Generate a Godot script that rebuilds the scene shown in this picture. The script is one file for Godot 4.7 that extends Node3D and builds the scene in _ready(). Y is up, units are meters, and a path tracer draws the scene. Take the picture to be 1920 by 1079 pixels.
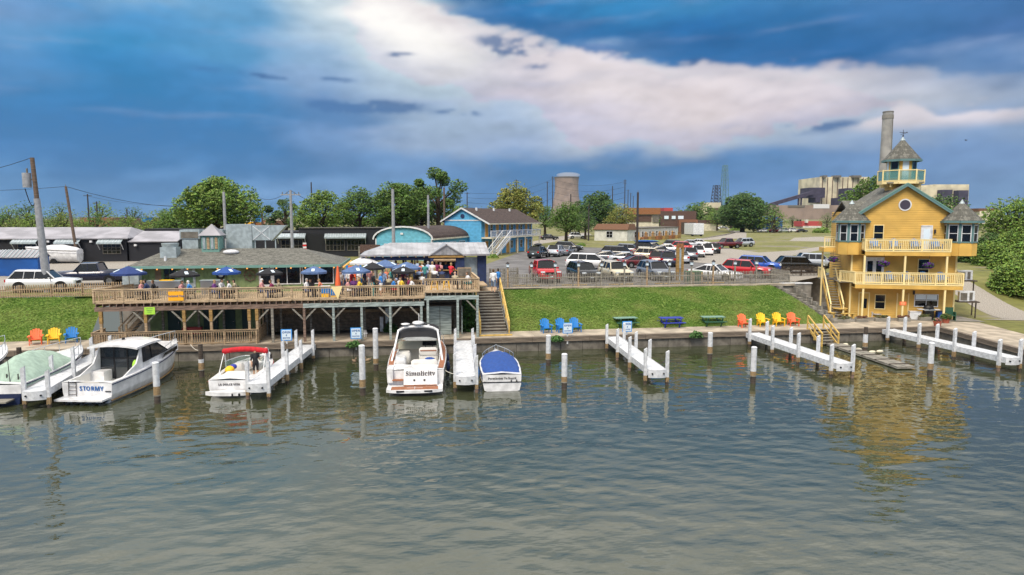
extends Node3D
# A harbour restaurant with docks, seen from a drone over the water. x runs along the sea wall, -z inland, y = 0 is the water.
const FOC := 1280.0
const HCAM := 9.5
const YAW := 0.150
const PITCH := 0.10237
const ZB := -47.3      # face of the sea wall
const PROM := 1.0      # promenade
const G := 3.7         # car park and everything inland
const DECK := 3.9
var camb: Basis
var rng := RandomNumberGenerator.new()
var M := {}
var T := {}
var unit_box: BoxMesh
var cylm := {}
var counts := {}

# ---------- photo pixel -> point on a plane
func ray(px: float, py: float) -> Vector3:
	return camb * Vector3((px - 960.0) / FOC, -(py - 539.5) / FOC, -1.0)
func P(px: float, py: float, h: float) -> Vector3:
	var d := ray(px, py)
	return Vector3(0, HCAM, 0) + d * ((h - HCAM) / d.y)
func PZ(px: float, py: float, z: float) -> Vector3:
	var d := ray(px, py)
	return Vector3(0, HCAM, 0) + d * (z / d.z)
func PR(px: float, py: float, dist: float) -> Vector3:   # at a distance along the view axis
	return Vector3(0, HCAM, 0) + ray(px, py) * dist
func hgt(py: float, at: Vector3) -> float:                # height of pixel row py above the spot at
	var f := camb * Vector3(0, 0, -1)
	var flat := Vector3(f.x, 0, f.z).normalized()
	var dd := flat.dot(Vector3(at.x, 0, at.z))
	return HCAM - dd * tan(PITCH + atan((py - 539.5) / FOC))

# ---------- textures and materials
func noise_img(n: int, freq: float, oct: int, lo: float, hi: float, sd: int, stretch := 1.0) -> Image:
	var f := FastNoiseLite.new()
	f.seed = sd; f.frequency = freq; f.fractal_octaves = oct; f.noise_type = FastNoiseLite.TYPE_SIMPLEX_SMOOTH
	var src := f.get_seamless_image(n, n)
	if stretch > 1.0:
		src.resize(n, int(n / stretch), Image.INTERPOLATE_BILINEAR)
		src.resize(n, n, Image.INTERPOLATE_BILINEAR)
		src = f.get_seamless_image(int(n / stretch), n)
		src.resize(n, n, Image.INTERPOLATE_BILINEAR)
	var im := Image.create(n, n, false, Image.FORMAT_RGB8)
	for y in n:
		for x in n:
			var v := lerpf(lo, hi, smoothstep(0.12, 0.88, src.get_pixel(x, y).r))
			im.set_pixel(x, y, Color(v, v, v))
	return im
func make_textures() -> void:
	T.fine = ImageTexture.create_from_image(noise_img(256, 0.09, 4, 0.72, 1.0, 3))
	T.blot = ImageTexture.create_from_image(noise_img(256, 0.02, 5, 0.8, 1.0, 7))
	T.grain = ImageTexture.create_from_image(noise_img(256, 0.05, 4, 0.74, 1.0, 11, 8.0))
	T.soft = ImageTexture.create_from_image(noise_img(128, 0.03, 3, 0.86, 1.0, 13))
	T.bump = ImageTexture.create_from_image(noise_img(256, 0.12, 3, 0.0, 1.0, 17))
	# shingle courses: tabs of uneven tone, a dark gap under each course
	var im := Image.create(256, 256, false, Image.FORMAT_RGB8)
	var r := RandomNumberGenerator.new(); r.seed = 5
	for row in 16:
		var off := r.randi_range(0, 31)
		var x := 0
		while x < 256:
			var w := r.randi_range(10, 26)
			var v := r.randf_range(0.72, 1.0)
			for yy in 16:
				for xx in mini(w, 256 - x):
					var k := v * (0.55 if yy >= 14 or xx == 0 else 1.0) * r.randf_range(0.9, 1.0)
					im.set_pixel((x + xx + off) % 256, row * 16 + yy, Color(k, k * 0.99, k * 0.97))
			x += w
	T.shingle = ImageTexture.create_from_image(im)
	# standing seam metal: slow tone changes only, seams are geometry
	var g := Image.create(512, 512, false, Image.FORMAT_RGB8)
	var f1 := FastNoiseLite.new(); f1.seed = 21; f1.frequency = 0.012; f1.fractal_octaves = 4
	var f2 := FastNoiseLite.new(); f2.seed = 23; f2.frequency = 0.09; f2.fractal_octaves = 3
	for y in 512:
		for x in 512:
			var a := f1.get_noise_2d(x, y) * 0.5 + 0.5
			var b := f2.get_noise_2d(x, y) * 0.5 + 0.5
			var c := Color(0.47, 0.62, 0.22).lerp(Color(0.62, 0.67, 0.35), clampf(a * 1.7 - 0.45, 0, 1)) * lerpf(0.72, 1.12, b)
			g.set_pixel(x, y, c)
	T.lawn = ImageTexture.create_from_image(g)
	var g2 := Image.create(512, 512, false, Image.FORMAT_RGB8)
	for y in 512:
		for x in 512:
			var a := f1.get_noise_2d(x * 0.9 + 900, y * 0.9) * 0.5 + 0.5
			var b := f2.get_noise_2d(x + 300, y) * 0.5 + 0.5
			var c := Color(0.52, 0.53, 0.24).lerp(Color(0.66, 0.63, 0.40), clampf(a * 2.0 - 0.5, 0, 1))
			c = c.lerp(Color(0.62, 0.59, 0.55), smoothstep(0.62, 0.75, a)) * lerpf(0.75, 1.05, b)
			g2.set_pixel(x, y, c)
	T.field = ImageTexture.create_from_image(g2)

func mat(key: String, c: Color, rough := 0.8, tex := "", sc := 1.0, metal := 0.0) -> StandardMaterial3D:
	var m := StandardMaterial3D.new()
	m.albedo_color = c
	m.roughness = rough; m.metallic = metal
	if tex != "":
		m.albedo_texture = T[tex]
		m.uv1_triplanar = true; m.uv1_world_triplanar = true
		m.uv1_scale = Vector3(sc, sc, sc)
	M[key] = m
	return m
func bump(m: StandardMaterial3D, depth: float, tex := "bump") -> StandardMaterial3D:
	m.heightmap_enabled = true; m.heightmap_texture = T[tex]; m.heightmap_scale = depth
	return m
func glassy(key: String, c: Color, alpha: float) -> StandardMaterial3D:
	var m := mat(key, Color(c.r, c.g, c.b, alpha), 0.03)
	m.transparency = BaseMaterial3D.TRANSPARENCY_ALPHA
	return m
func make_materials() -> void:
	mat("wood", Color(0.80, 0.70, 0.57), 0.85, "grain", 0.6)          # weathered deck timber
	mat("woodgrey", Color(0.60, 0.58, 0.54), 0.9, "grain", 0.5)
	mat("woodtan", Color(0.72, 0.62, 0.50), 0.85, "grain", 0.7)
	mat("woodnew", Color(0.68, 0.54, 0.32), 0.8, "grain", 0.7)
	mat("woodred", Color(0.54, 0.45, 0.40), 0.85, "grain", 0.5)
	mat("woodpale", Color(0.66, 0.71, 0.70), 0.85, "grain", 0.5)
	mat("wooddark", Color(0.33, 0.29, 0.26), 0.9, "grain", 0.6)
	mat("yellowwood", Color(0.86, 0.72, 0.40), 0.7, "soft", 0.7)
	mat("concrete", Color(0.73, 0.68, 0.61), 0.9, "blot", 0.11)
	mat("concretegrey", Color(0.56, 0.54, 0.51), 0.9, "blot", 0.2)
	mat("panel", Color(0.47, 0.45, 0.42), 0.9, "blot", 0.35)
	mat("cap", Color(0.52, 0.47, 0.42), 0.9, "grain", 0.4)
	mat("asphalt", Color(0.46, 0.45, 0.45), 0.9, "blot", 0.05)
	mat("gravel", Color(0.69, 0.66, 0.62), 0.95, "fine", 0.35)
	mat("white", Color(0.90, 0.91, 0.93), 0.45, "soft", 0.5)
	mat("whitepost", Color(0.84, 0.85, 0.87), 0.6, "soft", 0.9)
	mat("stain", Color(0.62, 0.52, 0.38), 0.85, "blot", 1.2)
	mat("gel", Color(0.93, 0.93, 0.94), 0.18, "soft", 0.4)
	mat("vinyl", Color(0.86, 0.85, 0.83), 0.5)
	mat("navyhull", Color(0.13, 0.17, 0.30), 0.2)
	mat("black", Color(0.05, 0.05, 0.06), 0.5)
	mat("rubber", Color(0.06, 0.06, 0.065), 0.85)
	mat("canvasblack", Color(0.12, 0.12, 0.14), 0.85, "soft", 1.0)
	mat("canvasblue", Color(0.13, 0.30, 0.60), 0.8, "soft", 1.0)
	mat("canvasfaded", Color(0.34, 0.44, 0.62), 0.85, "soft", 1.0)
	mat("canvasnavy", Color(0.14, 0.24, 0.48), 0.8, "soft", 1.0)
	mat("canvasred", Color(0.78, 0.10, 0.16), 0.8, "soft", 1.0)
	mat("canvassage", Color(0.66, 0.75, 0.69), 0.85, "soft", 0.8)
	mat("canvaswhite", Color(0.88, 0.88, 0.90), 0.8, "soft", 1.0)
	mat("teak", Color(0.66, 0.42, 0.28), 0.7, "grain", 1.5)
	mat("steel", Color(0.80, 0.82, 0.84), 0.28, "", 1.0, 0.9)
	mat("galv", Color(0.70, 0.75, 0.77), 0.45, "soft", 0.5, 0.3)
	mat("metalroof", Color(0.72, 0.72, 0.74), 0.42, "blot", 0.12, 0.25)
	mat("oldmetalroof", Color(0.66, 0.65, 0.68), 0.6, "blot", 0.06)
	mat("blackbrick", Color(0.13, 0.135, 0.17), 0.75, "fine", 0.6)
	mat("yellow", Color(0.88, 0.71, 0.36), 0.7, "soft", 0.15)
	mat("yellowtrim", Color(0.93, 0.85, 0.62), 0.65)
	mat("tealtrim", Color(0.36, 0.49, 0.50), 0.6)
	mat("tealgreen", Color(0.42, 0.58, 0.55), 0.6)
	mat("sage", Color(0.52, 0.60, 0.42), 0.8, "soft", 0.5)
	mat("sagedark", Color(0.34, 0.46, 0.33), 0.8, "soft", 0.5)
	mat("taupe", Color(0.55, 0.46, 0.38), 0.8, "soft", 0.5)
	mat("doorgreen", Color(0.09, 0.22, 0.22), 0.6)
	mat("skyblue", Color(0.42, 0.72, 0.82), 0.7, "soft", 0.4)
	mat("skyblue2", Color(0.36, 0.69, 0.88), 0.7, "soft", 0.4)
	mat("navypaint", Color(0.12, 0.19, 0.36), 0.65, "soft", 0.5)
	mat("cream", Color(0.88, 0.85, 0.76), 0.8, "soft", 0.2)
	mat("creamwhite", Color(0.85, 0.85, 0.82), 0.8, "soft", 0.2)
	mat("ochredoor", Color(0.85, 0.62, 0.26), 0.6)
	mat("brownroof", Color(0.50, 0.36, 0.27), 0.9, "fine", 0.3)
	mat("orangeroof", Color(0.66, 0.45, 0.30), 0.9, "fine", 0.2)
	mat("brick", Color(0.42, 0.33, 0.30), 0.9, "fine", 0.3)
	mat("brickrust", Color(0.60, 0.42, 0.33), 0.9, "fine", 0.3)
	mat("plantcream", Color(0.89, 0.85, 0.74), 0.8, "blot", 0.01)
	mat("plantpurple", Color(0.27, 0.25, 0.33), 0.8, "blot", 0.02)
	mat("towerconc", Color(0.60, 0.53, 0.49), 0.9, "blot", 0.008)
	mat("chimney", Color(0.64, 0.63, 0.62), 0.9, "blot", 0.012)
	mat("bluebarn", Color(0.05, 0.33, 0.64), 0.7, "soft", 0.1)
	mat("redroof", Color(0.68, 0.28, 0.28), 0.8)
	mat("bark", Color(0.30, 0.25, 0.20), 0.95, "grain", 0.8)
	mat("polewood", Color(0.45, 0.38, 0.33), 0.9, "grain", 0.5)
	mat("polegrey", Color(0.62, 0.63, 0.66), 0.85, "soft", 0.6)
	mat("poledark", Color(0.23, 0.21, 0.21), 0.9)
	mat("wire", Color(0.12, 0.13, 0.16), 0.8)
	mat("rope", Color(0.80, 0.78, 0.74), 0.9)
	mat("windowdark", Color(0.07, 0.08, 0.10), 0.06)
	mat("carglass", Color(0.05, 0.06, 0.075), 0.04)
	mat("signblue", Color(0.25, 0.58, 0.88), 0.6)
	mat("signpale", Color(0.84, 0.90, 0.95), 0.6)
	mat("orange", Color(0.93, 0.42, 0.24), 0.6)
	mat("chairyellow", Color(0.95, 0.74, 0.10), 0.6)
	mat("chairblue", Color(0.05, 0.46, 0.76), 0.6)
	mat("tablegreen", Color(0.16, 0.34, 0.26), 0.6)
	mat("tabletop", Color(0.45, 0.58, 0.53), 0.6)
	mat("tableblue", Color(0.16, 0.22, 0.62), 0.6)
	mat("red", Color(0.78, 0.10, 0.10), 0.5)
	mat("taillight", Color(0.70, 0.04, 0.06), 0.2)
	mat("headlight", Color(0.85, 0.88, 0.90), 0.1)
	mat("chrome", Color(0.75, 0.76, 0.78), 0.2, "", 1.0, 0.9)
	mat("terracotta", Color(0.66, 0.36, 0.28), 0.8)
	mat("soil", Color(0.28, 0.22, 0.18), 0.95)
	mat("lime", Color(0.66, 0.86, 0.28), 0.6)
	mat("signyellow", Color(0.96, 0.68, 0.10), 0.6)
	mat("ink", Color(0.12, 0.36, 0.62), 0.6)
	mat("inkdark", Color(0.16, 0.10, 0.14), 0.6)
	mat("stonewall", Color(0.56, 0.50, 0.43), 0.95, "blot", 0.6)
	var b: StandardMaterial3D
	b = mat("bulb", Color(1.0, 0.8, 0.5), 0.5); b.emission_enabled = true; b.emission = Color(1.0, 0.62, 0.25); b.emission_energy_multiplier = 0.5
	b = mat("lawn", Color(0.80, 0.80, 0.80), 0.95); b.albedo_texture = T.lawn; b.uv1_triplanar = true; b.uv1_world_triplanar = true; b.uv1_scale = Vector3.ONE * 0.11
	bump(b, 4.0)
	b = mat("field", Color(0.85, 0.85, 0.85), 0.95); b.albedo_texture = T.field; b.uv1_triplanar = true; b.uv1_world_triplanar = true; b.uv1_scale = Vector3.ONE * 0.016
	for nm in ["shingle", "shinglebrown"]:
		b = mat(nm, Color(0.52, 0.52, 0.50) if nm == "shingle" else Color(0.36, 0.30, 0.29), 0.95)
		b.albedo_texture = T.shingle; b.uv1_scale = Vector3(0.35, 0.35, 1)
	b = mat("leaf", Color.WHITE, 0.7); b.vertex_color_use_as_albedo = true; b.backlight_enabled = true; b.backlight = Color(0.22, 0.28, 0.07); b.cull_mode = BaseMaterial3D.CULL_DISABLED
	b = mat("vcol", Color.WHITE, 0.85); b.vertex_color_use_as_albedo = true
	glassy("pane", Color(0.75, 0.85, 0.85), 0.22)
	glassy("paneteal", Color(0.45, 0.65, 0.62), 0.45)
	glassy("smoke", Color(0.16, 0.19, 0.22), 0.75)

# ---------- geometry helpers (world coordinates into a SurfaceTool)
func S() -> SurfaceTool:
	var st := SurfaceTool.new(); st.begin(Mesh.PRIMITIVE_TRIANGLES); st.set_smooth_group(-1); return st
func tri(st: SurfaceTool, a: Vector3, b: Vector3, c: Vector3) -> void:
	for v in [a, b, c]:
		st.set_uv(Vector2(v.x, v.z)); st.add_vertex(v)
func quad(st: SurfaceTool, a: Vector3, b: Vector3, c: Vector3, d: Vector3) -> void:   # a b c d clockwise seen from the front
	var u := a.distance_to(b); var v := b.distance_to(c)
	var q := [[a, Vector2(0, 0)], [b, Vector2(u, 0)], [c, Vector2(u, v)], [a, Vector2(0, 0)], [c, Vector2(u, v)], [d, Vector2(0, v)]]
	for k in q:
		st.set_uv(k[1]); st.add_vertex(k[0])
func fb(st: SurfaceTool, c: Vector3, s: Vector3, b := Basis()) -> void:
	var x := b.x * s.x * 0.5; var y := b.y * s.y * 0.5; var z := b.z * s.z * 0.5
	quad(st, c - x + y + z, c + x + y + z, c + x - y + z, c - x - y + z)
	quad(st, c + x + y - z, c - x + y - z, c - x - y - z, c + x - y - z)
	quad(st, c + x + y + z, c + x + y - z, c + x - y - z, c + x - y + z)
	quad(st, c - x + y - z, c - x + y + z, c - x - y + z, c - x - y - z)
	quad(st, c - x + y - z, c + x + y - z, c + x + y + z, c - x + y + z)
	quad(st, c - x - y + z, c + x - y + z, c + x - y - z, c - x - y - z)
func aim(a: Vector3, b: Vector3) -> Basis:      # y axis along a -> b
	var y := (b - a).normalized()
	var up := Vector3.UP if absf(y.y) < 0.95 else Vector3(1, 0, 0)
	var x := up.cross(y).normalized()
	return Basis(x, y, x.cross(y).normalized())
func beam(st: SurfaceTool, a: Vector3, b: Vector3, w: float, h: float) -> void:  # w across (horizontal), h the other way
	fb(st, (a + b) * 0.5, Vector3(w, a.distance_to(b), h), aim(a, b))
func tube(st: SurfaceTool, a: Vector3, b: Vector3, r0: float, r1: float, n := 8, caps := true) -> void:
	var m := aim(a, b)
	st.set_smooth_group(1)
	for i in n:
		var t0 := TAU * i / n; var t1 := TAU * (i + 1) / n
		var d0 := m.x * cos(t0) + m.z * sin(t0); var d1 := m.x * cos(t1) + m.z * sin(t1)
		quad(st, b + d0 * r1, b + d1 * r1, a + d1 * r0, a + d0 * r0)
	st.set_smooth_group(-1)
	if caps:
		for i in n:
			var t0 := TAU * i / n; var t1 := TAU * (i + 1) / n
			var d0 := m.x * cos(t0) + m.z * sin(t0); var d1 := m.x * cos(t1) + m.z * sin(t1)
			tri(st, b, b + d1 * r1, b + d0 * r1); tri(st, a, a + d0 * r0, a + d1 * r0)
func path(st: SurfaceTool, pts: Array, r: float, n := 6) -> void:
	for i in pts.size() - 1: tube(st, pts[i], pts[i + 1], r, r, n)
func ball(st: SurfaceTool, c: Vector3, r: Vector3, nu := 10, nv := 6, b := Basis()) -> void:
	st.set_smooth_group(1)
	for j in nv:
		var p0 := PI * j / nv; var p1 := PI * (j + 1) / nv
		for i in nu:
			var t0 := TAU * i / nu; var t1 := TAU * (i + 1) / nu
			var q := []
			for pt in [[p0, t0], [p0, t1], [p1, t1], [p1, t0]]:
				q.append(c + b * (Vector3(sin(pt[0]) * cos(pt[1]), cos(pt[0]), -sin(pt[0]) * sin(pt[1])) * r))
			if j > 0: tri(st, q[0], q[2], q[1])
			if j < nv - 1: tri(st, q[0], q[3], q[2])
	st.set_smooth_group(-1)
func loft(st: SurfaceTool, rings: Array, closed := true, capped := true, smooth := true) -> void:   # rings of equal size
	st.set_smooth_group(1 if smooth else -1)
	var n: int = rings[0].size()
	for i in rings.size() - 1:
		for k in (n if closed else n - 1):
			var k2 := (k + 1) % n
			quad(st, rings[i][k], rings[i][k2], rings[i + 1][k2], rings[i + 1][k])
	st.set_smooth_group(-1)
	if capped:
		for e in [0, rings.size() - 1]:
			var c := Vector3.ZERO
			for v in rings[e]: c += v
			c /= n
			for k in n:
				if e == 0: tri(st, c, rings[e][(k + 1) % n], rings[e][k])
				else: tri(st, c, rings[e][k], rings[e][(k + 1) % n])
func prism(st: SurfaceTool, pts: Array, ext: Vector3) -> void:      # flat outline pushed along ext
	var c := Vector3.ZERO
	for v in pts: c += v
	c /= pts.size()
	var nrm: Vector3 = Vector3.ZERO
	for k in pts.size(): nrm += (pts[k] - c).cross(pts[(k + 1) % pts.size()] - c)
	var flip := nrm.dot(ext) > 0.0
	for k in pts.size():
		var a: Vector3 = pts[k]; var b: Vector3 = pts[(k + 1) % pts.size()]
		if flip:
			var q := a; a = b; b = q
		tri(st, c, b, a); tri(st, c + ext, a + ext, b + ext)
		quad(st, a, b, b + ext, a + ext)

# ---------- nodes
func numbered(nm: String) -> String:
	if not counts.has(nm):
		counts[nm] = 0
		return nm
	counts[nm] += 1
	return "%s_%03d" % [nm, counts[nm]]
func thing(nm: String, label: String, cat: String, at := Vector3.ZERO, turn := 0.0, group := "") -> Node3D:
	var o := Node3D.new(); o.name = numbered(nm)
	add_child(o); o.position = at; o.rotation.y = turn
	tag(o, label, cat, group); return o
func tag(o: Node, label: String, cat: String, group := "", kind := "") -> void:
	if label != "": o.set_meta("label", label)
	if cat != "": o.set_meta("category", cat)
	if group != "": o.set_meta("group", group)
	if kind != "": o.set_meta("kind", kind)
func put(o: Node3D, parent: Node, world_xf: Transform3D) -> void:
	parent.add_child(o, true)
	o.transform = (Transform3D() if parent == self else (parent as Node3D).global_transform.affine_inverse()) * world_xf
func obj(nm: String, st: SurfaceTool, m, parent: Node = self, local := false) -> MeshInstance3D:
	st.generate_normals()
	var o := MeshInstance3D.new(); o.mesh = st.commit(); o.name = numbered(nm) if parent == self else nm
	o.material_override = M[m] if m is String else m
	if local:
		parent.add_child(o, true)
	else:
		put(o, parent, Transform3D())
	return o
func struct(nm: String, st: SurfaceTool, m) -> MeshInstance3D:
	var o := obj(nm, st, m); o.set_meta("kind", "structure"); return o
func bx(nm: String, parent: Node, c: Vector3, s: Vector3, m, b := Basis()) -> MeshInstance3D:   # one box piece, world coordinates, shared mesh
	var o := MeshInstance3D.new(); o.mesh = unit_box; o.name = numbered(nm) if parent == self else nm
	o.material_override = M[m] if m is String else m
	put(o, parent, Transform3D(Basis(b.x * s.x, b.y * s.y, b.z * s.z), c)); return o
func stick(nm: String, parent: Node, a: Vector3, b: Vector3, w: float, h: float, m) -> MeshInstance3D:
	return bx(nm, parent, (a + b) * 0.5, Vector3(w, a.distance_to(b), h), m, aim(a, b))
func rod(nm: String, parent: Node, a: Vector3, b: Vector3, r: float, m, n := 8, r1 := -1.0) -> MeshInstance3D:
	var st := S(); tube(st, a, b, r, r if r1 < 0 else r1, n)
	return obj(nm, st, m, parent)
func copy(o: Node3D, at: Vector3, turn: float, label := "", group := "") -> Node3D:
	var c: Node3D = o.duplicate(); c.name = numbered(String(o.name).rstrip("0123456789").trim_suffix("_"))
	add_child(c); c.position = at; c.rotation.y = turn
	if label != "": c.set_meta("label", label)
	if group != "": c.set_meta("group", group)
	return c
func text(parent: Node, s: String, at: Vector3, height: float, m, b := Basis(), font := "Droid Sans", nm := "lettering", squeeze := 1.0) -> MeshInstance3D:
	var t := TextMesh.new(); t.text = s; t.font_size = 32; t.pixel_size = height / 32.0 * 1.35; t.depth = 0.01
	var f := SystemFont.new(); f.font_names = PackedStringArray([font]); f.font_weight = 700; t.font = f
	var o := MeshInstance3D.new(); o.mesh = t; o.name = nm; o.material_override = M[m] if m is String else m
	put(o, parent, Transform3D(Basis(b.x * squeeze, b.y, b.z), at)); return o
func srgb(r: int, g: int, b: int) -> Color: return Color(r / 255.0, g / 255.0, b / 255.0)
func yaw(a: float) -> Basis: return Basis(Vector3.UP, a)
func fbm(f: FastNoiseLite, x: float, y: float) -> float: return f.get_noise_2d(x, y)
func sky_image() -> Image:      # coarse everywhere, fine in the quarter the lens sees
	var im := Image.create(512, 256, false, Image.FORMAT_RGBF)
	paint_sky(im, 0, 512, 0, 256)
	im.resize(2048, 1024, Image.INTERPOLATE_CUBIC)
	paint_sky(im, -260, 360, 330, 545)
	return im
# broad colours of the cloud layers, one row for each 45 px of height above the horizon line, one column for each 160 px of bearing
const SKY := [
	[0x96aacd, 0xa5b4d7, 0xbec8e1, 0x8aaed6, 0xa0b2d2, 0x4687be, 0x3c82b9, 0x6e96c8, 0x789bcd, 0x82a0cd, 0x7896c3, 0x96a5c8, 0x8ca0c8],
	[0xa0afd2, 0x8ca5cd, 0x96b4d7, 0x6ea0cf, 0xc8cfde, 0xebebe8, 0x3278b4, 0x377db4, 0x4182b9, 0x467db4, 0x5f87b9, 0x5078af, 0x5f82b4],
	[0xa5afd0, 0x789bcd, 0x5591c8, 0x6499c9, 0xb9c3d8, 0xf5f3f0, 0x8ca0be, 0x3273aa, 0x2d69a5, 0x3269a0, 0x4673aa, 0x466ea5, 0x4b6ea5],
	[0x87a0cd, 0x6996c8, 0x4289bf, 0x5c93c4, 0x94aacc, 0xd7d7de, 0xc8c6d2, 0xdcd7dc, 0x3c6ea5, 0x32649e, 0x3c69a0, 0x4b6ea5, 0x5573a5],
	[0x5587be, 0x5a8cc3, 0x3c7db4, 0x4b82b9, 0x8ca0c6, 0xb4bcd0, 0xcdc8d4, 0xded6d9, 0xe1d6d8, 0xbebecd, 0x96a0be, 0x6982af, 0x647daa],
	[0x467db4, 0x467db4, 0x3c78af, 0x467db4, 0x5f82b4, 0xa5afca, 0xaab2cd, 0xcdc8d4, 0xded4d6, 0xd4cbd2, 0xb4b4c6, 0x9ba2be, 0x8291b4],
	[0x487ab0, 0x4476ac, 0x4274aa, 0x4476ac, 0x738ebc, 0xa0aac8, 0xa0aacb, 0xc3c0cf, 0xc3c0ce, 0xa5acc6, 0x96a2c3, 0x8c9bbe, 0x8794b6],
	[0x5580b4, 0x4e7aaf, 0x4b78ac, 0x4e7aae, 0x6284b4, 0x738fbc, 0x557daf, 0x5078aa, 0x557aac, 0x5f80af, 0x738cb9, 0x788eb9, 0x7d91b6],
	[0x648ab9, 0x6288b7, 0x5f84b4, 0x6489b9, 0x7391be, 0x6c8dba, 0x587daf, 0x587daf, 0x5a7daf, 0x6483b4, 0x6e8ab6, 0x778fb7, 0x8092b8],
	[0x7394be, 0x7393be, 0x7392be, 0x7894be, 0x7692be, 0x7290bd, 0x6e8ebc, 0x6e8ebc, 0x708dba, 0x738eb9, 0x7a92ba, 0x8095bb, 0x8798bc]]
func sky_at(px: float, py: float) -> Color:
	var u := pingpong(px / 160.0, 12.0); var v := clampf(py / 45.0, 0.0, 9.0)
	var i := mini(int(u), 11); var j := mini(int(v), 8); var fu := u - i; var fv := v - j
	fu = fu * fu * (3 - 2 * fu); fv = fv * fv * (3 - 2 * fv)
	return sky_lin[j][i].lerp(sky_lin[j][i + 1], fu).lerp(sky_lin[j + 1][i].lerp(sky_lin[j + 1][i + 1], fu), fv)
var sky_lin := []
func paint_sky(im: Image, x0: int, x1: int, y0: int, y1: int) -> void:
	var w := im.get_width(); var h := im.get_height()
	if sky_lin.is_empty():
		for r in SKY:
			var q := []
			for c in r: q.append(srgb((c >> 16) & 255, (c >> 8) & 255, c & 255).srgb_to_linear())
			sky_lin.append(q)
	var n1 := FastNoiseLite.new(); n1.seed = 4; n1.frequency = 0.006; n1.fractal_octaves = 5
	var n2 := FastNoiseLite.new(); n2.seed = 9; n2.frequency = 0.013; n2.fractal_octaves = 5
	var edge := [[560, -90], [640, -40], [720, 8], [850, 50], [960, 84], [1060, 102], [1250, 138], [1500, 162], [1700, 190], [1960, 236]]
	var shelf := srgb(48, 108, 166).srgb_to_linear(); var bank := srgb(226, 217, 220).srgb_to_linear(); var white := srgb(255, 252, 248).srgb_to_linear(); var scrap := srgb(62, 102, 152).srgb_to_linear(); var lilac := srgb(168, 180, 210).srgb_to_linear(); var high := Color(1.45, 1.43, 1.40)
	for y in range(y0, y1):
		var el := (0.5 - (y + 0.5) / h) * PI
		for xi in range(x0, x1):
			var x := posmod(xi, w)
			if el < -0.06:
				im.set_pixel(x, y, Color(0.20, 0.22, 0.20)); continue
			var az := (x + 0.5) / w * TAU - YAW          # from the middle of the view, to the right
			if az > PI: az -= TAU
			var px := 960.0 + az * FOC * cos(maxf(el, 0.0)); var py := 408.0 - el * FOC
			var a := n1.get_noise_2d(px * 0.55, py * 1.5); var b := n2.get_noise_2d(px * 0.5 + 300, py * 1.7 + px * 0.08)
			var c := sky_at(px + a * 70.0 + b * 22.0, py + a * 26.0 + b * 14.0)
			var fine := n2.get_noise_2d(px * 1.6, py * 3.4 + px * 0.2)
			c *= 1.0 + 0.12 * a + 0.15 * b + 0.09 * fine
			if c.b > c.r * 1.25: c = Color(c.r * 0.94, c.g * 1.09, c.b * 1.05)
			c = c.lerp(lilac, smoothstep(0.18, 0.5, n2.get_noise_2d(px * 0.14 + 900, py * 1.5 + px * 0.10)) * 0.2 * smoothstep(330.0, 200.0, py))
			var e := -1000.0
			for i in edge.size() - 1:
				if px >= edge[i][0] and px <= edge[i + 1][0]: e = lerpf(edge[i][1], edge[i + 1][1], (px - edge[i][0]) / float(edge[i + 1][0] - edge[i][0]))
			if e > -999.0:      # sharp rim between the slate shelf and the pale bank
				var d := py - e - b * 18.0 - a * 10.0 - fine * 9.0; var far := 1.0 - smoothstep(1380.0, 1800.0, px)
				var on := smoothstep(580.0, 720.0, px)
				c = c.lerp(shelf * (1.0 + 0.25 * b), smoothstep(4.0, -8.0, d) * smoothstep(-75.0, -12.0, d) * on * 0.85 * lerpf(0.5, 1.0, far) * smoothstep(780.0, 900.0, px))
				c = c.lerp(bank * (1.0 + 0.15 * b), smoothstep(-6.0, 12.0, d) * (1.0 - smoothstep(20.0, 90.0, d)) * on * 0.8 * far)
				var core := exp(-pow((px - 770.0) / 120.0, 2.0) - pow((py - 76.0 - (px - 770.0) * 0.26) / 42.0, 2.0)); c = c.lerp(white, clampf(core * (0.8 + b), 0, 1) * smoothstep(-6.0, 14.0, d))
			for q in [[955, 108, 55, 16], [1000, 128, 22, 12], [925, 122, 26, 7], [1285, 143, 22, 6], [700, 212, 80, 15], [865, 217, 40, 4], [1450, 258, 80, 8], [560, 163, 100, 3], [760, 122, 18, 3]]:
				var g := exp(-pow((px - q[0]) / q[2], 2.0) - pow((py - q[1] - a * 14.0) / q[3], 2.0)); c = c.lerp(scrap, clampf(g * (0.8 + b * 5.0 + fine * 2.5), 0, 1) * 0.8)
			var cu := smoothstep(0, 8, py - (247.0 - 20.0 * exp(-pow((px - 1612.0) / 32.0, 2.0)) - 13.0 * exp(-pow((px - 1700.0) / 40.0, 2.0)) + b * 22.0)) * (1.0 - smoothstep(254, 276, py)) * smoothstep(1510, 1575, px) * (1.0 - smoothstep(1730, 1840, px))
			c = c.lerp(bank * (1.0 + 0.3 * b), cu * 0.8)
			c = c.lerp(high * (1.0 + 0.25 * a + 0.2 * b), smoothstep(0.30, 0.56, el) * 0.9)
			im.set_pixel(x, y, c)

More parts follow.
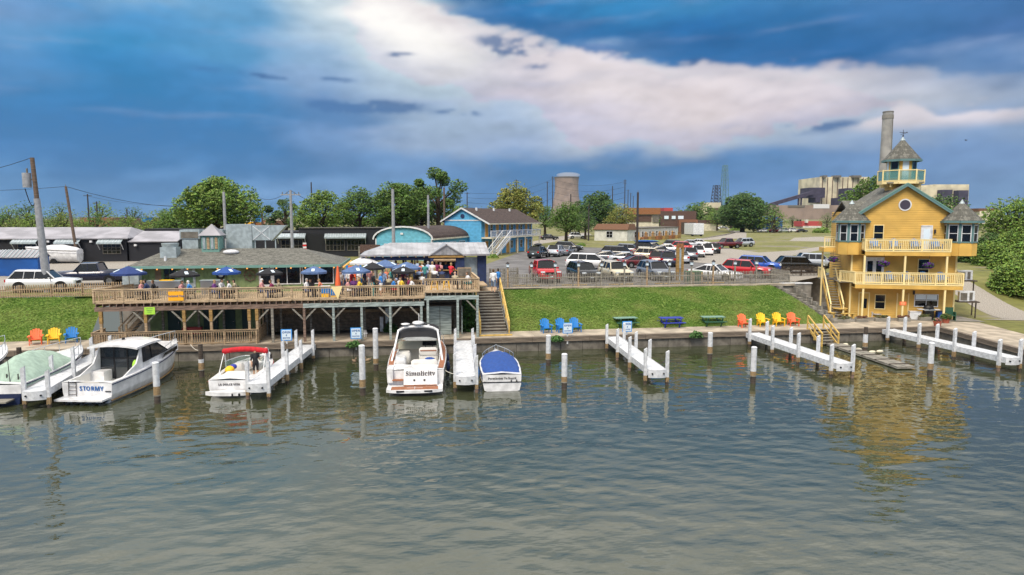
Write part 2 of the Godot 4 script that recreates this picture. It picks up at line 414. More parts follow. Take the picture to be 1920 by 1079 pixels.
func wave(f: FastNoiseLite, g: FastNoiseLite, x: float, z: float) -> float:
	return 0.016 * f.get_noise_2d(x * 0.5, z) + 0.013 * g.get_noise_2d(x * 0.55, z) + 0.001 * sin(x * 0.9 + z * 1.7)
func water() -> void:
	var f := FastNoiseLite.new(); f.seed = 31; f.frequency = 0.42; f.fractal_octaves = 2
	var g := FastNoiseLite.new(); g.seed = 37; g.frequency = 1.25; g.fractal_octaves = 2
	var x0 := -44.0; var x1 := 56.0; var z0 := ZB - 0.3; var z1 := -8.0; var st := 0.16
	var nx := int((x1 - x0) / st); var nz := int((z1 - z0) / st)
	var v := PackedVector3Array(); var nn := PackedVector3Array(); var idx := PackedInt32Array()
	for j in nz + 1:
		for i in nx + 1:
			var x := x0 + i * st; var z := z0 + j * st
			v.append(Vector3(x, wave(f, g, x, z) * clampf(minf(minf(x - x0, x1 - x), z1 - z) / 3.0, 0.0, 1.0), z))
	for j in nz + 1:
		for i in nx + 1:
			var r := j * (nx + 1)
			var dx := (v[r + mini(i + 1, nx)].y - v[r + maxi(i - 1, 0)].y) / (2 * st)
			var dz := (v[mini(j + 1, nz) * (nx + 1) + i].y - v[maxi(j - 1, 0) * (nx + 1) + i].y) / (2 * st)
			nn.append(Vector3(-dx, 1, -dz).normalized())
	for j in nz:
		for i in nx:
			var a := j * (nx + 1) + i
			idx.append_array(PackedInt32Array([a, a + 1, a + nx + 2, a, a + nx + 2, a + nx + 1]))
	var ar := []; ar.resize(Mesh.ARRAY_MAX)
	var uv := PackedVector2Array(); var tg := PackedFloat32Array()
	for q in v:
		uv.append(Vector2(q.x, q.z) / 14.0); tg.append_array(PackedFloat32Array([1, 0, 0, 1]))
	ar[Mesh.ARRAY_VERTEX] = v; ar[Mesh.ARRAY_NORMAL] = nn; ar[Mesh.ARRAY_INDEX] = idx; ar[Mesh.ARRAY_TEX_UV] = uv; ar[Mesh.ARRAY_TANGENT] = tg
	var me := ArrayMesh.new(); me.add_surface_from_arrays(Mesh.PRIMITIVE_TRIANGLES, ar)
	var m := mat("water", Color(0.235, 0.25, 0.175), 0.02)
	var rn := FastNoiseLite.new(); rn.seed = 77; rn.frequency = 0.022; rn.fractal_octaves = 3; rn.fractal_gain = 0.55
	var ri := rn.get_seamless_image(512, 1024); ri.resize(1024, 1024, Image.INTERPOLATE_CUBIC); ri.bump_map_to_normal_map(1.6)
	m.normal_enabled = true; m.normal_texture = ImageTexture.create_from_image(ri); m.normal_scale = 0.38
	m.metallic_specular = 0.85
	var o := MeshInstance3D.new(); o.mesh = me; o.name = "water"; o.material_override = m; o.set_meta("kind", "structure"); add_child(o)
	var so := S()   # the rest of the harbour, flat
	for q in [[-900, x0, z0, 700], [x1, 900, z0, 700], [x0, x1, z1, 700]]:
		quad(so, Vector3(q[0], 0, q[2]), Vector3(q[1], 0, q[2]), Vector3(q[1], 0, q[3]), Vector3(q[0], 0, q[3]))
	var m2 := mat("farwater", Color(0.235, 0.25, 0.175), 0.08); m2.metallic_specular = 0.85
	struct("harbour_water", so, "farwater")

func sheet(nm: String, pts: Array, y: float, m: String) -> void:
	var st := S()
	var c := Vector3.ZERO
	for p in pts: c += p
	c /= pts.size(); c.y = y
	for i in pts.size():
		var a: Vector3 = pts[i]; var b: Vector3 = pts[(i + 1) % pts.size()]
		a.y = y; b.y = y
		if (a - c).cross(b - c).y > 0: tri(st, c, b, a)
		else: tri(st, c, a, b)
	struct(nm, st, m)
func hill_y(x: float, z: float) -> float:
	var t := clampf((-z - 51.0) / 15.0, 0, 1)
	var s := lerpf(0.0, 1.0, smoothstep(46.5, 49.0, x))
	return PROM - 0.03 + (G - PROM) * (t * t * (3 - 2 * t)) * s
func lawn_y(t: float) -> float: return lerpf(PROM - 0.02, G - 0.06, t) + 0.22 * sin(t * PI)
func lawn(nm: String, x0: float, x1: float, zb: float, zt: float, x1b: float) -> Array:
	var st := S(); st.set_smooth_group(1)
	var nx := int((x1 - x0) / 0.5); var nz := 14
	var pts := []
	var f := FastNoiseLite.new(); f.seed = 3; f.frequency = 0.35
	for j in nz + 1:
		var row := []
		var t := j / float(nz)
		for i in nx + 1:
			var x := lerpf(x0, lerpf(x1b, x1, t), i / float(nx))
			row.append(Vector3(x, lawn_y(t) + 0.05 * f.get_noise_2d(x, t * 8), lerpf(zb, zt, t)))
		pts.append(row)
	for j in nz:
		for i in nx: quad(st, pts[j + 1][i], pts[j + 1][i + 1], pts[j][i + 1], pts[j][i])
	struct(nm, st, "lawn")
	return pts
func grass(nm: String, fields: Array, count: int) -> void:
	var st := S()
	for k in 5:
		var a := TAU * k / 5.0 + 0.3; var d := Vector3(cos(a), 0, sin(a))
		var s := Vector3(-d.z, 0, d.x) * 0.022
		tri(st, d * 0.03 - s, d * 0.03 + s, d * 0.09 + Vector3(0, 0.09 + 0.015 * (k % 3), 0))
	st.generate_normals()
	var mm := MultiMesh.new(); mm.transform_format = MultiMesh.TRANSFORM_3D; mm.use_colors = true; mm.mesh = st.commit(); mm.instance_count = count
	var f := FastNoiseLite.new(); f.seed = 8; f.frequency = 0.25; f.fractal_octaves = 3
	for i in count:
		var p: Array = fields[rng.randi() % fields.size()]
		var j := rng.randi() % (p.size() - 1); var r: Array = p[j]; var k := rng.randi() % (r.size() - 1)
		var u := rng.randf(); var v := rng.randf()
		var at: Vector3 = lerp(lerp(p[j][k], p[j][k + 1], u), lerp(p[j + 1][k], p[j + 1][k + 1], u), v)
		mm.set_instance_transform(i, Transform3D(yaw(rng.randf() * TAU).scaled(Vector3.ONE * rng.randf_range(0.45, 0.9)), at))
		var dry := clampf(f.get_noise_2d(at.x, at.z * 2) * 1.6 + 0.25 + rng.randf_range(-0.2, 0.2), 0, 1)
		mm.set_instance_color(i, Color(0.17, 0.30, 0.05).lerp(Color(0.36, 0.40, 0.13), dry * 0.8))
	var o := MultiMeshInstance3D.new(); o.multimesh = mm; o.name = nm; o.material_override = M.leaf; add_child(o)
	tag(o, "short green mown grass growing on the sloping bank", "grass", "", "stuff")

func setting() -> void:
	water()
	# land inland of the bank
	var st := S()
	var xe := 34.2
	for q in [[-1500, -24.6, -54.6, -62], [-24.6, 5.3, -54.2, -62], [5.3, xe, -55.1, -62], [-1500, xe, -62, -66], [-1500, 1800, -66, -2600]]:
		quad(st, Vector3(q[0], G, q[3]), Vector3(q[1], G, q[3]), Vector3(q[1], G, q[2]), Vector3(q[0], G, q[2]))
	struct("ground", st, "field")
	st = S(); st.set_smooth_group(1)
	for j in 24:
		for i in 40:
			var q := []
			for o in [[0, 1], [1, 1], [1, 0], [0, 0]]:
				var x: float = 34.2 + (i + o[0]) * 1.6; var z: float = -47.6 - (j + o[1]) * 0.77
				q.append(Vector3(x, hill_y(x, z), z))
			quad(st, q[0], q[1], q[2], q[3])
	struct("hillside", st, "field")
	sheet("car_park", [P(905, 543, G), P(1480, 531, G), P(1440, 505, G), P(1300, 492, G), P(1215, 468, G), P(1040, 462, G), P(985, 470, G), P(905, 498, G)], G + 0.006, "asphalt")
	sheet("gravel_yard", [P(1216, 468, G), P(1301, 492, G), P(1441, 505, G), P(1481, 530, G), P(1546, 518, G), P(1546, 496, G), P(1440, 476, G), P(1330, 461, G), P(1250, 458, G)], G + 0.012, "gravel")
	sheet("road", [P(-60, 549, G), P(240, 540, G), P(330, 470, G), P(260, 478, G), P(100, 492, G), P(-60, 497, G)], G + 0.006, "gravel")
	sheet("lane", [P(1000, 460, G), P(1050, 452, G), P(1110, 440, G), P(1100, 436, G), P(1040, 445, G), P(985, 456, G)], G + 0.01, "gravel")
	sheet("field_track", [P(1290, 452, G), P(1400, 447, G), P(1400, 437, G), P(1385, 430, G), P(1360, 428, G), P(1380, 437, G), P(1360, 442, G)], G + 0.01, "gravel")
	sheet("dirt_track", [P(1475, 482, G), P(1550, 467, G), P(1550, 461, G), P(1490, 470, G), P(1420, 474, G)], G + 0.01, "gravel")
	sheet("dry_patch", [P(1480, 452, G), P(1560, 454, G), P(1600, 448, G), P(1540, 444, G), P(1490, 446, G)], G + 0.01, "gravel")
	# lawns
	var a := lawn("lawn_bank", 7.3, 31.0, -50.0, -55.05, 33.6)
	var b := lawn("lawn_bank_west", -46.0, -22.2, -51.0, -54.55, -22.2)
	grass("grass", [a, a, b], 60000)
	# promenade and the sea wall
	var pr := thing("promenade", "", "")
	pr.set_meta("kind", "structure")
	var x := -46.0
	while x < 38.0:
		var w := 3.05
		bx("slab", pr, Vector3(x + w / 2, PROM - 0.075, ZB - 1.95), Vector3(w - 0.02, 0.15, 3.3), "concrete")
		x += w
	bx("bed", pr, Vector3(-2.0, PROM - 0.35, ZB - 4.2), Vector3(92, 0.36, 8.2), "concretegrey")
	var sw := thing("sea_wall", "", "", Vector3(0, 0, ZB))
	sw.set_meta("kind", "structure")
	x = -46.0
	var i := 0
	while x < 40.2:
		var w := 1.62
		bx("panel", sw, Vector3(x + w / 2, 0.05, ZB - 0.12 + 0.012 * (i % 3)), Vector3(w - 0.035, 1.3, 0.16), "panel")
		x += w; i += 1
	bx("backing", sw, Vector3(-3.0, 0.2, ZB - 0.4), Vector3(88, 1.2, 0.3), "wooddark")
	x = -46.0
	while x < 40.0:
		bx("cap_timber", sw, Vector3(x + 2.1, PROM - 0.16, ZB - 0.05), Vector3(4.18, 0.34, 0.36), "cap")
		x += 4.2
	var kb := thing("kerb", "", "", Vector3(20, G, -55.2))
	kb.set_meta("kind", "structure")
	for k in 13: bx("kerb_stone", kb, Vector3(8.35 + k * 2.0, G - 0.04, -55.2), Vector3(1.97, 0.2, 0.42), "concrete")
	# side wall of the basin, running towards the viewer
	var c0 := Vector3(40.9, 0, ZB); var c1 := Vector3(38.3, 0, -33.0)
	var sd := thing("side_wall", "", "", c0)
	sd.set_meta("kind", "structure")
	var dir := (c1 - c0).normalized(); var bs := Basis(dir, Vector3.UP, dir.cross(Vector3.UP))
	var n := 9
	for k in n:
		var m := c0.lerp(c1, (k + 0.5) / n)
		bx("panel", sd, m + Vector3(0.1, 0.05, 0), Vector3(c0.distance_to(c1) / n - 0.03, 1.3, 0.16), "panel", bs)
		bx("cap_timber", sd, m + Vector3(0.05, PROM - 0.16, 0), Vector3(c0.distance_to(c1) / n - 0.01, 0.34, 0.36), "cap", bs)
	sheet("side_walk", [c0 + Vector3(0.2, 0, 0.0), c1 + Vector3(0.2, 0, 0), c1 + Vector3(3.6, 0, 0), Vector3(45.8, 0, -48.6)], PROM + 0.004, "concrete")
	sheet("corner_walk", [Vector3(38, 0, ZB - 0.1), Vector3(41.1, 0, ZB), Vector3(45.8, 0, -48.6), Vector3(41.0, 0, -50.4), Vector3(38, 0, -50.6)], PROM + 0.004, "concrete")
	sheet("east_bank", [c1 + Vector3(3.6, 0, 0), c1 + Vector3(40, 0, 0), Vector3(98, 0, -47.5), Vector3(45.8, 0, -48.6)], PROM - 0.01, "field")
	sheet("patio", [Vector3(33.6, 0, -50.3), Vector3(38, 0, -50.6), Vector3(41.0, 0, -50.4), Vector3(46.6, 0, -48.8), Vector3(47.5, 0, -56), Vector3(46, 0, -63), Vector3(34.3, 0, -63)], PROM + 0.008, "concretegrey")
	sheet("gravel_path", [Vector3(47.3, 0, -50.0), Vector3(53, 0, -48.2), Vector3(60, 0, -49.0), Vector3(56, 0, -50.8)], PROM + 0.006, "gravel")
	st = S(); st.set_smooth_group(1)
	for j in 20:
		var z0 := -50.4 - j * 0.78; var z1 := z0 - 0.78
		var l0 := 49.6 + j * 0.22; var l1 := 49.6 + (j + 1) * 0.22
		for k in 5:
			var q := []
			for o in [[l1, z1, k], [l1, z1, k + 1], [l0, z0, k + 1], [l0, z0, k]]:
				var xx: float = o[0] + o[2] * 0.85 * (1.0 - 0.012 * j)
				q.append(Vector3(xx, hill_y(xx, o[1]) + 0.02, o[1]))
			quad(st, q[0], q[1], q[2], q[3])
	struct("gravel_ramp", st, "gravel")
# ---------- docks and pilings
func post_mesh(st: SurfaceTool, at: Vector3, y0: float, y1: float, r: float, slant: float) -> void:   # square post with a slanted top
	var a := []; var b := []
	for k in [[-1, 1], [1, 1], [1, -1], [-1, -1]]:
		a.append(at + Vector3(k[0] * r, y0, k[1] * r)); b.append(at + Vector3(k[0] * r, y1 - (slant if k[0] < 0 else 0.0), k[1] * r))
	loft(st, [b, a], true, true, false)
func dock(x: float, skew: float, label: String, z_end := -36.3, posts := [0.04, 0.34, 0.64, 0.97]) -> void:
	var t := thing("finger_dock", label, "dock", Vector3(x, 0, ZB), 0.0, "white finger docks along the sea wall")
	var w := 0.92
	# planks
	var n := 24; var z0 := ZB + 0.15
	for i in n:
		var za := lerpf(z0, z_end, i / float(n)); var zb := lerpf(z0, z_end, (i + 1) / float(n))
		bx("plank", t, Vector3(x, 0.90 + 0.004 * (i % 2), (za + zb) / 2), Vector3(w, 0.05, zb - za - 0.012), "whitepost")
	for s in [-1, 1]:
		bx("fascia", t, Vector3(x + s * (w / 2 + 0.03), 0.76, (z0 + z_end) / 2), Vector3(0.05, 0.36, z_end - z0), "whitepost")
	# rounded end board with two bolt heads
	var st := S(); var ra := []; var rb := []
	for k in 9:
		var a := lerpf(-1.0, 1.0, k / 8.0)
		ra.append(Vector3(x + a * (w / 2 + 0.07), 0.94, z_end + 0.16 * (1.0 - a * a) + 0.05)); rb.append(ra[k] - Vector3(0, 0.46, 0))
	loft(st, [ra, rb], false, false)
	for k in 8: tri(st, Vector3(x, 0.94, z_end - 0.02), ra[k], ra[k + 1])
	obj("end_board", st, "whitepost", t)
	for s in [-0.33, 0.33]: rod("bolt", t, Vector3(x + s, 0.72, z_end + 0.1), Vector3(x + s, 0.72, z_end + 0.215), 0.045, "black", 8)
	for fr in posts:
		for s in [-1, 1]:
			var p := Vector3(x + s * (w / 2 + 0.13), 0, lerpf(z0 + 0.3, z_end - 0.05, fr + (0.03 if s > 0 else 0.0)))
			var ps := S(); post_mesh(ps, p, 0.22, 2.05 + rng.randf_range(-0.12, 0.12), 0.085, 0.10)
			var po := obj("post", ps, "whitepost", t)
			var fs := S(); tube(fs, p + Vector3(0, -1.5, 0), p + Vector3(0, 0.24, 0), 0.105, 0.10, 8); obj("foot", fs, "wooddark" if rng.randf() < 0.6 else "woodred", po)
			fs = S(); post_mesh(fs, p, 0.2, 0.36 + rng.randf() * 0.22, 0.089, 0.0); obj("stain", fs, "stain", po)
	t.rotation.y = skew      # set last: the parts above were placed in world axes
func piling(px: float, ptop: float, pbase: float, label: String, dark := 0.0) -> void:
	var p := P(px, pbase, 0.0); var top := hgt(ptop, p)
	var t := thing("mooring_piling", label, "piling", p, 0.0, "mooring pilings in the water")
	var st := S(); tube(st, p + Vector3(0, 0.42, 0), p + Vector3(0, top - dark, 0), 0.165, 0.16, 12); obj("sleeve", st, "whitepost", t)
	if dark > 0.0:
		st = S(); tube(st, p + Vector3(0, top - dark, 0), p + Vector3(0, top, 0), 0.14, 0.13, 12); obj("timber_top", st, "wooddark", t)
	else:
		st = S(); tube(st, p + Vector3(0, top, 0), p + Vector3(0, top + 0.05, 0), 0.175, 0.13, 12); obj("cap", st, "white", t)
	st = S(); tube(st, p + Vector3(0, -1.5, 0), p + Vector3(0, 0.42, 0), 0.15, 0.15, 12); obj("stained_foot", st, "wooddark", t)
	st = S(); tube(st, p + Vector3(0, 0.40, 0), p + Vector3(0, 0.46, 0), 0.18, 0.18, 12); obj("collar", st, "woodgrey", t)
	st = S(); tube(st, p + Vector3(0, 0.45, 0), p + Vector3(0, 0.62 + rng.randf() * 0.3, 0), 0.168, 0.167, 12, false); obj("stain_band", st, "stain", t)
func rope(a: Vector3, b: Vector3, sag: float, label: String) -> void:
	var st := S(); var q := []
	for k in 9: q.append(a.lerp(b, k / 8.0) - Vector3(0, sag * 4.0 * (k / 8.0) * (1 - k / 8.0), 0))
	path(st, q, 0.02, 5)
	tag(obj("mooring_rope", st, "rope"), label, "rope", "mooring ropes")
func docks() -> void:
	dock(-19.6, 0.10, "white finger dock between the sage covered boat and the hardtop cruiser")
	dock(-6.85, -0.098, "white finger dock beside the boat with the red folded top")
	dock(3.72, -0.070, "white finger dock between the big open cruiser and the blue covered boat")
	dock(14.5, -0.062, "empty white finger dock in front of the green and blue picnic tables")
	dock(25.3, 0.006, "empty white finger dock in front of the orange and yellow chairs")
	dock(36.5, 0.017, "white finger dock in front of the yellow house")
	piling(295, 681, 757, "white piling at the flank of the hardtop cruiser")
	piling(378, 646, 707, "piling with a dark bare top tied to the hardtop cruiser", 0.9)
	piling(38, 652, 700, "brown topped piling behind the sage covered boat", 0.55)
	piling(680, 649, 741, "tall white piling off the stern quarter of the big open cruiser")
	piling(705, 617, 695, "tall white piling near the potted bush by the posts")
	piling(1028, 630, 686, "piling close to the wall by the blue chairs")
	piling(1058, 665, 731, "white piling standing alone off the blue chairs")
	piling(1331, 625, 675, "white piling beside the leafy bush on the sea wall")
	piling(1412, 652, 719, "banded white piling off the orange chair")
	piling(1622, 614, 662, "piling with brown upper band by the low float", 0.5)
	piling(1744, 644, 706, "white piling wrapped with dark cord by the low float")
	# low float of old planks and the yellow steps that lead down to it
	var a := Vector3(31.2, 0.12, -46.6); var b := P(1700, 690, 0.12)
	var t := thing("low_float", "weathered low wooden float lying on the water below yellow steps", "float", Vector3(a.x, 0, a.z))
	var d := (b - a).normalized(); var sdv := Vector3(-d.z, 0, d.x)
	for k in 4: bx("plank", t, (a + b) / 2 + sdv * (k - 1.5) * 0.31 + Vector3(0, 0.01 * (k % 2), 0), Vector3(0.29, 0.14, a.distance_to(b)), "woodgrey", Basis(sdv, Vector3.UP, -d))
	for k in 6: bx("cleat", t, a.lerp(b, (k + 0.5) / 6.0) + Vector3(0, 0.09, 0), Vector3(1.3, 0.06, 0.09), "wooddark", Basis(sdv, Vector3.UP, -d))
	for k in 4:
		var q := P([1585, 1610, 1636, 1650][k], [648, 657, 662, 661][k], 0.05)
		var s := S(); ball(s, q + Vector3(0, 0.06, 0), Vector3(0.28, 0.11, 0.12), 10, 6); tag(obj("float_buoy", s, "cream"), "small cream float buoy bobbing beside the low float", "buoy", "cream buoys at the low float")
	var g := thing("yellow_steps", "yellow timber steps with handrails from promenade to low float", "steps", Vector3(30.6, PROM, ZB))
	for k in 6: bx("tread", g, Vector3(30.7, PROM + 0.05 - 0.17 * k, ZB + 0.15 + 0.24 * k), Vector3(1.15, 0.05, 0.26), "woodgrey")
	for s in [-1, 1]:
		var x: float = 30.7 + s * 0.66
		stick("stringer", g, Vector3(x, PROM + 0.05, ZB - 0.1), Vector3(x, 0.05, ZB + 1.6), 0.06, 0.22, "yellowwood")
		stick("handrail", g, Vector3(x, PROM + 1.05, ZB - 0.3), Vector3(x, 0.95, ZB + 1.65), 0.09, 0.09, "yellowwood")
		stick("midrail", g, Vector3(x, PROM + 0.6, ZB - 0.3), Vector3(x, 0.5, ZB + 1.65), 0.05, 0.08, "yellowwood")
		for k in 3:
			var z: float = ZB - 0.3 + 0.95 * k; var y := PROM - 0.05 - 0.53 * k
			stick("post", g, Vector3(x, y - 0.1, z), Vector3(x, y + 1.1, z), 0.09, 0.09, "yellowwood")

# ---------- boats: stern at the origin, bow towards -z, y = 0 the waterline
func bw(s: float, B: float) -> float: return B * 0.5 * (1.0 - pow(maxf(0.0, (s - 0.42) / 0.58), 2.3)) * lerpf(0.93, 1.0, minf(s * 4.0, 1.0))
func sh(s: float, f0: float, f1: float) -> float: return lerpf(f0, f1, pow(s, 1.5))
func hull_parts(t: Node3D, L: float, B: float, f0: float, f1: float, top: String, low: String, stripe: String, s0: float, s1: float, inset: float, floor_y: float, split := 0.45) -> void:
	var n := 22
	var up := []; var mid := []; var lowr := []; var dk := []
	for i in n + 1:
		var s := i / float(n); var b := maxf(bw(s, B), 0.02); var y := sh(s, f0, f1); var z := -L * s
		var rake := 0.09 * L * pow(s, 3.0)
		var flare := lerpf(0.97, 0.80, s)
		var ym := y * split; var zi := z + rake * 0.45
		up.append([Vector3(-b, y, z), Vector3(-b * lerpf(0.99, flare, 0.5), ym, zi)])
		mid.append([Vector3(b * lerpf(0.99, flare, 0.5), ym, zi), Vector3(b, y, z)])
		var kz := z + rake
		lowr.append([Vector3(-b * lerpf(0.99, flare, 0.5), ym, zi), Vector3(-b * flare * 0.93, 0.04 + 0.25 * s * s, lerpf(zi, kz, 0.6)), Vector3(0, -0.35 + 0.35 * pow(s, 4.0), kz), Vector3(b * flare * 0.93, 0.04 + 0.25 * s * s, lerpf(zi, kz, 0.6)), Vector3(b * lerpf(0.99, flare, 0.5), ym, zi)])
	var st := S(); loft(st, up, false, false); loft(st, mid, false, false)
	obj("topsides", st, top, t, true)
	st = S(); loft(st, lowr, false, false)
	var tr: Array = lowr[0]
	tri(st, tr[0], tr[1], tr[2]); tri(st, tr[0], tr[2], tr[4]); tri(st, tr[2], tr[3], tr[4])
	obj("bottom", st, low, t, true)
	st = S(); quad(st, up[0][0], mid[0][1], mid[0][0], up[0][1]); obj("transom", st, top, t, true)
	# rub rail
	for sd in [-1, 1]:
		st = S(); var q := []
		for i in n + 1: q.append(Vector3(sd * (maxf(bw(i / float(n), B), 0.02) + 0.01), sh(i / float(n), f0, f1) - 0.07, -L * i / float(n)))
		path(st, q, 0.03, 5); obj("rub_rail", st, stripe, t, true)
	# side decks, foredeck and aft deck round the cockpit well
	st = S(); st.set_smooth_group(1)
	for i in n:
		var sa := i / float(n); var sb := (i + 1) / float(n)
		for sd in [-1, 1]:
			var q := []
			for s in [sa, sb]:
				var b := maxf(bw(s, B), 0.02); var inn := 0.0 if (s < s0 - 0.001 or s > s1 + 0.001) else maxf(b - inset, 0.0)
				q.append([Vector3(sd * b, sh(s, f0, f1) + 0.01, -L * s), Vector3(sd * inn, sh(s, f0, f1) + (0.03 if inn > 0 else 0.10), -L * s)])
			if sd > 0: quad(st, q[0][1], q[1][1], q[1][0], q[0][0])
			else: quad(st, q[0][0], q[1][0], q[1][1], q[0][1])
	obj("deck", st, top if top != "navyhull" else "gel", t, true)
	if s1 > s0:
		st = S()
		var m := 10; var li := []; var ri := []
		for i in m + 1:
			var s := lerpf(s0, s1, i / float(m)); var b := maxf(bw(s, B) - inset, 0.05)
			li.append([Vector3(-b, sh(s, f0, f1) + 0.03, -L * s), Vector3(-b, floor_y, -L * s)]); ri.append([Vector3(b, floor_y, -L * s), Vector3(b, sh(s, f0, f1) + 0.03, -L * s)])
		loft(st, li, false, false); loft(st, ri, false, false)
		for i in m: quad(st, li[i + 1][1], ri[i + 1][0], ri[i][0], li[i][1])
		for e in [0, m]: quad(st, li[e][0], ri[e][1], ri[e][0], li[e][1])
		obj("cockpit_liner", st, "vinyl", t, true)
func rail(t: Node3D, L: float, B: float, f0: float, f1: float, s0: float, h: float, inb := 0.12) -> void:
	var st := S(); var q := []
	for k in 15:
		var a := lerpf(-1.0, 1.0, k / 14.0); var s := lerpf(1.0, s0, absf(a)) ; s = minf(s, 0.985)
		var v := Vector3(signf(a) * maxf(bw(s, B) - inb, 0.0), sh(s, f0, f1) + h, -L * s - 0.05)
		q.append(v)
		if k % 2 == 0: tube(st, v, v - Vector3(0, h, 0), 0.016, 0.016, 5)
	path(st, q, 0.02, 6)
	obj("bow_rail", st, "steel", t, true)
func lbox(nm: String, t: Node3D, c: Vector3, s: Vector3, m, b := Basis()) -> MeshInstance3D:
	var o := MeshInstance3D.new(); o.mesh = unit_box; o.name = nm; o.material_override = M[m] if m is String else m
	t.add_child(o, true); o.transform = Transform3D(Basis(b.x * s.x, b.y * s.y, b.z * s.z), c); return o
func cushion(nm: String, t: Node3D, c: Vector3, s: Vector3, m: String) -> void:   # soft-edged block
	var st := S(); var rings := []
	for k in [[-0.5, 0.82], [-0.42, 1.0], [0.3, 1.0], [0.5, 0.84]]:
		var r := []
		for a in 12:
			var th := -TAU * a / 12.0
			r.append(c + Vector3(s.x * 0.5 * k[1] * signf(cos(th)) * pow(absf(cos(th)), 0.45), s.y * k[0], s.z * 0.5 * k[1] * signf(sin(th)) * pow(absf(sin(th)), 0.45)))
		rings.append(r)
	rings.reverse(); loft(st, rings); obj(nm, st, m, t, true)
func ltext(t: Node3D, s: String, at: Vector3, h: float, m: String, font := "Droid Sans", sq := 1.0) -> void:
	text(t, s, t.global_transform * at, h, m, t.global_transform.basis, font, "name_lettering", sq)
func fender(t: Node3D, at: Vector3, m: String) -> void:
	var st := S(); ball(st, at, Vector3(0.13, 0.36, 0.13), 10, 8); obj("fender", st, m, t, true)

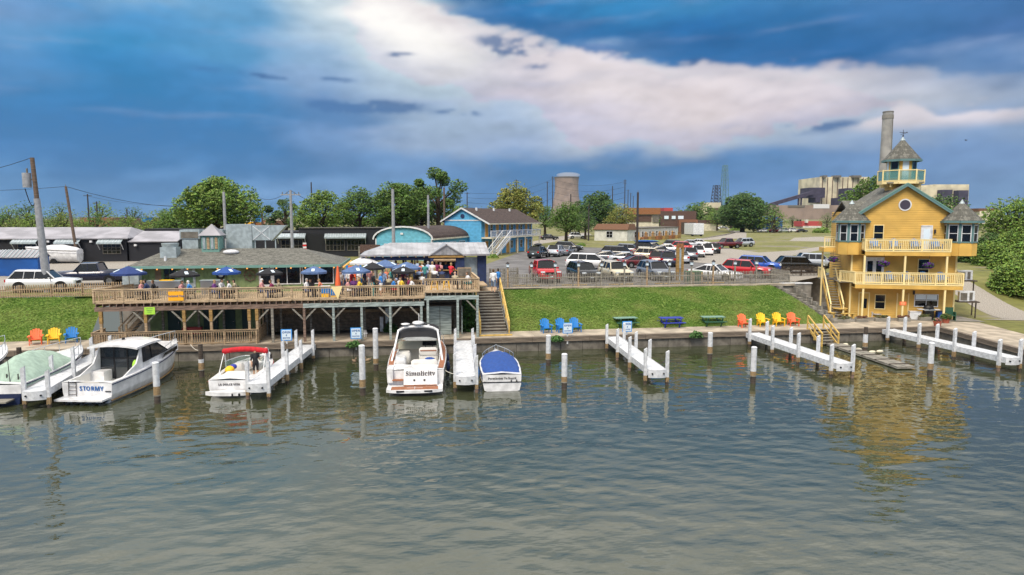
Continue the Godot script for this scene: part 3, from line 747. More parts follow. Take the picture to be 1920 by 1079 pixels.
func boat_big(at: Vector3, turn: float) -> void:
	var t := thing("open_cruiser", "large white open cruiser with black canvas top, tan decks and radar", "boat", at, turn)
	var L := 9.9; var B := 3.35; var f0 := 1.15; var f1 := 1.75
	hull_parts(t, L, B, f0, f1, "gel", "gel", "black", 0.10, 0.52, 0.42, 0.62)
	# swim platform with teak
	var st := S(); var a := []; var b := []
	for k in 11:
		var u := lerpf(-1, 1, k / 10.0); a.append(Vector3(u * 1.5, 0.36, 1.35 - 0.30 * pow(absf(u), 3.0))); b.append(a[k] - Vector3(0, 0.16, 0))
	loft(st, [a, b], false, false)
	for k in 10: tri(st, Vector3(0, 0.36, -0.1), a[k], a[k + 1])
	tri(st, Vector3(0, 0.36, -0.1), Vector3(-1.5, 0.36, -0.1), a[0]); tri(st, Vector3(0, 0.36, -0.1), a[10], Vector3(1.5, 0.36, -0.1))
	obj("swim_platform", st, "gel", t, true)
	lbox("platform_teak", t, Vector3(0, 0.368, 0.85), Vector3(2.5, 0.02, 0.62), "teak")
	lbox("platform_band", t, Vector3(0, 0.30, 1.285), Vector3(1.9, 0.09, 0.1), "canvasblack")
	for s in [-1, 1]: lbox("platform_inlay", t, Vector3(s * 0.22, 0.381, 0.85), Vector3(0.42, 0.006, 0.03), "gel")
	lbox("platform_inlay", t, Vector3(0, 0.381, 0.85), Vector3(0.03, 0.006, 0.5), "gel")
	# aft face: sun pad block on the right, walk-through with teak on the left
	st = S(); prism(st, [Vector3(-0.62, 0.38, 0.42), Vector3(1.2, 0.38, 0.42), Vector3(1.2, 1.30, 0.02), Vector3(-0.62, 1.30, 0.02)], Vector3(0, 0, -0.62)); obj("transom_locker", st, "gel", t, true)
	lbox("walkway_teak", t, Vector3(-0.95, 0.66, -0.3), Vector3(0.58, 0.05, 1.2), "teak")
	lbox("walkway_side", t, Vector3(-1.36, 0.9, -0.35), Vector3(0.3, 0.75, 1.1), "gel")
	for x in [-0.05, 0.5]: lbox("vent", t, Vector3(x, 0.66, 0.305), Vector3(0.1, 0.1, 0.06), "black", Basis(Vector3.RIGHT, -0.41))
	ltext(t, "Simplicity", Vector3(0.28, 1.0, 0.2), 0.26, "inkdark", "Droid Serif", 0.9)
	lbox("transom_strip", t, Vector3(0.28, 0.41, 0.44), Vector3(1.8, 0.05, 0.04), "teak")
	for s in [-1, 1]:
		st = S(); var q := []
		for i in 9:
			var u := lerpf(0.03, 0.72, i / 8.0); var w := bw(u, B)
			q.append([Vector3(s * (w - 0.05), sh(u, f0, f1) + 0.045, -L * u), Vector3(s * (w - 0.34), sh(u, f0, f1) + 0.05, -L * u)])
		if s > 0: q.reverse()
		loft(st, q, false, false); obj("tan_sidedeck", st, "teak", t, true)
	# cockpit furniture
	cushion("stern_seat", t, Vector3(0.45, 0.92, -1.5), Vector3(1.5, 0.5, 0.7), "vinyl"); cushion("stern_seat_back", t, Vector3(0.45, 1.25, -1.12), Vector3(1.5, 0.5, 0.25), "vinyl")
	cushion("helm_seat", t, Vector3(0.62, 1.15, -3.35), Vector3(1.15, 0.75, 0.7), "vinyl"); cushion("helm_seat_back", t, Vector3(0.62, 1.6, -3.05), Vector3(1.1, 0.45, 0.22), "vinyl")
	lbox("seat_stripe", t, Vector3(0.62, 1.66, -2.925), Vector3(0.95, 0.06, 0.02), "teak")
	cushion("wet_bar", t, Vector3(-0.95, 1.05, -2.3), Vector3(0.65, 0.85, 1.2), "gel"); cushion("companion_seat", t, Vector3(-0.85, 1.15, -3.6), Vector3(0.8, 0.7, 0.7), "vinyl")
	lbox("carpet", t, Vector3(-0.15, 0.635, -2.9), Vector3(0.8, 0.02, 3.2), "concretegrey")
	var st2 := S(); ball(st2, Vector3(0.75, 1.48, -1.3), Vector3(0.3, 0.12, 0.2), 9, 6); obj("towel", st2, "canvasblue", t, true)
	# dash, wheel, windscreen
	st = S(); prism(st, [Vector3(-1.25, 1.5, -4.3), Vector3(1.25, 1.5, -4.3), Vector3(1.25, 1.92, -4.7), Vector3(-1.25, 1.92, -4.7)], Vector3(0, -0.1, -0.75)); obj("dashboard", st, "cream", t, true)
	lbox("instrument_panel", t, Vector3(0.65, 1.83, -4.42), Vector3(0.85, 0.26, 0.06), "black", Basis(Vector3.RIGHT, -0.7))
	st = S(); var wq := []
	for k in 13: wq.append(Vector3(0.62 + 0.22 * cos(TAU * k / 12.0), 1.72 + 0.2 * sin(TAU * k / 12.0), -4.12 - 0.1 * sin(TAU * k / 12.0)))
	path(st, wq, 0.022, 5); obj("steering_wheel", st, "black", t, true)
	st = S(); var lo := []; var hi := []
	for k in 13:
		var u := lerpf(-1, 1, k / 12.0); var z := -5.9 + 2.3 * pow(absf(u), 2.4)
		lo.append(Vector3(u * 1.42, 1.5 + 0.1 * (1 - u * u), z)); hi.append(Vector3(u * 1.26, 2.3, z + 0.75 * (1.0 - 0.5 * absf(u))))
	loft(st, [hi, lo], false, false); obj("windscreen", st, "paneteal", t, true)
	st = S(); path(st, hi, 0.03, 5); path(st, lo, 0.025, 5); obj("windscreen_frame", st, "gel", t, true)
	# radar arch and canvas
	st = S()
	for s in [-1, 1]:
		loft(st, [[Vector3(s * 1.52, 1.2, -2.0), Vector3(s * 1.42, 1.2, -2.0), Vector3(s * 1.42, 1.2, -2.75), Vector3(s * 1.52, 1.2, -2.75)], [Vector3(s * 1.22, 2.75, -3.5), Vector3(s * 1.12, 2.75, -3.5), Vector3(s * 1.12, 2.75, -3.95), Vector3(s * 1.22, 2.75, -3.95)]], true, true, false)
	var cr := []
	for k in 9:
		var u := lerpf(-1, 1, k / 8.0); cr.append(Vector3(u * 1.2, 2.98 - 0.26 * u * u * u * u, -3.72))
	path(st, cr, 0.085, 6); obj("radar_arch", st, "gel", t, true)
	st = S(); var rows := []
	for j in 6:
		var v := j / 5.0; var row := []
		for k in 9:
			var u := lerpf(-1, 1, k / 8.0)
			row.append(Vector3(u * lerpf(1.36, 1.2, v), lerpf(2.42, 2.96, pow(v, 0.55)) - 0.22 * pow(absf(u), 3.5), lerpf(-3.3, -5.2, v)))
		rows.append(row)
	rows.reverse(); loft(st, rows, false, false); obj("canvas_top", st, "canvasblack", t, true)
	st = S(); tube(st, Vector3(0, 2.98, -3.75), Vector3(0, 3.12, -3.75), 0.1, 0.1, 8); ball(st, Vector3(0, 3.2, -3.75), Vector3(0.36, 0.12, 0.36), 14, 6); obj("radar_dome", st, "gel", t, true)
	st = S(); tube(st, Vector3(-0.75, 2.85, -3.75), Vector3(-0.75, 3.1, -3.75), 0.03, 0.03, 6); ball(st, Vector3(-0.75, 3.14, -3.75), Vector3(0.28, 0.06, 0.28), 12, 5); obj("satellite_dome", st, "gel", t, true)
	st = S(); tube(st, Vector3(0.05, 3.2, -3.9), Vector3(0.05, 3.75, -3.9), 0.025, 0.02, 6); tube(st, Vector3(0.62, 2.9, -3.75), Vector3(0.62, 3.1, -3.75), 0.05, 0.07, 8); obj("antenna", st, "gel", t, true)
	rail(t, L, B, f0, f1, 0.55, 0.62)
	fender(t, Vector3(1.78, 0.62, -3.2), "navyhull"); fender(t, Vector3(1.72, 0.6, -5.6), "navyhull")

func boat_hardtop(at: Vector3, turn: float) -> void:
	var t := thing("hardtop_cruiser", "white hardtop cabin cruiser lettered STORMY with dark cabin glass", "boat", at, turn)
	var L := 8.6; var B := 2.85; var f0 := 1.05; var f1 := 1.75
	hull_parts(t, L, B, f0, f1, "gel", "gel", "navyhull", 0.03, 0.34, 0.2, 0.55)
	var st := S()
	for s in [-1, 1]:
		var q := []
		for i in 15:
			var u := i / 14.0; q.append(Vector3(s * (bw(u, B) * lerpf(0.94, 0.78, u) + 0.015), 0.14 + 0.22 * u * u, -L * u + 0.055 * L * pow(u, 3.0)))
		path(st, q, 0.035, 5)
	obj("waterline_stripe", st, "woodnew", t, true)
	lbox("swim_platform", t, Vector3(0, 0.30, 0.36), Vector3(2.5, 0.09, 0.75), "gel")
	for k in 5: lbox("platform_bracket", t, Vector3(-1.0 + 0.5 * k, 0.17, 0.2), Vector3(0.06, 0.2, 0.4), "black")
	st = S()
	for x in [-0.95, -0.55]: tube(st, Vector3(x, 0.36, 0.06), Vector3(x, 1.12, 0.03), 0.018, 0.018, 5)
	for k in 4: tube(st, Vector3(-0.95, 0.45 + 0.2 * k, 0.06), Vector3(-0.55, 0.45 + 0.2 * k, 0.06), 0.016, 0.016, 5)
	obj("boarding_ladder", st, "poledark", t, true)
	ltext(t, "STORMY", Vector3(0.25, 0.76, 0.03), 0.24, "ink")
	lbox("exhaust_trim", t, Vector3(1.12, 0.62, 0.03), Vector3(0.3, 0.05, 0.03), "black")
	# cabin: aft bulkhead of dark glass, side glass, raked screen, hardtop
	var zc := -0.34 * L
	for s in [-1, 1]:
		st = S(); prism(st, [Vector3(s * 1.24, 1.1, -1.1), Vector3(s * 1.24, 1.55, -2.3), Vector3(s * 1.20, 2.5, zc), Vector3(s * 1.24, 1.1, zc)], Vector3(-s * 0.07, 0, 0)); obj("wing_panel", st, "gel", t, true)
	lbox("aft_glass", t, Vector3(0, 1.55, zc), Vector3(2.3, 1.9, 0.05), "smoke")
	for x in [-1.17, -0.38, 0.38, 1.17]: lbox("mullion", t, Vector3(x, 1.55, zc + 0.03), Vector3(0.07, 1.95, 0.06), "canvasblack")
	lbox("mullion", t, Vector3(0, 1.75, zc + 0.03), Vector3(2.3, 0.06, 0.06), "canvasblack")
	lbox("bench", t, Vector3(-0.85, 0.85, zc + 0.5), Vector3(0.75, 0.6, 0.7), "gel")
	for s in [-1, 1]:
		st = S(); prism(st, [Vector3(s * 1.25, 1.55, zc), Vector3(s * 1.22, 2.42, zc), Vector3(s * 1.18, 2.42, zc - 1.35), Vector3(s * 1.2, 1.75, zc - 2.5)], Vector3(-s * 0.04, 0, 0)); obj("side_glass", st, "smoke", t, true)
		st = S(); path(st, [Vector3(s * 1.26, 1.55, zc), Vector3(s * 1.23, 2.43, zc), Vector3(s * 1.19, 2.43, zc - 1.35), Vector3(s * 1.21, 1.75, zc - 2.5), Vector3(s * 1.26, 1.55, zc)], 0.035, 5); tube(st, Vector3(s * 1.21, 2.42, zc - 0.75), Vector3(s * 1.25, 1.6, zc - 0.85), 0.03, 0.03, 5); obj("side_glass_frame", st, "canvasblack", t, true)
		st = S(); prism(st, [Vector3(s * 1.27, 1.0, zc + 0.05), Vector3(s * 1.25, 1.56, zc), Vector3(s * 1.2, 1.78, zc - 2.55), Vector3(s * 0.75, 1.75, -L * 0.86), Vector3(s * 0.9, 1.4, -L * 0.83)], Vector3(-s * 0.05, 0, 0)); obj("cabin_side", st, "gel", t, true)
		st = S(); prism(st, [Vector3(s * 1.275, 1.28, -L * 0.53), Vector3(s * 1.235, 1.62, -L * 0.60), Vector3(s * 1.03, 1.74, -L * 0.79), Vector3(s * 1.0, 1.52, -L * 0.80), Vector3(s * 1.2, 1.24, -L * 0.56)], Vector3(s * 0.02, 0, 0)); obj("hull_window", st, "windowdark", t, true)
	st = S(); quad(st, Vector3(-1.18, 2.42, zc - 1.35), Vector3(1.18, 2.42, zc - 1.35), Vector3(1.2, 1.78, zc - 2.55), Vector3(-1.2, 1.78, zc - 2.55)); obj("windscreen", st, "smoke", t, true)
	st = S(); quad(st, Vector3(-1.2, 1.78, zc - 2.55), Vector3(1.2, 1.78, zc - 2.55), Vector3(0.72, 1.86, -L * 0.88), Vector3(-0.72, 1.86, -L * 0.88)); obj("cabin_top", st, "gel", t, true)
	st = S(); var rows := []
	for j in 7:
		var v := j / 6.0; var row := []
		for k in 9:
			var u := lerpf(-1, 1, k / 8.0); row.append(Vector3(u * lerpf(1.4, 1.25, v), 2.62 - 0.14 * u * u + 0.05 * sin(v * PI), zc + 0.75 - 2.6 * v))
		rows.append(row)
	rows.reverse(); loft(st, rows, false, false)
	var un := []
	for r in rows:
		var w := []
		for p in r: w.append(p - Vector3(0, 0.11, 0))
		w.reverse(); un.append(w)
	loft(st, un, false, false)
	for e in [0, 6]:
		for k in 8: quad(st, rows[e][k], rows[e][k + 1], rows[e][k + 1] - Vector3(0, 0.11, 0), rows[e][k] - Vector3(0, 0.11, 0))
	for k in 6:
		quad(st, rows[k][0], rows[k + 1][0], rows[k + 1][0] - Vector3(0, 0.11, 0), rows[k][0] - Vector3(0, 0.11, 0)); quad(st, rows[k + 1][8], rows[k][8], rows[k][8] - Vector3(0, 0.11, 0), rows[k + 1][8] - Vector3(0, 0.11, 0))
	obj("hardtop", st, "gel", t, true)
	rail(t, L, B, f0, f1, 0.6, 0.6)
	var gs := S(); ball(gs, Vector3(0.95, 1.3, zc + 0.25), Vector3(0.16, 0.42, 0.2), 10, 8); obj("green_fender", gs, "lime", t, true)
	lbox("searchlight", t, Vector3(-0.2, 2.72, zc - 0.6), Vector3(0.1, 0.12, 0.14), "canvasblack")

func boat_red(at: Vector3, turn: float) -> void:
	var t := thing("bowrider_boat", "white open motorboat with red folded canvas top and maroon stripe", "boat", at, turn)
	var L := 6.2; var B := 2.45; var f0 := 0.85; var f1 := 1.05
	hull_parts(t, L, B, f0, f1, "gel", "gel", "redroof", 0.17, 0.86, 0.26, 0.34)
	var st := S(); var a := []; var b := []
	for k in 9:
		var u := lerpf(-1, 1, k / 8.0); a.append(Vector3(u * 1.18, 0.34, 0.62 - 0.25 * pow(absf(u), 3.0))); b.append(a[k] - Vector3(0, 0.2, 0))
	loft(st, [a, b], false, false)
	for k in 8: tri(st, Vector3(0, 0.34, -0.1), a[k], a[k + 1])
	obj("swim_platform", st, "gel", t, true)
	cushion("sun_pad", t, Vector3(0.0, 0.86, -0.75), Vector3(1.5, 0.3, 0.95), "vinyl"); cushion("stern_bench", t, Vector3(-0.1, 0.72, -1.5), Vector3(1.5, 0.5, 0.5), "vinyl")
	for s in [-1, 1]:
		cushion("bucket_seat", t, Vector3(s * 0.55, 0.78, -3.0), Vector3(0.5, 0.75, 0.5), "vinyl")
		cushion("bow_bench", t, Vector3(s * 0.45, 0.7, -4.75), Vector3(0.35, 0.4, 1.1), "vinyl")
		st = S(); prism(st, [Vector3(s * 1.243, 0.62, -1.2), Vector3(s * 1.243, 0.78, -1.5), Vector3(s * 1.243, 0.80, -3.0), Vector3(s * 1.243, 0.7, -2.2)], Vector3(s * 0.02, 0, 0)); obj("maroon_flash", st, "red", t, true)
		st = S(); prism(st, [Vector3(s * 0.95, 0.9, -3.4), Vector3(s * 0.25, 0.9, -3.55), Vector3(s * 0.25, 1.05, -3.9), Vector3(s * 0.95, 1.05, -3.9)], Vector3(0, -0.45, -0.05)); obj("console", st, "gel", t, true)
		st = S(); var lo := []; var hi := []
		for k in 7:
			var u := k / 6.0; lo.append(Vector3(s * lerpf(0.3, 1.12, pow(u, 0.6)), 1.0, -4.1 + 1.7 * u * u)); hi.append(lo[k] + Vector3(-s * 0.1, 0.42, 0.28))
		loft(st, [hi, lo], false, false); obj("windscreen", st, "paneteal", t, true)
		st = S(); path(st, hi, 0.02, 5); obj("windscreen_frame", st, "steel", t, true)
	# folded top on its poles
	st = S(); var q := []
	for k in 9:
		var u := lerpf(-1, 1, k / 8.0); q.append(Vector3(u * 1.15, 2.05 - 0.12 * u * u, -2.5))
	for i in 8: tube(st, q[i], q[i + 1], 0.15, 0.15, 9)
	ball(st, q[0], Vector3(0.15, 0.17, 0.15), 8, 6); ball(st, q[8], Vector3(0.15, 0.17, 0.15), 8, 6)
	obj("folded_top", st, "canvasred", t, true)
	for s in [-1, 1]:
		st = S(); tube(st, Vector3(s * 1.16, 1.95, -2.5), Vector3(s * 1.2, 0.86, -1.7), 0.025, 0.025, 6); tube(st, Vector3(s * 1.16, 1.95, -2.5), Vector3(s * 1.18, 0.88, -2.75), 0.025, 0.025, 6); obj("top_pole", st, "gel", t, true)
	st = S(); ball(st, Vector3(-0.72, 0.98, -2.0), Vector3(0.26, 0.22, 0.3), 9, 6); obj("beach_towel", st, "chairyellow", t, true)
	st = S(); ball(st, Vector3(-0.6, 1.1, -2.25), Vector3(0.2, 0.15, 0.2), 9, 6); obj("purple_bag", st, "tableblue", t, true)
	for x in [0.3, 0.65]: lbox("cleat", t, Vector3(x, 0.2, 0.6), Vector3(0.08, 0.14, 0.05), "black")
	ltext(t, "LA DOLCE VITA", Vector3(-0.05, 0.62, 0.03), 0.12, "inkdark")

func cover(t: Node3D, L: float, B: float, f0: float, f1: float, s0: float, s1: float, peak: float, ps: float, m: String, hang := 0.18) -> void:
	var st := S(); var rows := []
	for i in 21:
		var s := lerpf(s0, s1, i / 20.0); var row := []
		var ridge := peak * exp(-pow((s - ps) / (0.30 if s < ps else 0.34), 2.0)) + 0.12
		if i == 0 or i == 20: ridge = 0.10
		for k in 15:
			var u := lerpf(-1, 1, k / 14.0)
			var v := absf(u)
			var y := sh(s, f0, f1) + ridge * (1.0 - pow(v, 1.25)) + 0.03 + 0.018 * sin(u * 9.0 + i * 1.3)
			if k == 0 or k == 14: y -= hang
			row.append(Vector3(u * (maxf(bw(s, B), 0.1) + 0.035), y, -L * s))
		rows.append(row)
	rows.reverse(); loft(st, rows, false, false)
	var e0: Array = rows[20]
	for k in 14: quad(st, e0[k], e0[k + 1], Vector3(e0[k + 1].x, e0[0].y - 0.12, e0[k + 1].z + 0.03), Vector3(e0[k].x, e0[0].y - 0.12, e0[k].z + 0.03))
	obj("canvas_cover", st, m, t, true)
func boat_blue(at: Vector3, turn: float) -> void:
	var t := thing("blue_covered_boat", "small white boat under a taut royal blue canvas cover", "boat", at, turn)
	var L := 6.0; var B := 2.3; var f0 := 0.92; var f1 := 1.15
	hull_parts(t, L, B, f0, f1, "gel", "gel", "black", 0.2, 0.2, 0.2, 0.4)
	cover(t, L, B, f0, f1, 0.06, 0.84, 0.30, 0.42, "canvasblue")
	rail(t, L, B, f0, f1, 0.62, 0.32)
	ltext(t, "Permission To Board", Vector3(0, 0.72, 0.03), 0.11, "inkdark", "Droid Serif")
	lbox("black_band", t, Vector3(0, 0.50, 0.01), Vector3(2.16, 0.05, 0.03), "black")
	for x in [0.5, 0.8]: lbox("tow_eye", t, Vector3(x, 0.58, 0.04), Vector3(0.05, 0.12, 0.05), "black")
	fender(t, Vector3(-1.3, 0.55, -2.9), "chairblue"); fender(t, Vector3(-1.28, 0.5, -2.2), "chairblue")
func boat_sage(at: Vector3, turn: float) -> void:
	var t := thing("sage_covered_boat", "white and navy motorboat under a pale sage canvas cover", "boat", at, turn)
	var L := 8.4; var B := 2.8; var f0 := 1.05; var f1 := 1.5
	hull_parts(t, L, B, f0, f1, "gel", "navyhull", "navyhull", 0.2, 0.2, 0.2, 0.4, 0.55)
	cover(t, L, B, f0, f1, 0.05, 0.62, 0.95, 0.3, "canvassage", 0.2)
	lbox("swim_platform", t, Vector3(-0.2, 0.3, 0.36), Vector3(2.3, 0.07, 0.7), "woodgrey")
	ltext(t, "SUNR", Vector3(-0.2, 0.42, 0.04), 0.17, "signpale")
	for s in [-1, 1]:
		var st := S(); prism(st, [Vector3(s * 1.3, 1.22, -L * 0.6), Vector3(s * 1.2, 1.42, -L * 0.68), Vector3(s * 1.02, 1.44, -L * 0.77), Vector3(s * 1.12, 1.26, -L * 0.70)], Vector3(s * 0.03, 0, 0)); obj("hull_window", st, "windowdark", t, true)
	var sr := S(); tube(sr, Vector3(0.55, 1.1, -0.4), Vector3(0.45, 2.2, -0.5), 0.02, 0.015, 5); tube(sr, Vector3(0.9, 1.1, -0.5), Vector3(0.9, 1.5, -0.5), 0.03, 0.03, 6); tube(sr, Vector3(0.35, 1.1, -0.5), Vector3(0.35, 1.5, -0.5), 0.03, 0.03, 6); obj("rod_holders", sr, "poledark", t, true)
	rail(t, L, B, f0, f1, 0.62, 0.55)
func boat_edge(at: Vector3, turn: float) -> void:
	var t := thing("navy_boat", "navy hulled boat bow with white deck and steel rail", "boat", at, turn)
	hull_parts(t, 8.0, 2.8, 1.1, 1.75, "gel", "navyhull", "gel", 0.1, 0.4, 0.3, 0.5, 0.85)
	rail(t, 8.0, 2.8, 1.1, 1.75, 0.6, 0.6)
func boats() -> void:
	boat_edge(Vector3(-24.5, 0, -37.4), 0.0)
	boat_sage(Vector3(-20.9, 0, -37.4), -0.06)
	boat_hardtop(Vector3(-16.45, 0, -37.2), -0.2)
	boat_red(Vector3(-9.55, 0, -37.6), -0.10)
	boat_big(Vector3(0.25, 0, -37.2), -0.06)
	boat_blue(Vector3(4.95, 0, -36.4), -0.07)
	rope(Vector3(1.9, 1.0, -37.6), Vector3(2.85, 0.95, -37.2), 0.15, "white rope from the big cruiser to its dock")
	rope(Vector3(3.85, 0.7, -37.0), Vector3(4.0, 0.6, -36.4), 0.2, "white rope from the blue covered boat to its dock")
	rope(Vector3(-13.6, 1.6, -44.6), P(378, 655, 1.4), 0.2, "rope from the hardtop cruiser bow to the dark topped piling")
	for q in [[664, 679, 0.6, "brown duck swimming near the sea wall"], [690, 677, -0.9, "pale duck swimming between the two tall pilings"]]:
		var d := thing("duck", q[3], "duck", P(q[0], q[1], 0.0), q[2], "ducks on the water")
		var st := S(); ball(st, Vector3(0, 0.07, 0), Vector3(0.11, 0.09, 0.22), 10, 7); tube(st, Vector3(0, 0.1, 0.15), Vector3(0, 0.25, 0.2), 0.045, 0.035, 7); ball(st, Vector3(0, 0.27, 0.22), Vector3(0.05, 0.05, 0.065), 8, 6); tube(st, Vector3(0, 0.26, 0.27), Vector3(0, 0.25, 0.33), 0.02, 0.012, 5); tube(st, Vector3(0, 0.1, -0.18), Vector3(0, 0.16, -0.28), 0.05, 0.01, 6)
		obj("body", st, "taupe" if q[2] > 0 else "woodtan", d, true)
	var bd := thing("bird", "dark bird gliding far off in the sky", "bird", PR(1812, 263, 110.0), 0.4)
	var bs := S(); ball(bs, Vector3.ZERO, Vector3(0.07, 0.07, 0.2), 8, 6)
	for s in [-1, 1]: tri(bs, Vector3(s * 0.05, 0.02, 0.09), Vector3(s * 0.55, 0.14, -0.02), Vector3(s * 0.05, 0.02, -0.09))
	obj("body", bs, "poledark", bd, true)
# ---------- timber railings: posts, rails and single balusters, a -> b along the floor
func railing(t: Node3D, a: Vector3, b: Vector3, h: float, m: String, span := 1.7, gap := 0.155, cap_w := 0.14, bal := 0.042) -> void:
	var L := a.distance_to(b); var n := maxi(1, roundi(L / span)); var d := (b - a) / L
	var bs := Basis(d, Vector3.UP, d.cross(Vector3.UP))
	for i in n + 1: bx("rail_post", t, a.lerp(b, i / float(n)) + Vector3(0, h * 0.5, 0), Vector3(0.1, h, 0.1), m, bs)
	stick("top_rail", t, a + Vector3(0, h + 0.02, 0) - d * 0.05, b + Vector3(0, h + 0.02, 0) + d * 0.05, cap_w, 0.045, m)
	stick("under_rail", t, a + Vector3(0, h - 0.07, 0), b + Vector3(0, h - 0.07, 0), 0.04, 0.09, m)
	stick("bottom_rail", t, a + Vector3(0, 0.12, 0), b + Vector3(0, 0.12, 0), 0.04, 0.09, m)
	var k := int(L / gap)
	for i in range(1, k):
		bx("baluster", t, a.lerp(b, i / float(k)) + Vector3(0, h * 0.5 + 0.02, 0), Vector3(bal, h - 0.1, bal), m, bs)
func roof_quad(nm: String, t: Node3D, a: Vector3, b: Vector3, c: Vector3, d: Vector3, m: String, thick := 0.12) -> MeshInstance3D:   # a b eave/ridge order clockwise from outside
	var st := S(); quad(st, a, b, c, d)
	var n := (b - a).cross(d - a).normalized() * thick
	if n.y > 0: n = -n
	quad(st, d + n, c + n, b + n, a + n); quad(st, b, a, a + n, b + n); quad(st, c, b, b + n, c + n); quad(st, d, c, c + n, d + n); quad(st, a, d, d + n, a + n)
	return obj(nm, st, m, t)
func roof_tri(nm: String, t: Node3D, a: Vector3, b: Vector3, c: Vector3, m: String) -> MeshInstance3D:
	var st := S()
	var u := (b - a).normalized(); var v := (c - a) - u * (c - a).dot(u); var vl := v.length(); v = v.normalized()
	for p in [a, b, c]:
		st.set_uv(Vector2((p - a).dot(u), vl - (p - a).dot(v))); st.add_vertex(p)
	for p in [a, c, b]:
		st.set_uv(Vector2(0, 0)); st.add_vertex(p - Vector3(0, 0.1, 0))
	return obj(nm, st, m, t)
func window(t: Node3D, c: Vector3, w: float, h: float, b: Basis, frame: String, split := 1, glass := "windowdark", bars := 1) -> void:   # b.z points out of the wall
	var f := bx("window", t, c + b.z * 0.03, Vector3(w, h, 0.05), glass, b)
	var fr := 0.07
	for s in [-1, 1]:
		bx("frame", f, c + b.x * s * (w / 2 + fr / 2) + b.z * 0.05, Vector3(fr, h + fr * 2, 0.1), frame, b)
		bx("frame", f, c + b.y * s * (h / 2 + fr / 2) + b.z * 0.05, Vector3(w, fr, 0.1), frame, b)
	for k in split: bx("mullion", f, c + b.x * (w * (k + 1.0) / (split + 1) - w / 2) + b.z * 0.06, Vector3(0.05, h, 0.05), frame, b)
	for k in bars: bx("sash_bar", f, c + b.y * (h * (k + 1.0) / (bars + 1) - h / 2) + b.z * 0.058, Vector3(w, 0.045, 0.045), frame, b)
func clap(st: SurfaceTool, a: Vector3, b: Vector3, y0: float, y1: float, step := 0.2, hole := []) -> void:   # lapped boards from a to b, facing left of a -> b seen from above
	var d := (b - a); d.y = 0
	var n := d.normalized().cross(Vector3.UP)
	var k := int(ceil((y1 - y0) / step))
	for i in k:
		var ya := y0 + i * step; var yb := minf(ya + step, y1)
		var p := Vector3(a.x, 0, a.z); var q := Vector3(b.x, 0, b.z)
		quad(st, p + Vector3(0, yb, 0), q + Vector3(0, yb, 0), q + n * 0.035 + Vector3(0, ya, 0), p + n * 0.035 + Vector3(0, ya, 0))
		quad(st, p + n * 0.035 + Vector3(0, ya, 0), q + n * 0.035 + Vector3(0, ya, 0), q + Vector3(0, ya, 0), p + Vector3(0, ya, 0))

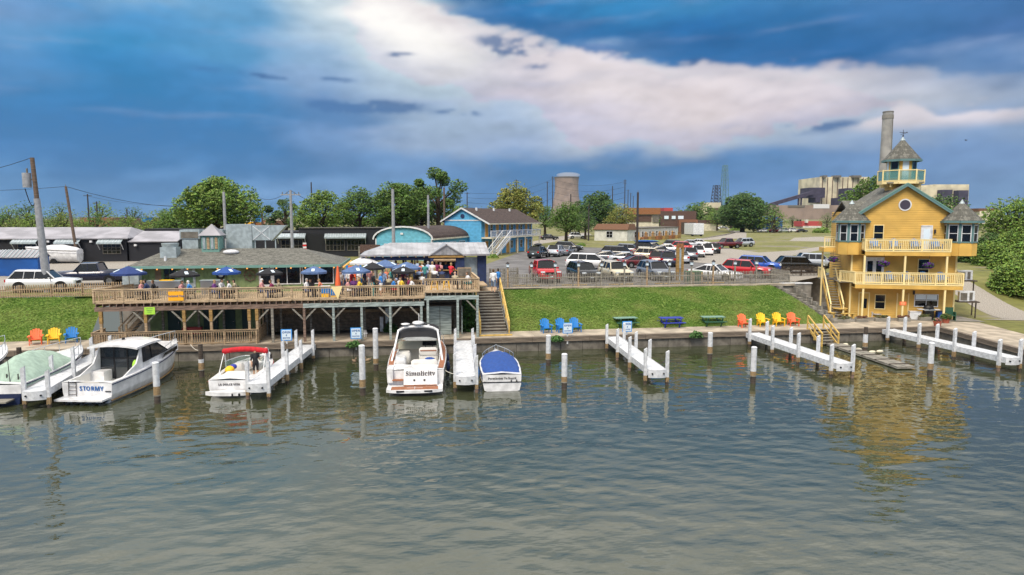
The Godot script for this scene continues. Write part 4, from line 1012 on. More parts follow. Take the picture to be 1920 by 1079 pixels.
func deck() -> void:
	var zf := -47.8; var xl := -20.4; var xm := 1.0; var xr := 4.85; var F2 := 4.28
	var t := thing("timber_deck", "long raised timber restaurant deck on posts above the promenade", "deck", Vector3(-8, PROM, -50.5))
	# deck boards run along x
	for k in 40:
		var z := zf - 0.075 - k * 0.15
		bx("deck_board", t, Vector3((xl + xm) / 2, DECK - 0.02, z), Vector3(xm - xl, 0.04, 0.142), "wood")
	for k in 34:
		var z := zf - 0.075 - k * 0.15
		bx("deck_board", t, Vector3((xm + xr) / 2, F2 - 0.02, z), Vector3(xr - xm, 0.04, 0.142), "wood")
	bx("step_riser", t, Vector3(xm + 0.02, (DECK + F2) / 2, zf - 2.6), Vector3(0.05, F2 - DECK, 5.1), "wood")
	# joist ends, rim and beams
	var x := xl + 0.1
	while x < xm:
		bx("joist", t, Vector3(x, DECK - 0.15, zf - 1.2), Vector3(0.05, 0.22, 2.4), "woodred"); x += 0.42
	x = xm + 0.1
	while x < xr:
		bx("joist", t, Vector3(x, F2 - 0.15, zf - 1.2), Vector3(0.05, 0.22, 2.4), "woodgrey"); x += 0.42
	var brk := -7.2
	bx("beam", t, Vector3((xl + brk) / 2, DECK - 0.40, zf - 0.08), Vector3(brk - xl, 0.28, 0.16), "woodred")
	bx("beam", t, Vector3((brk + xm) / 2, DECK - 0.40, zf - 0.08), Vector3(xm - brk, 0.28, 0.16), "woodpale")
	bx("beam", t, Vector3((xm + xr) / 2, F2 - 0.40, zf - 0.08), Vector3(xr - xm, 0.28, 0.16), "woodpale")
	bx("back_beam", t, Vector3(-7.8, DECK - 0.40, zf - 2.6), Vector3(25, 0.28, 0.16), "woodgrey")
	var px := [-20.05, -17.3, -14.9, -13.2, -10.75, -10.25, -9.25, -7.15, -5.2, -3.3, -1.35, 0.8, 1.25, 3.35, 4.75]
	for i in px.size():
		var top: float = (DECK if px[i] < xm else F2) - 0.54
		var m: String = "woodtan" if px[i] < -10 else ("woodgrey" if i == 6 else ("woodred" if i == 7 else "woodpale"))
		var po := bx("post", t, Vector3(px[i], (PROM + top) / 2, zf - 0.08), Vector3(0.16, top - PROM, 0.16), m)
		if px[i] < -10: bx("post_sleeve", po, Vector3(px[i], top - 0.4, zf - 0.08), Vector3(0.2, 0.8, 0.2), "woodnew")
		if i in [1, 2, 3, 5, 7, 8, 10, 11, 14]:
			for s in [-1, 1]:
				if (i == 11 and s > 0) or (i == 14 and s > 0) or (i == 5 and s < 0): continue
				stick("brace", t, Vector3(px[i] + s * 0.08, top - 0.78, zf - 0.1), Vector3(px[i] + s * 0.78, top - 0.04, zf - 0.1), 0.09, 0.1, "woodgrey")
		bx("back_post", t, Vector3(px[i], (PROM + DECK) / 2 - 0.1, zf - 3.2), Vector3(0.14, DECK - PROM - 0.2, 0.14), "woodgrey")
	# upper railing
	railing(t, Vector3(xl, DECK, zf), Vector3(xm, DECK, zf), 0.88, "wood", 1.75)
	railing(t, Vector3(xl, DECK, zf - 0.12), Vector3(-19.4, DECK, -51.6), 0.88, "wood", 1.7)
	railing(t, Vector3(xm + 0.08, F2, zf), Vector3(xr, F2, zf), 0.92, "wood", 1.9)
	railing(t, Vector3(xr, F2, zf - 0.1), Vector3(xr, F2, -53.0), 0.92, "wood", 1.8)
	railing(t, Vector3(-2.6, DECK, -51.6), Vector3(0.9, DECK, -51.6), 0.88, "wood", 1.75, 0.22)
	# porch below with its own railing
	railing(t, Vector3(-20.6, PROM, zf + 0.1), Vector3(-10.3, PROM, zf + 0.1), 0.95, "woodtan", 2.2, 0.15)
	railing(t, Vector3(-20.6, PROM, zf - 0.1), Vector3(-20.6, PROM, -49.6), 0.95, "woodtan", 1.2, 0.15)
	bx("kickboard", t, Vector3(-10.3, PROM + 0.45, -49.9), Vector3(0.06, 0.85, 3.6), "woodtan")
	stick("top_rail", t, Vector3(-10.3, PROM + 0.95, zf), Vector3(-10.3, PROM + 0.95, -51.6), 0.12, 0.06, "woodtan")
	for k in 3: bx("rail_post", t, Vector3(-10.3, PROM + 1.3, -48.9 - k * 1.1), Vector3(0.1, 2.5, 0.1), "woodtan")
	# lower storey and retaining wall under the deck
	var u := thing("lower_storey", "green lower storey with dark doors beneath the deck", "building", Vector3(-15, PROM, -51.6))
	var st := S(); clap(st, Vector3(-18.3, 0, -51.5), Vector3(-10.9, 0, -51.5), PROM, DECK - 0.3, 0.2); obj("wall", st, "sage", u)
	bx("side_wall", u, Vector3(-18.3, 2.3, -52.4), Vector3(0.1, 2.6, 1.7), "sage"); bx("side_wall", u, Vector3(-10.9, 2.3, -52.4), Vector3(0.1, 2.6, 1.7), "sage")
	for q in [[-16.7, 0.85], [-14.2, 1.0], [-12.95, 0.85], [-11.75, 0.6]]:
		var dd := bx("door", u, Vector3(q[0], PROM + 1.02, -51.45), Vector3(q[1], 2.05, 0.06), "doorgreen")
		var hs := S(); ball(hs, Vector3(q[0] + q[1] * 0.38, PROM + 1.0, -51.39), Vector3(0.05, 0.05, 0.05), 7, 5); obj("handle", hs, "chrome", dd)
	bx("bench", u, Vector3(-15.4, PROM + 0.45, -51.1), Vector3(1.3, 0.5, 0.4), "redroof")
	var rw := thing("retaining_wall", "old stone and timber retaining wall in the shade under the deck", "wall", Vector3(-4, PROM, -52.6))
	var r := RandomNumberGenerator.new(); r.seed = 6
	for row in 6:
		var xx := -10.7 + (0.35 if row % 2 else 0.0)
		while xx < 5.0:
			var w := r.randf_range(0.5, 0.95)
			bx("stone", rw, Vector3(xx + w / 2, PROM + 0.11 + row * 0.22, -52.5 + r.randf_range(-0.03, 0.03) - row * 0.03), Vector3(w - 0.02, 0.2, 0.3), "stonewall"); xx += w
	bx("timber", rw, Vector3(-4, PROM + 1.43, -52.7), Vector3(13.4, 0.2, 0.3), "woodtan")
	bx("backing", rw, Vector3(-8.0, 2.3, -53.3), Vector3(25.5, 2.75, 0.4), "concretegrey")
	var lt := thing("lattice", "diagonal timber lattice screen under the deck", "lattice", Vector3(-9, PROM + 1.4, -52.2))
	for k in 26:
		var xa := -10.6 + k * 0.16
		stick("slat", lt, Vector3(xa, 2.35, -52.2), Vector3(minf(xa + 1.1, -6.4), 2.35 + minf(1.1, -6.4 - xa), -52.2), 0.02, 0.035, "woodtan")
		stick("slat", lt, Vector3(xa, 3.4, -52.17), Vector3(minf(xa + 1.1, -6.4), 3.4 - minf(1.1, -6.4 - xa), -52.17), 0.02, 0.035, "woodtan")
	# stair inside the porch
	var ps := thing("porch_stair", "timber stair rising from the porch beside the lawn", "stairs", Vector3(-19, PROM, -49.5))
	for k in 11: bx("tread", ps, Vector3(-19.6 + k * 0.21, PROM + 0.2 + k * 0.23, -50.3), Vector3(0.27, 0.05, 1.1), "woodgrey")
	for z in [-49.7, -50.9]:
		stick("stringer", ps, Vector3(-19.75, PROM + 0.05, z), Vector3(-17.3, PROM + 2.7, z), 0.05, 0.24, "woodtan"); stick("handrail", ps, Vector3(-19.75, PROM + 0.95, z), Vector3(-17.5, PROM + 3.3, z), 0.08, 0.08, "woodtan"); stick("post", ps, Vector3(-19.7, PROM, z), Vector3(-19.7, PROM + 1.0, z), 0.1, 0.1, "woodtan")
	# storage shed, meter box, hydrant cabinet, vine
	var sh2 := thing("storage_shed", "pale grey plywood storage shed under the deck", "shed", Vector3(2.4, PROM, -49.8))
	bx("wall", sh2, Vector3(2.1, PROM + 1.08, -49.8), Vector3(1.75, 2.1, 1.2), "woodpale"); bx("roof", sh2, Vector3(2.35, PROM + 2.17, -49.75), Vector3(2.5, 0.08, 1.5), "wooddark")
	bx("door", sh2, Vector3(3.75, PROM + 1.05, -49.5), Vector3(0.06, 2.0, 0.8), "woodpale"); bx("wall_joint", sh2, Vector3(2.15, PROM + 1.08, -49.19), Vector3(0.03, 2.05, 0.02), "wooddark")
	var mb := thing("utility_cabinet", "pale grey utility cabinet standing before the stone wall", "cabinet", Vector3(-1.6, PROM, -51.6))
	bx("box", mb, Vector3(-1.55, PROM + 1.2, -51.6), Vector3(0.55, 1.15, 0.4), "galv"); bx("pedestal", mb, Vector3(-1.55, PROM + 0.32, -51.6), Vector3(0.4, 0.62, 0.3), "concretegrey"); bx("small_box", mb, Vector3(-2.1, PROM + 0.55, -51.5), Vector3(0.25, 1.1, 0.25), "white")
	# outside stair with yellow rails
	var s3 := thing("outdoor_stair", "grey timber stair with yellow handrails climbing the lawn bank", "stairs", Vector3(6, PROM, -48.7))
	for k in 15:
		var y := PROM + 0.18 * (k + 1); var z := -48.85 - 0.33 * k
		bx("tread", s3, Vector3(6.05, y - 0.03, z - 0.1), Vector3(1.95, 0.06, 0.38), "woodgrey"); bx("riser", s3, Vector3(6.05, y - 0.12, z + 0.06), Vector3(1.9, 0.14, 0.03), "wooddark")
	bx("bottom_step", s3, Vector3(6.1, PROM + 0.06, -48.55), Vector3(2.4, 0.12, 0.75), "woodgrey"); bx("nosing", s3, Vector3(6.1, PROM + 0.07, -48.16), Vector3(2.4, 0.1, 0.04), "yellowwood")
	for xx in [5.02, 7.12]:
		stick("stringer", s3, Vector3(xx, PROM + 0.05, -48.6), Vector3(xx, G - 0.05, -53.6), 0.06, 0.3, "woodgrey")
		stick("handrail", s3, Vector3(xx, PROM + 1.0, -48.5), Vector3(xx, G + 0.95, -53.5), 0.1, 0.1, "yellowwood"); stick("midrail", s3, Vector3(xx, PROM + 0.5, -48.5), Vector3(xx, G + 0.45, -53.5), 0.06, 0.1, "yellowwood")
		for k in 4: stick("post", s3, Vector3(xx, PROM + 0.9 * k - 0.1, -48.5 - 1.66 * k), Vector3(xx, PROM + 0.9 * k + 1.05, -48.5 - 1.66 * k), 0.1, 0.1, "yellowwood")
	bx("landing", s3, Vector3(6.0, G - 0.03, -54.9), Vector3(2.4, 0.08, 2.6), "wood")
	var vp := []
	for k in 500: vp.append(Vector3(rng.randf_range(-0.42, 0.42), rng.randf_range(0.0, 2.9), rng.randf_range(-0.25, 0.25)))
	var vn := thing("climbing_vine", "leafy green vine climbing beside the grey shed", "vine", Vector3(4.35, PROM, -50.3))
	leaves(vn, "foliage", vp, 0.13, Color(0.04, 0.11, 0.02), Vector3(4.35, PROM, -50.3))
	rod("stem", vn, Vector3(4.35, PROM, -50.3), Vector3(4.35, PROM + 2.8, -50.3), 0.03, "bark", 5)
# a leafy low shrub: one crown of small leaves
func bush(nm: String, at: Vector3, r: float, n: int, c: Color, label: String, stretch := Vector3.ONE, cat := "bush", group := "") -> void:
	var t := thing(nm, label, cat, at, 0.0, group)
	var q := []
	for i in n:
		var d := Vector3(rng.randfn(), rng.randfn(), rng.randfn()).normalized() * pow(rng.randf(), 0.4)
		q.append(Vector3(d.x, absf(d.y) * 1.1 - 0.1, d.z) * r * stretch)
	leaves(t, "foliage", q, r * 0.22, c, at)
	var st := S()
	for k in 4: tube(st, at, at + Vector3(cos(k * 1.7) * r * 0.4, r * 0.7, sin(k * 1.7) * r * 0.4) * stretch, 0.02, 0.008, 5)
	obj("stem", st, "bark", t)
var leaf_mesh: ArrayMesh
func leaves(t: Node3D, nm: String, pts: Array, size: float, c: Color, at: Vector3, spread := 0.35) -> void:
	if leaf_mesh == null:
		var st := S(); var r := RandomNumberGenerator.new(); r.seed = 2
		for k in 7:
			var b := Basis.from_euler(Vector3(r.randf_range(-1.1, 1.1), r.randf() * TAU, r.randf_range(-0.7, 0.7)))
			var o := Vector3(r.randf_range(-0.7, 0.7), r.randf_range(-0.5, 0.5), r.randf_range(-0.7, 0.7))
			var w := 0.42; var l := 0.75
			tri(st, o + b * Vector3(0, 0, -l), o + b * Vector3(w, 0.06, 0), o + b * Vector3(0, 0, l)); tri(st, o + b * Vector3(0, 0, -l), o + b * Vector3(0, 0, l), o + b * Vector3(-w, 0.06, 0))
		st.generate_normals(); leaf_mesh = st.commit()
	var mm := MultiMesh.new(); mm.transform_format = MultiMesh.TRANSFORM_3D; mm.use_colors = true; mm.mesh = leaf_mesh; mm.instance_count = pts.size()
	for i in pts.size():
		mm.set_instance_transform(i, Transform3D(Basis.from_euler(Vector3(rng.randf_range(-0.4, 0.4), rng.randf() * TAU, 0)).scaled(Vector3.ONE * size * rng.randf_range(0.7, 1.35)), pts[i]))
		var k := 1.0 + rng.randf_range(-spread, spread)
		mm.set_instance_color(i, Color(c.r * k * rng.randf_range(0.85, 1.2), c.g * k, c.b * k))
	var o := MultiMeshInstance3D.new(); o.multimesh = mm; o.name = nm; o.material_override = M.leaf
	o.set_meta("kind", "stuff")
	put(o, t, Transform3D(Basis(), at))

func restaurant() -> void:
	var zw := -53.8; var xa := -19.6; var xb := -5.7; var ze := -53.0; var eh := 5.95; var zr := -57.0; var rh := 7.05; var zback := -61.0
	var t := thing("restaurant", "green sided restaurant with grey hipped shingle roof and teal fascia", "building", Vector3(-12.5, DECK, -57))
	var st := S(); clap(st, Vector3(xa, 0, zw), Vector3(-11.3, 0, zw), DECK, eh, 5.0)
	obj("wall", st, "sage", t)
	for k in 27: bx("batten", t, Vector3(xa + 0.15 + k * 0.3, DECK + 1.0, zw + 0.03), Vector3(0.03, 2.05, 0.03), "sage")
	st = S(); clap(st, Vector3(-11.3, 0, zw), Vector3(xb, 0, zw), DECK, eh, 5.0); obj("wall", st, "taupe", t)
	st = S(); clap(st, Vector3(-11.3, 0, zw + 0.02), Vector3(xb, 0, zw + 0.02), DECK, DECK + 0.75, 5.0); obj("wainscot", st, "sage", t)
	st = S(); clap(st, Vector3(xb, 0, zw), Vector3(xb, 0, zback), DECK, eh, 5.0); obj("side_wall", st, "taupe", t)
	st = S(); clap(st, Vector3(xa, 0, zback), Vector3(xa, 0, zw), G, eh, 5.0); obj("side_wall", st, "sage", t)
	st = S(); clap(st, Vector3(xb, 0, zback), Vector3(xa, 0, zback), G, eh, 5.0); obj("back_wall", st, "sage", t)
	bx("floor", t, Vector3(-12.6, DECK - 0.1, -57.4), Vector3(13.7, 0.1, 7.0), "wood")
	# roof
	var A := Vector3(-20.3, eh, ze); var B := Vector3(-5.15, eh, ze); var C := Vector3(-5.15, eh, -61.4); var D := Vector3(-20.3, eh, -61.4)
	var R0 := Vector3(-18.6, rh, zr); var R1 := Vector3(-8.6, rh, zr)
	roof_quad("roof", t, R0, R1, B, A, "shingle"); roof_quad("roof", t, R1, R0, D, C, "shingle"); roof_tri("roof", t, R1, C, B, "shingle"); roof_tri("roof", t, R0, A, D, "shingle")
	stick("fascia", t, A + Vector3(0, -0.08, 0.03), B + Vector3(0, -0.08, 0.03), 0.05, 0.2, "tealgreen"); stick("fascia", t, B + Vector3(0.03, -0.08, 0), C + Vector3(0.03, -0.08, 0), 0.05, 0.2, "tealgreen"); stick("fascia", t, A + Vector3(-0.03, -0.08, 0), D + Vector3(-0.03, -0.08, 0), 0.05, 0.2, "tealgreen")
	bx("soffit", t, Vector3(-12.7, eh - 0.17, (ze + zw) / 2 - 0.05), Vector3(14.8, 0.03, 0.85), "sage")
	for k in 14:
		var s := S(); ball(s, Vector3(-19.3 + k * 1.05, eh - 0.22, ze - 0.12), Vector3(0.06, 0.07, 0.06), 8, 6)
		obj("eave_bulb", s, "bulb", t)
	for k in 10:
		var s := S(); ball(s, Vector3(-5.0, eh - 0.22, ze - 0.5 - k * 0.8), Vector3(0.04, 0.05, 0.04), 8, 6); obj("eave_bulb", s, "bulb", t)
	# openings
	var I := Basis()
	window(t, Vector3(-17.6, DECK + 1.25, zw), 0.75, 1.3, I, "sagedark"); bx("pier", t, Vector3(-18.4, DECK + 1.0, zw + 0.04), Vector3(0.4, 2.0, 0.08), "taupe")
	var dr := bx("door", t, Vector3(-16.3, DECK + 1.0, zw + 0.05), Vector3(1.0, 2.05, 0.06), "galv"); bx("door_pane", dr, Vector3(-16.3, DECK + 1.25, zw + 0.09), Vector3(0.65, 1.0, 0.02), "sagedark")
	var dw := bx("door", t, Vector3(-10.75, DECK + 1.0, zw + 0.05), Vector3(1.0, 2.0, 0.06), "white"); bx("door_pane", dw, Vector3(-10.75, DECK + 1.2, zw + 0.09), Vector3(0.7, 1.3, 0.02), "windowdark")
	for q in [[-9.2, 1.9], [-6.9, 2.2]]: window(t, Vector3(q[0], DECK + 1.25, zw), q[1], 1.3, I, "white", 1, "windowdark", 0)
	for k in 4: window(t, Vector3(xb, DECK + 1.25, zw - 1.0 - k * 1.5), 1.1, 1.2, Basis(Vector3(0, 0, -1), Vector3.UP, Vector3(1, 0, 0)), "white", 0)
	# wall decorations: a lifebuoy ring, a ship's wheel and an anchor-like scroll
	var lb := thing("lifebuoy", "dark ring lifebuoy hung on the green restaurant wall", "lifebuoy", Vector3(-14.0, DECK + 1.3, zw + 0.08))
	var q := []; var s2 := S()
	for k in 17: q.append(Vector3(-14.0 + 0.26 * cos(TAU * k / 16.0), DECK + 1.3 + 0.26 * sin(TAU * k / 16.0), zw + 0.09))
	path(s2, q, 0.075, 6); obj("ring", s2, "canvasblack", lb); s2 = S(); tube(s2, Vector3(-14, DECK + 1.3, zw + 0.02), Vector3(-14, DECK + 1.3, zw + 0.06), 0.17, 0.17, 12); obj("face", s2, "vinyl", lb)
	var sw := thing("ship_wheel", "wooden ship's wheel mounted on the green restaurant wall", "wheel", Vector3(-11.9, DECK + 1.25, zw + 0.08))
	q = []; s2 = S()
	for k in 17: q.append(Vector3(-11.9 + 0.4 * cos(TAU * k / 16.0), DECK + 1.25 + 0.4 * sin(TAU * k / 16.0), zw + 0.09))
	path(s2, q, 0.035, 5); obj("rim", s2, "woodred", sw)
	for k in 8: rod("spoke", sw, Vector3(-11.9, DECK + 1.25, zw + 0.09), Vector3(-11.9 + 0.52 * cos(TAU * k / 8.0), DECK + 1.25 + 0.52 * sin(TAU * k / 8.0), zw + 0.09), 0.02, "woodred", 5)
	# cupola with louvred panels
	var cu := thing("cupola", "small pale teal cupola with hipped metal cap on the roof ridge", "cupola", Vector3(-15.3, rh, zr))
	bx("body", cu, Vector3(-15.3, 7.35, zr + 0.2), Vector3(1.3, 1.5, 1.3), "tealgreen")
	for k in 4: bx("louvre", cu, Vector3(-15.75 + 0.3 * k, 7.5, zr + 0.87), Vector3(0.2, 0.9, 0.05), "woodtan" if k % 2 else "galv")
	var cap := S(); var e := 0.85
	for k in 4:
		var c0 := Vector3([-e, e, e, -e][k], 0, [e, e, -e, -e][k]); var c1 := Vector3([e, e, -e, -e][k], 0, [e, -e, -e, e][k])
		tri(cap, Vector3(-15.3, 9.0, zr + 0.2), Vector3(-15.3, 8.1, zr + 0.2) + c1, Vector3(-15.3, 8.1, zr + 0.2) + c0)
	obj("cap", cap, "oldmetalroof", cu)
	# kitchen plant on the roof
	var kv := thing("kitchen_exhaust", "galvanised kitchen exhaust hood on the restaurant roof", "vent", Vector3(-18.2, 6.4, -55.6))
	bx("curb", kv, Vector3(-18.0, 6.75, -55.4), Vector3(1.15, 1.0, 1.1), "galv"); s2 = S(); tube(s2, Vector3(-18.0, 7.2, -55.4), Vector3(-18.0, 7.55, -55.4), 0.55, 0.62, 14); obj("fan_bowl", s2, "galv", kv)
	rod("vent_pipe", kv, Vector3(-18.0, 6.1, -54.2), Vector3(-18.0, 6.6, -54.2), 0.09, "white", 10)
	for k in 2:
		var hv := thing("roof_air_unit", ["square galvanised air unit with intake hood beside the exhaust", "second square galvanised air unit nearer the big duct"][k], "air unit", Vector3(-17.3 + 1.75 * k, 7, -58.5))
		bx("case", hv, Vector3(-17.3 + 1.75 * k, 7.35, -58.5), Vector3(1.2, 0.8, 1.2), "galv"); bx("hood", hv, Vector3(-17.3 + 1.75 * k, 8.15, -58.5), Vector3(1.5, 0.75, 1.3), "galv"); bx("grille", hv, Vector3(-17.3 + 1.75 * k, 8.1, -57.83), Vector3(1.3, 0.5, 0.03), "panel")
	var du := thing("roof_duct", "large galvanised roof duct with cross braced panel and slanted end", "duct", Vector3(-12.6, 7, -58.6))
	bx("tower", du, Vector3(-13.6 + 0.0, 7.9, -58.8), Vector3(2.0, 2.1, 1.4), "galv"); bx("panel", du, Vector3(-11.85, 8.25, -58.8), Vector3(1.45, 1.2, 1.3), "galv")
	for s in [-1, 1]: stick("brace", du, Vector3(-12.5, 8.25 - s * 0.55, -58.13), Vector3(-11.2, 8.25 + s * 0.55, -58.13), 0.03, 0.05, "white")
	s2 = S(); prism(s2, [Vector3(-11.1, 8.85, -59.4), Vector3(-9.9, 8.85, -59.4), Vector3(-11.1, 7.6, -59.4)], Vector3(0, 0, 1.3)); obj("slanted_end", s2, "galv", du)
	for k in 3: bx("leg", du, Vector3(-12.4 + 0.8 * k, 7.3, -58.3), Vector3(0.08, 0.9, 0.08), "galv")
	var sl := thing("skylight_dome", "white domed skylight on the front roof slope", "skylight", Vector3(-13.7, 6.75, -55.9)); s2 = S(); ball(s2, Vector3(-13.7, 6.82, -55.8), Vector3(0.62, 0.2, 0.4), 14, 6); obj("dome", s2, "canvaswhite", sl)
	# steel counters in front of the wall
	for k in 2:
		var ct := thing("steel_counter", ["long stainless counter by the kitchen door with yellow lid", "stainless counter to the side of the dark doorway"][k], "counter", Vector3([-17.4, -14.3][k], DECK, -52.6))
		bx("body", ct, Vector3([-17.6, -14.3][k], DECK + 0.5, -52.6), Vector3([2.3, 1.5][k], 1.0, 0.7), "steel"); bx("top", ct, Vector3([-17.6, -14.3][k], DECK + 1.02, -52.6), Vector3([2.4, 1.6][k], 0.05, 0.8), "galv")
		if k == 0: bx("lid", ct, Vector3(-17.4, DECK + 1.07, -52.5), Vector3(0.9, 0.04, 0.5), "chairyellow")
	var bc := thing("outdoor_cabinet", "grey metal cabinet at the corner of the restaurant", "cabinet", Vector3(-20.4, DECK, -52.8)); bx("box", bc, Vector3(-19.9, DECK + 1.2, -52.9), Vector3(1.1, 0.85, 0.6), "galv"); bx("stand", bc, Vector3(-19.9, DECK + 0.38, -52.9), Vector3(1.0, 0.76, 0.5), "panel")

func pavilion() -> void:
	var F := DECK + 0.3
	var t := thing("bar_pavilion", "open bar pavilion with grey standing seam metal roof and navy posts", "pavilion", Vector3(1.5, F, -57))
	var eh := 6.5; var ze := -56.0; var zb := -62.0; var zr := -59.2; var rh := 7.35
	var xl := -3.9; var xr := 6.6
	var A := Vector3(xl, eh, ze); var B := Vector3(xr, eh, ze); var C := Vector3(xr, eh, zb); var D := Vector3(xl, eh, zb); var R0 := Vector3(-1.6, rh, zr); var R1 := Vector3(xr, rh, zr)
	roof_quad("roof", t, R0, R1, B, A, "metalroof", 0.08); roof_quad("roof", t, R1, R0, D, C, "metalroof", 0.08); roof_tri("roof", t, R0, A, D, "metalroof")
	for k in 24:
		var u := (k + 0.5) / 24.0; var x := lerpf(xl, xr, u)
		var top := R0.lerp(R1, clampf((x - R0.x) / (R1.x - R0.x), 0, 1)) if x > R0.x else A.lerp(R0, (x - xl) / (R0.x - xl))
		stick("roof_seam", t, Vector3(x, eh + 0.02, ze), Vector3(maxf(x, top.x), top.y + 0.02, top.z), 0.035, 0.035, "metalroof")
	stick("gutter", t, A + Vector3(0, -0.06, 0.04), B + Vector3(0, -0.06, 0.04), 0.08, 0.14, "oldmetalroof")
	bx("header", t, Vector3(0.2, eh - 0.32, ze - 0.25), Vector3(6.6, 0.3, 0.16), "navypaint")
	for k in 11: bx("rafter_tail", t, Vector3(xl + 0.5 + k * 0.66, eh - 0.16, ze - 0.05), Vector3(0.07, 0.14, 0.3), "woodtan")
	# little gable over the serving window
	var gx := 3.0; var zg := -55.3
	roof_quad("gable_roof", t, Vector3(gx, rh + 0.02, zr), Vector3(gx, rh + 0.02, zg), Vector3(gx - 1.45, eh - 0.05, zg), Vector3(gx - 1.45, eh - 0.05, ze - 0.2), "metalroof", 0.08)
	roof_quad("gable_roof", t, Vector3(gx, rh + 0.02, zg), Vector3(gx, rh + 0.02, zr), Vector3(gx + 1.45, eh - 0.05, ze - 0.2), Vector3(gx + 1.45, eh - 0.05, zg), "metalroof", 0.08)
	var st := S(); prism(st, [Vector3(gx - 1.3, eh - 0.02, zg - 0.12), Vector3(gx, rh - 0.08, zg - 0.12), Vector3(gx + 1.3, eh - 0.02, zg - 0.12)], Vector3(0, 0, -0.06)); obj("gable_panel", st, "metalroof", t)
	for k in 7: bx("gable_seam", t, Vector3(gx - 0.9 + k * 0.3, eh + 0.02 + (0.42 - absf(-0.9 + k * 0.3) * 0.42), zg - 0.1), Vector3(0.03, (0.84 - absf(-0.9 + k * 0.3) * 0.84), 0.03), "metalroof")
	bx("gable_beam", t, Vector3(gx, eh - 0.16, zg - 0.12), Vector3(2.9, 0.16, 0.12), "woodnew")
	# bar walls
	bx("post", t, Vector3(1.85, F + 1.1, zg - 0.25), Vector3(0.28, 2.3, 0.28), "navypaint")
	bx("panel", t, Vector3(4.1, F + 1.1, zg - 0.3), Vector3(0.75, 2.3, 0.12), "navypaint"); bx("panel", t, Vector3(6.0, F + 1.0, ze - 0.6), Vector3(0.75, 2.3, 0.2), "navypaint"); bx("panel", t, Vector3(5.1, F + 1.0, ze - 0.8), Vector3(1.1, 2.0, 0.06), "galv")
	bx("bar_front", t, Vector3(3.0, F + 0.5, zg - 0.3), Vector3(2.1, 1.0, 0.12), "navypaint"); bx("bar_top", t, Vector3(3.0, F + 1.03, zg - 0.25), Vector3(2.3, 0.06, 0.5), "woodnew"); bx("back_bar", t, Vector3(3.2, F + 1.0, zb + 1.2), Vector3(3.6, 2.2, 0.3), "wooddark")
	st = S(); tube(st, Vector3(1.95, eh - 0.45, zg - 0.2), Vector3(3.75, eh - 0.45, zg - 0.2), 0.13, 0.13, 10); obj("rolled_shade", st, "woodtan", t)
	for x in [-2.9, -2.6, -0.3]: bx("post", t, Vector3(x, F + 1.05, ze - 0.35 if x < -1 else zb + 0.6), Vector3(0.14, 2.4, 0.14), "woodgrey")
	for x in [-3.0, 0.5, 3.0, 6.3]: bx("back_post", t, Vector3(x, F + 1.1, zb + 0.5), Vector3(0.16, 2.4, 0.16), "white")
	bx("floor", t, Vector3(0.6, F - 0.06, -57.0), Vector3(11.0, 0.12, 7.2), "wood")
	var fl := S()
	for k in 9: ball(fl, Vector3(2.0 + rng.randf() * 2.0, F + 1.3 + rng.randf() * 0.3, zb + 1.5), Vector3(0.05, 0.15, 0.05), 6, 5)
	obj("bottles", fl, "canvasnavy", t)
	for k in 2:
		var s := thing("bar_stool", ["bright yellow metal bar stool behind the deck railing", "bright yellow metal stool next to its twin at the railing"][k], "stool", Vector3(1.75 + k * 0.85, 4.28, -48.6), 0.0, "yellow bar stools")
		var o := Vector3(1.75 + k * 0.85, 4.28, -48.6)
		bx("seat", s, o + Vector3(0, 0.76, 0), Vector3(0.4, 0.05, 0.4), "chairyellow")
		for a in [[-1, -1], [1, -1], [1, 1], [-1, 1]]: stick("leg", s, o + Vector3(a[0] * 0.24, 0, a[1] * 0.24), o + Vector3(a[0] * 0.15, 0.75, a[1] * 0.15), 0.06, 0.06, "chairyellow")
		for a in 4: stick("rung", s, o + Vector3([-1, 1, 1, -1][a] * 0.21, 0.28, [-1, -1, 1, 1][a] * 0.21), o + Vector3([1, 1, -1, -1][a] * 0.21, 0.28, [-1, 1, 1, -1][a] * 0.21), 0.03, 0.03, "chairyellow")
	var mb := thing("menu_board", "framed chalkboard menu standing by the bar", "sign", Vector3(4.3, F, -53.6)); bx("board", mb, Vector3(4.3, F + 1.0, -53.6), Vector3(0.95, 0.6, 0.05), "panel"); bx("frame", mb, Vector3(4.3, F + 1.0, -53.63), Vector3(1.1, 0.75, 0.04), "woodtan"); bx("stand", mb, Vector3(4.3, F + 0.33, -53.65), Vector3(1.0, 0.66, 0.04), "woodgrey")
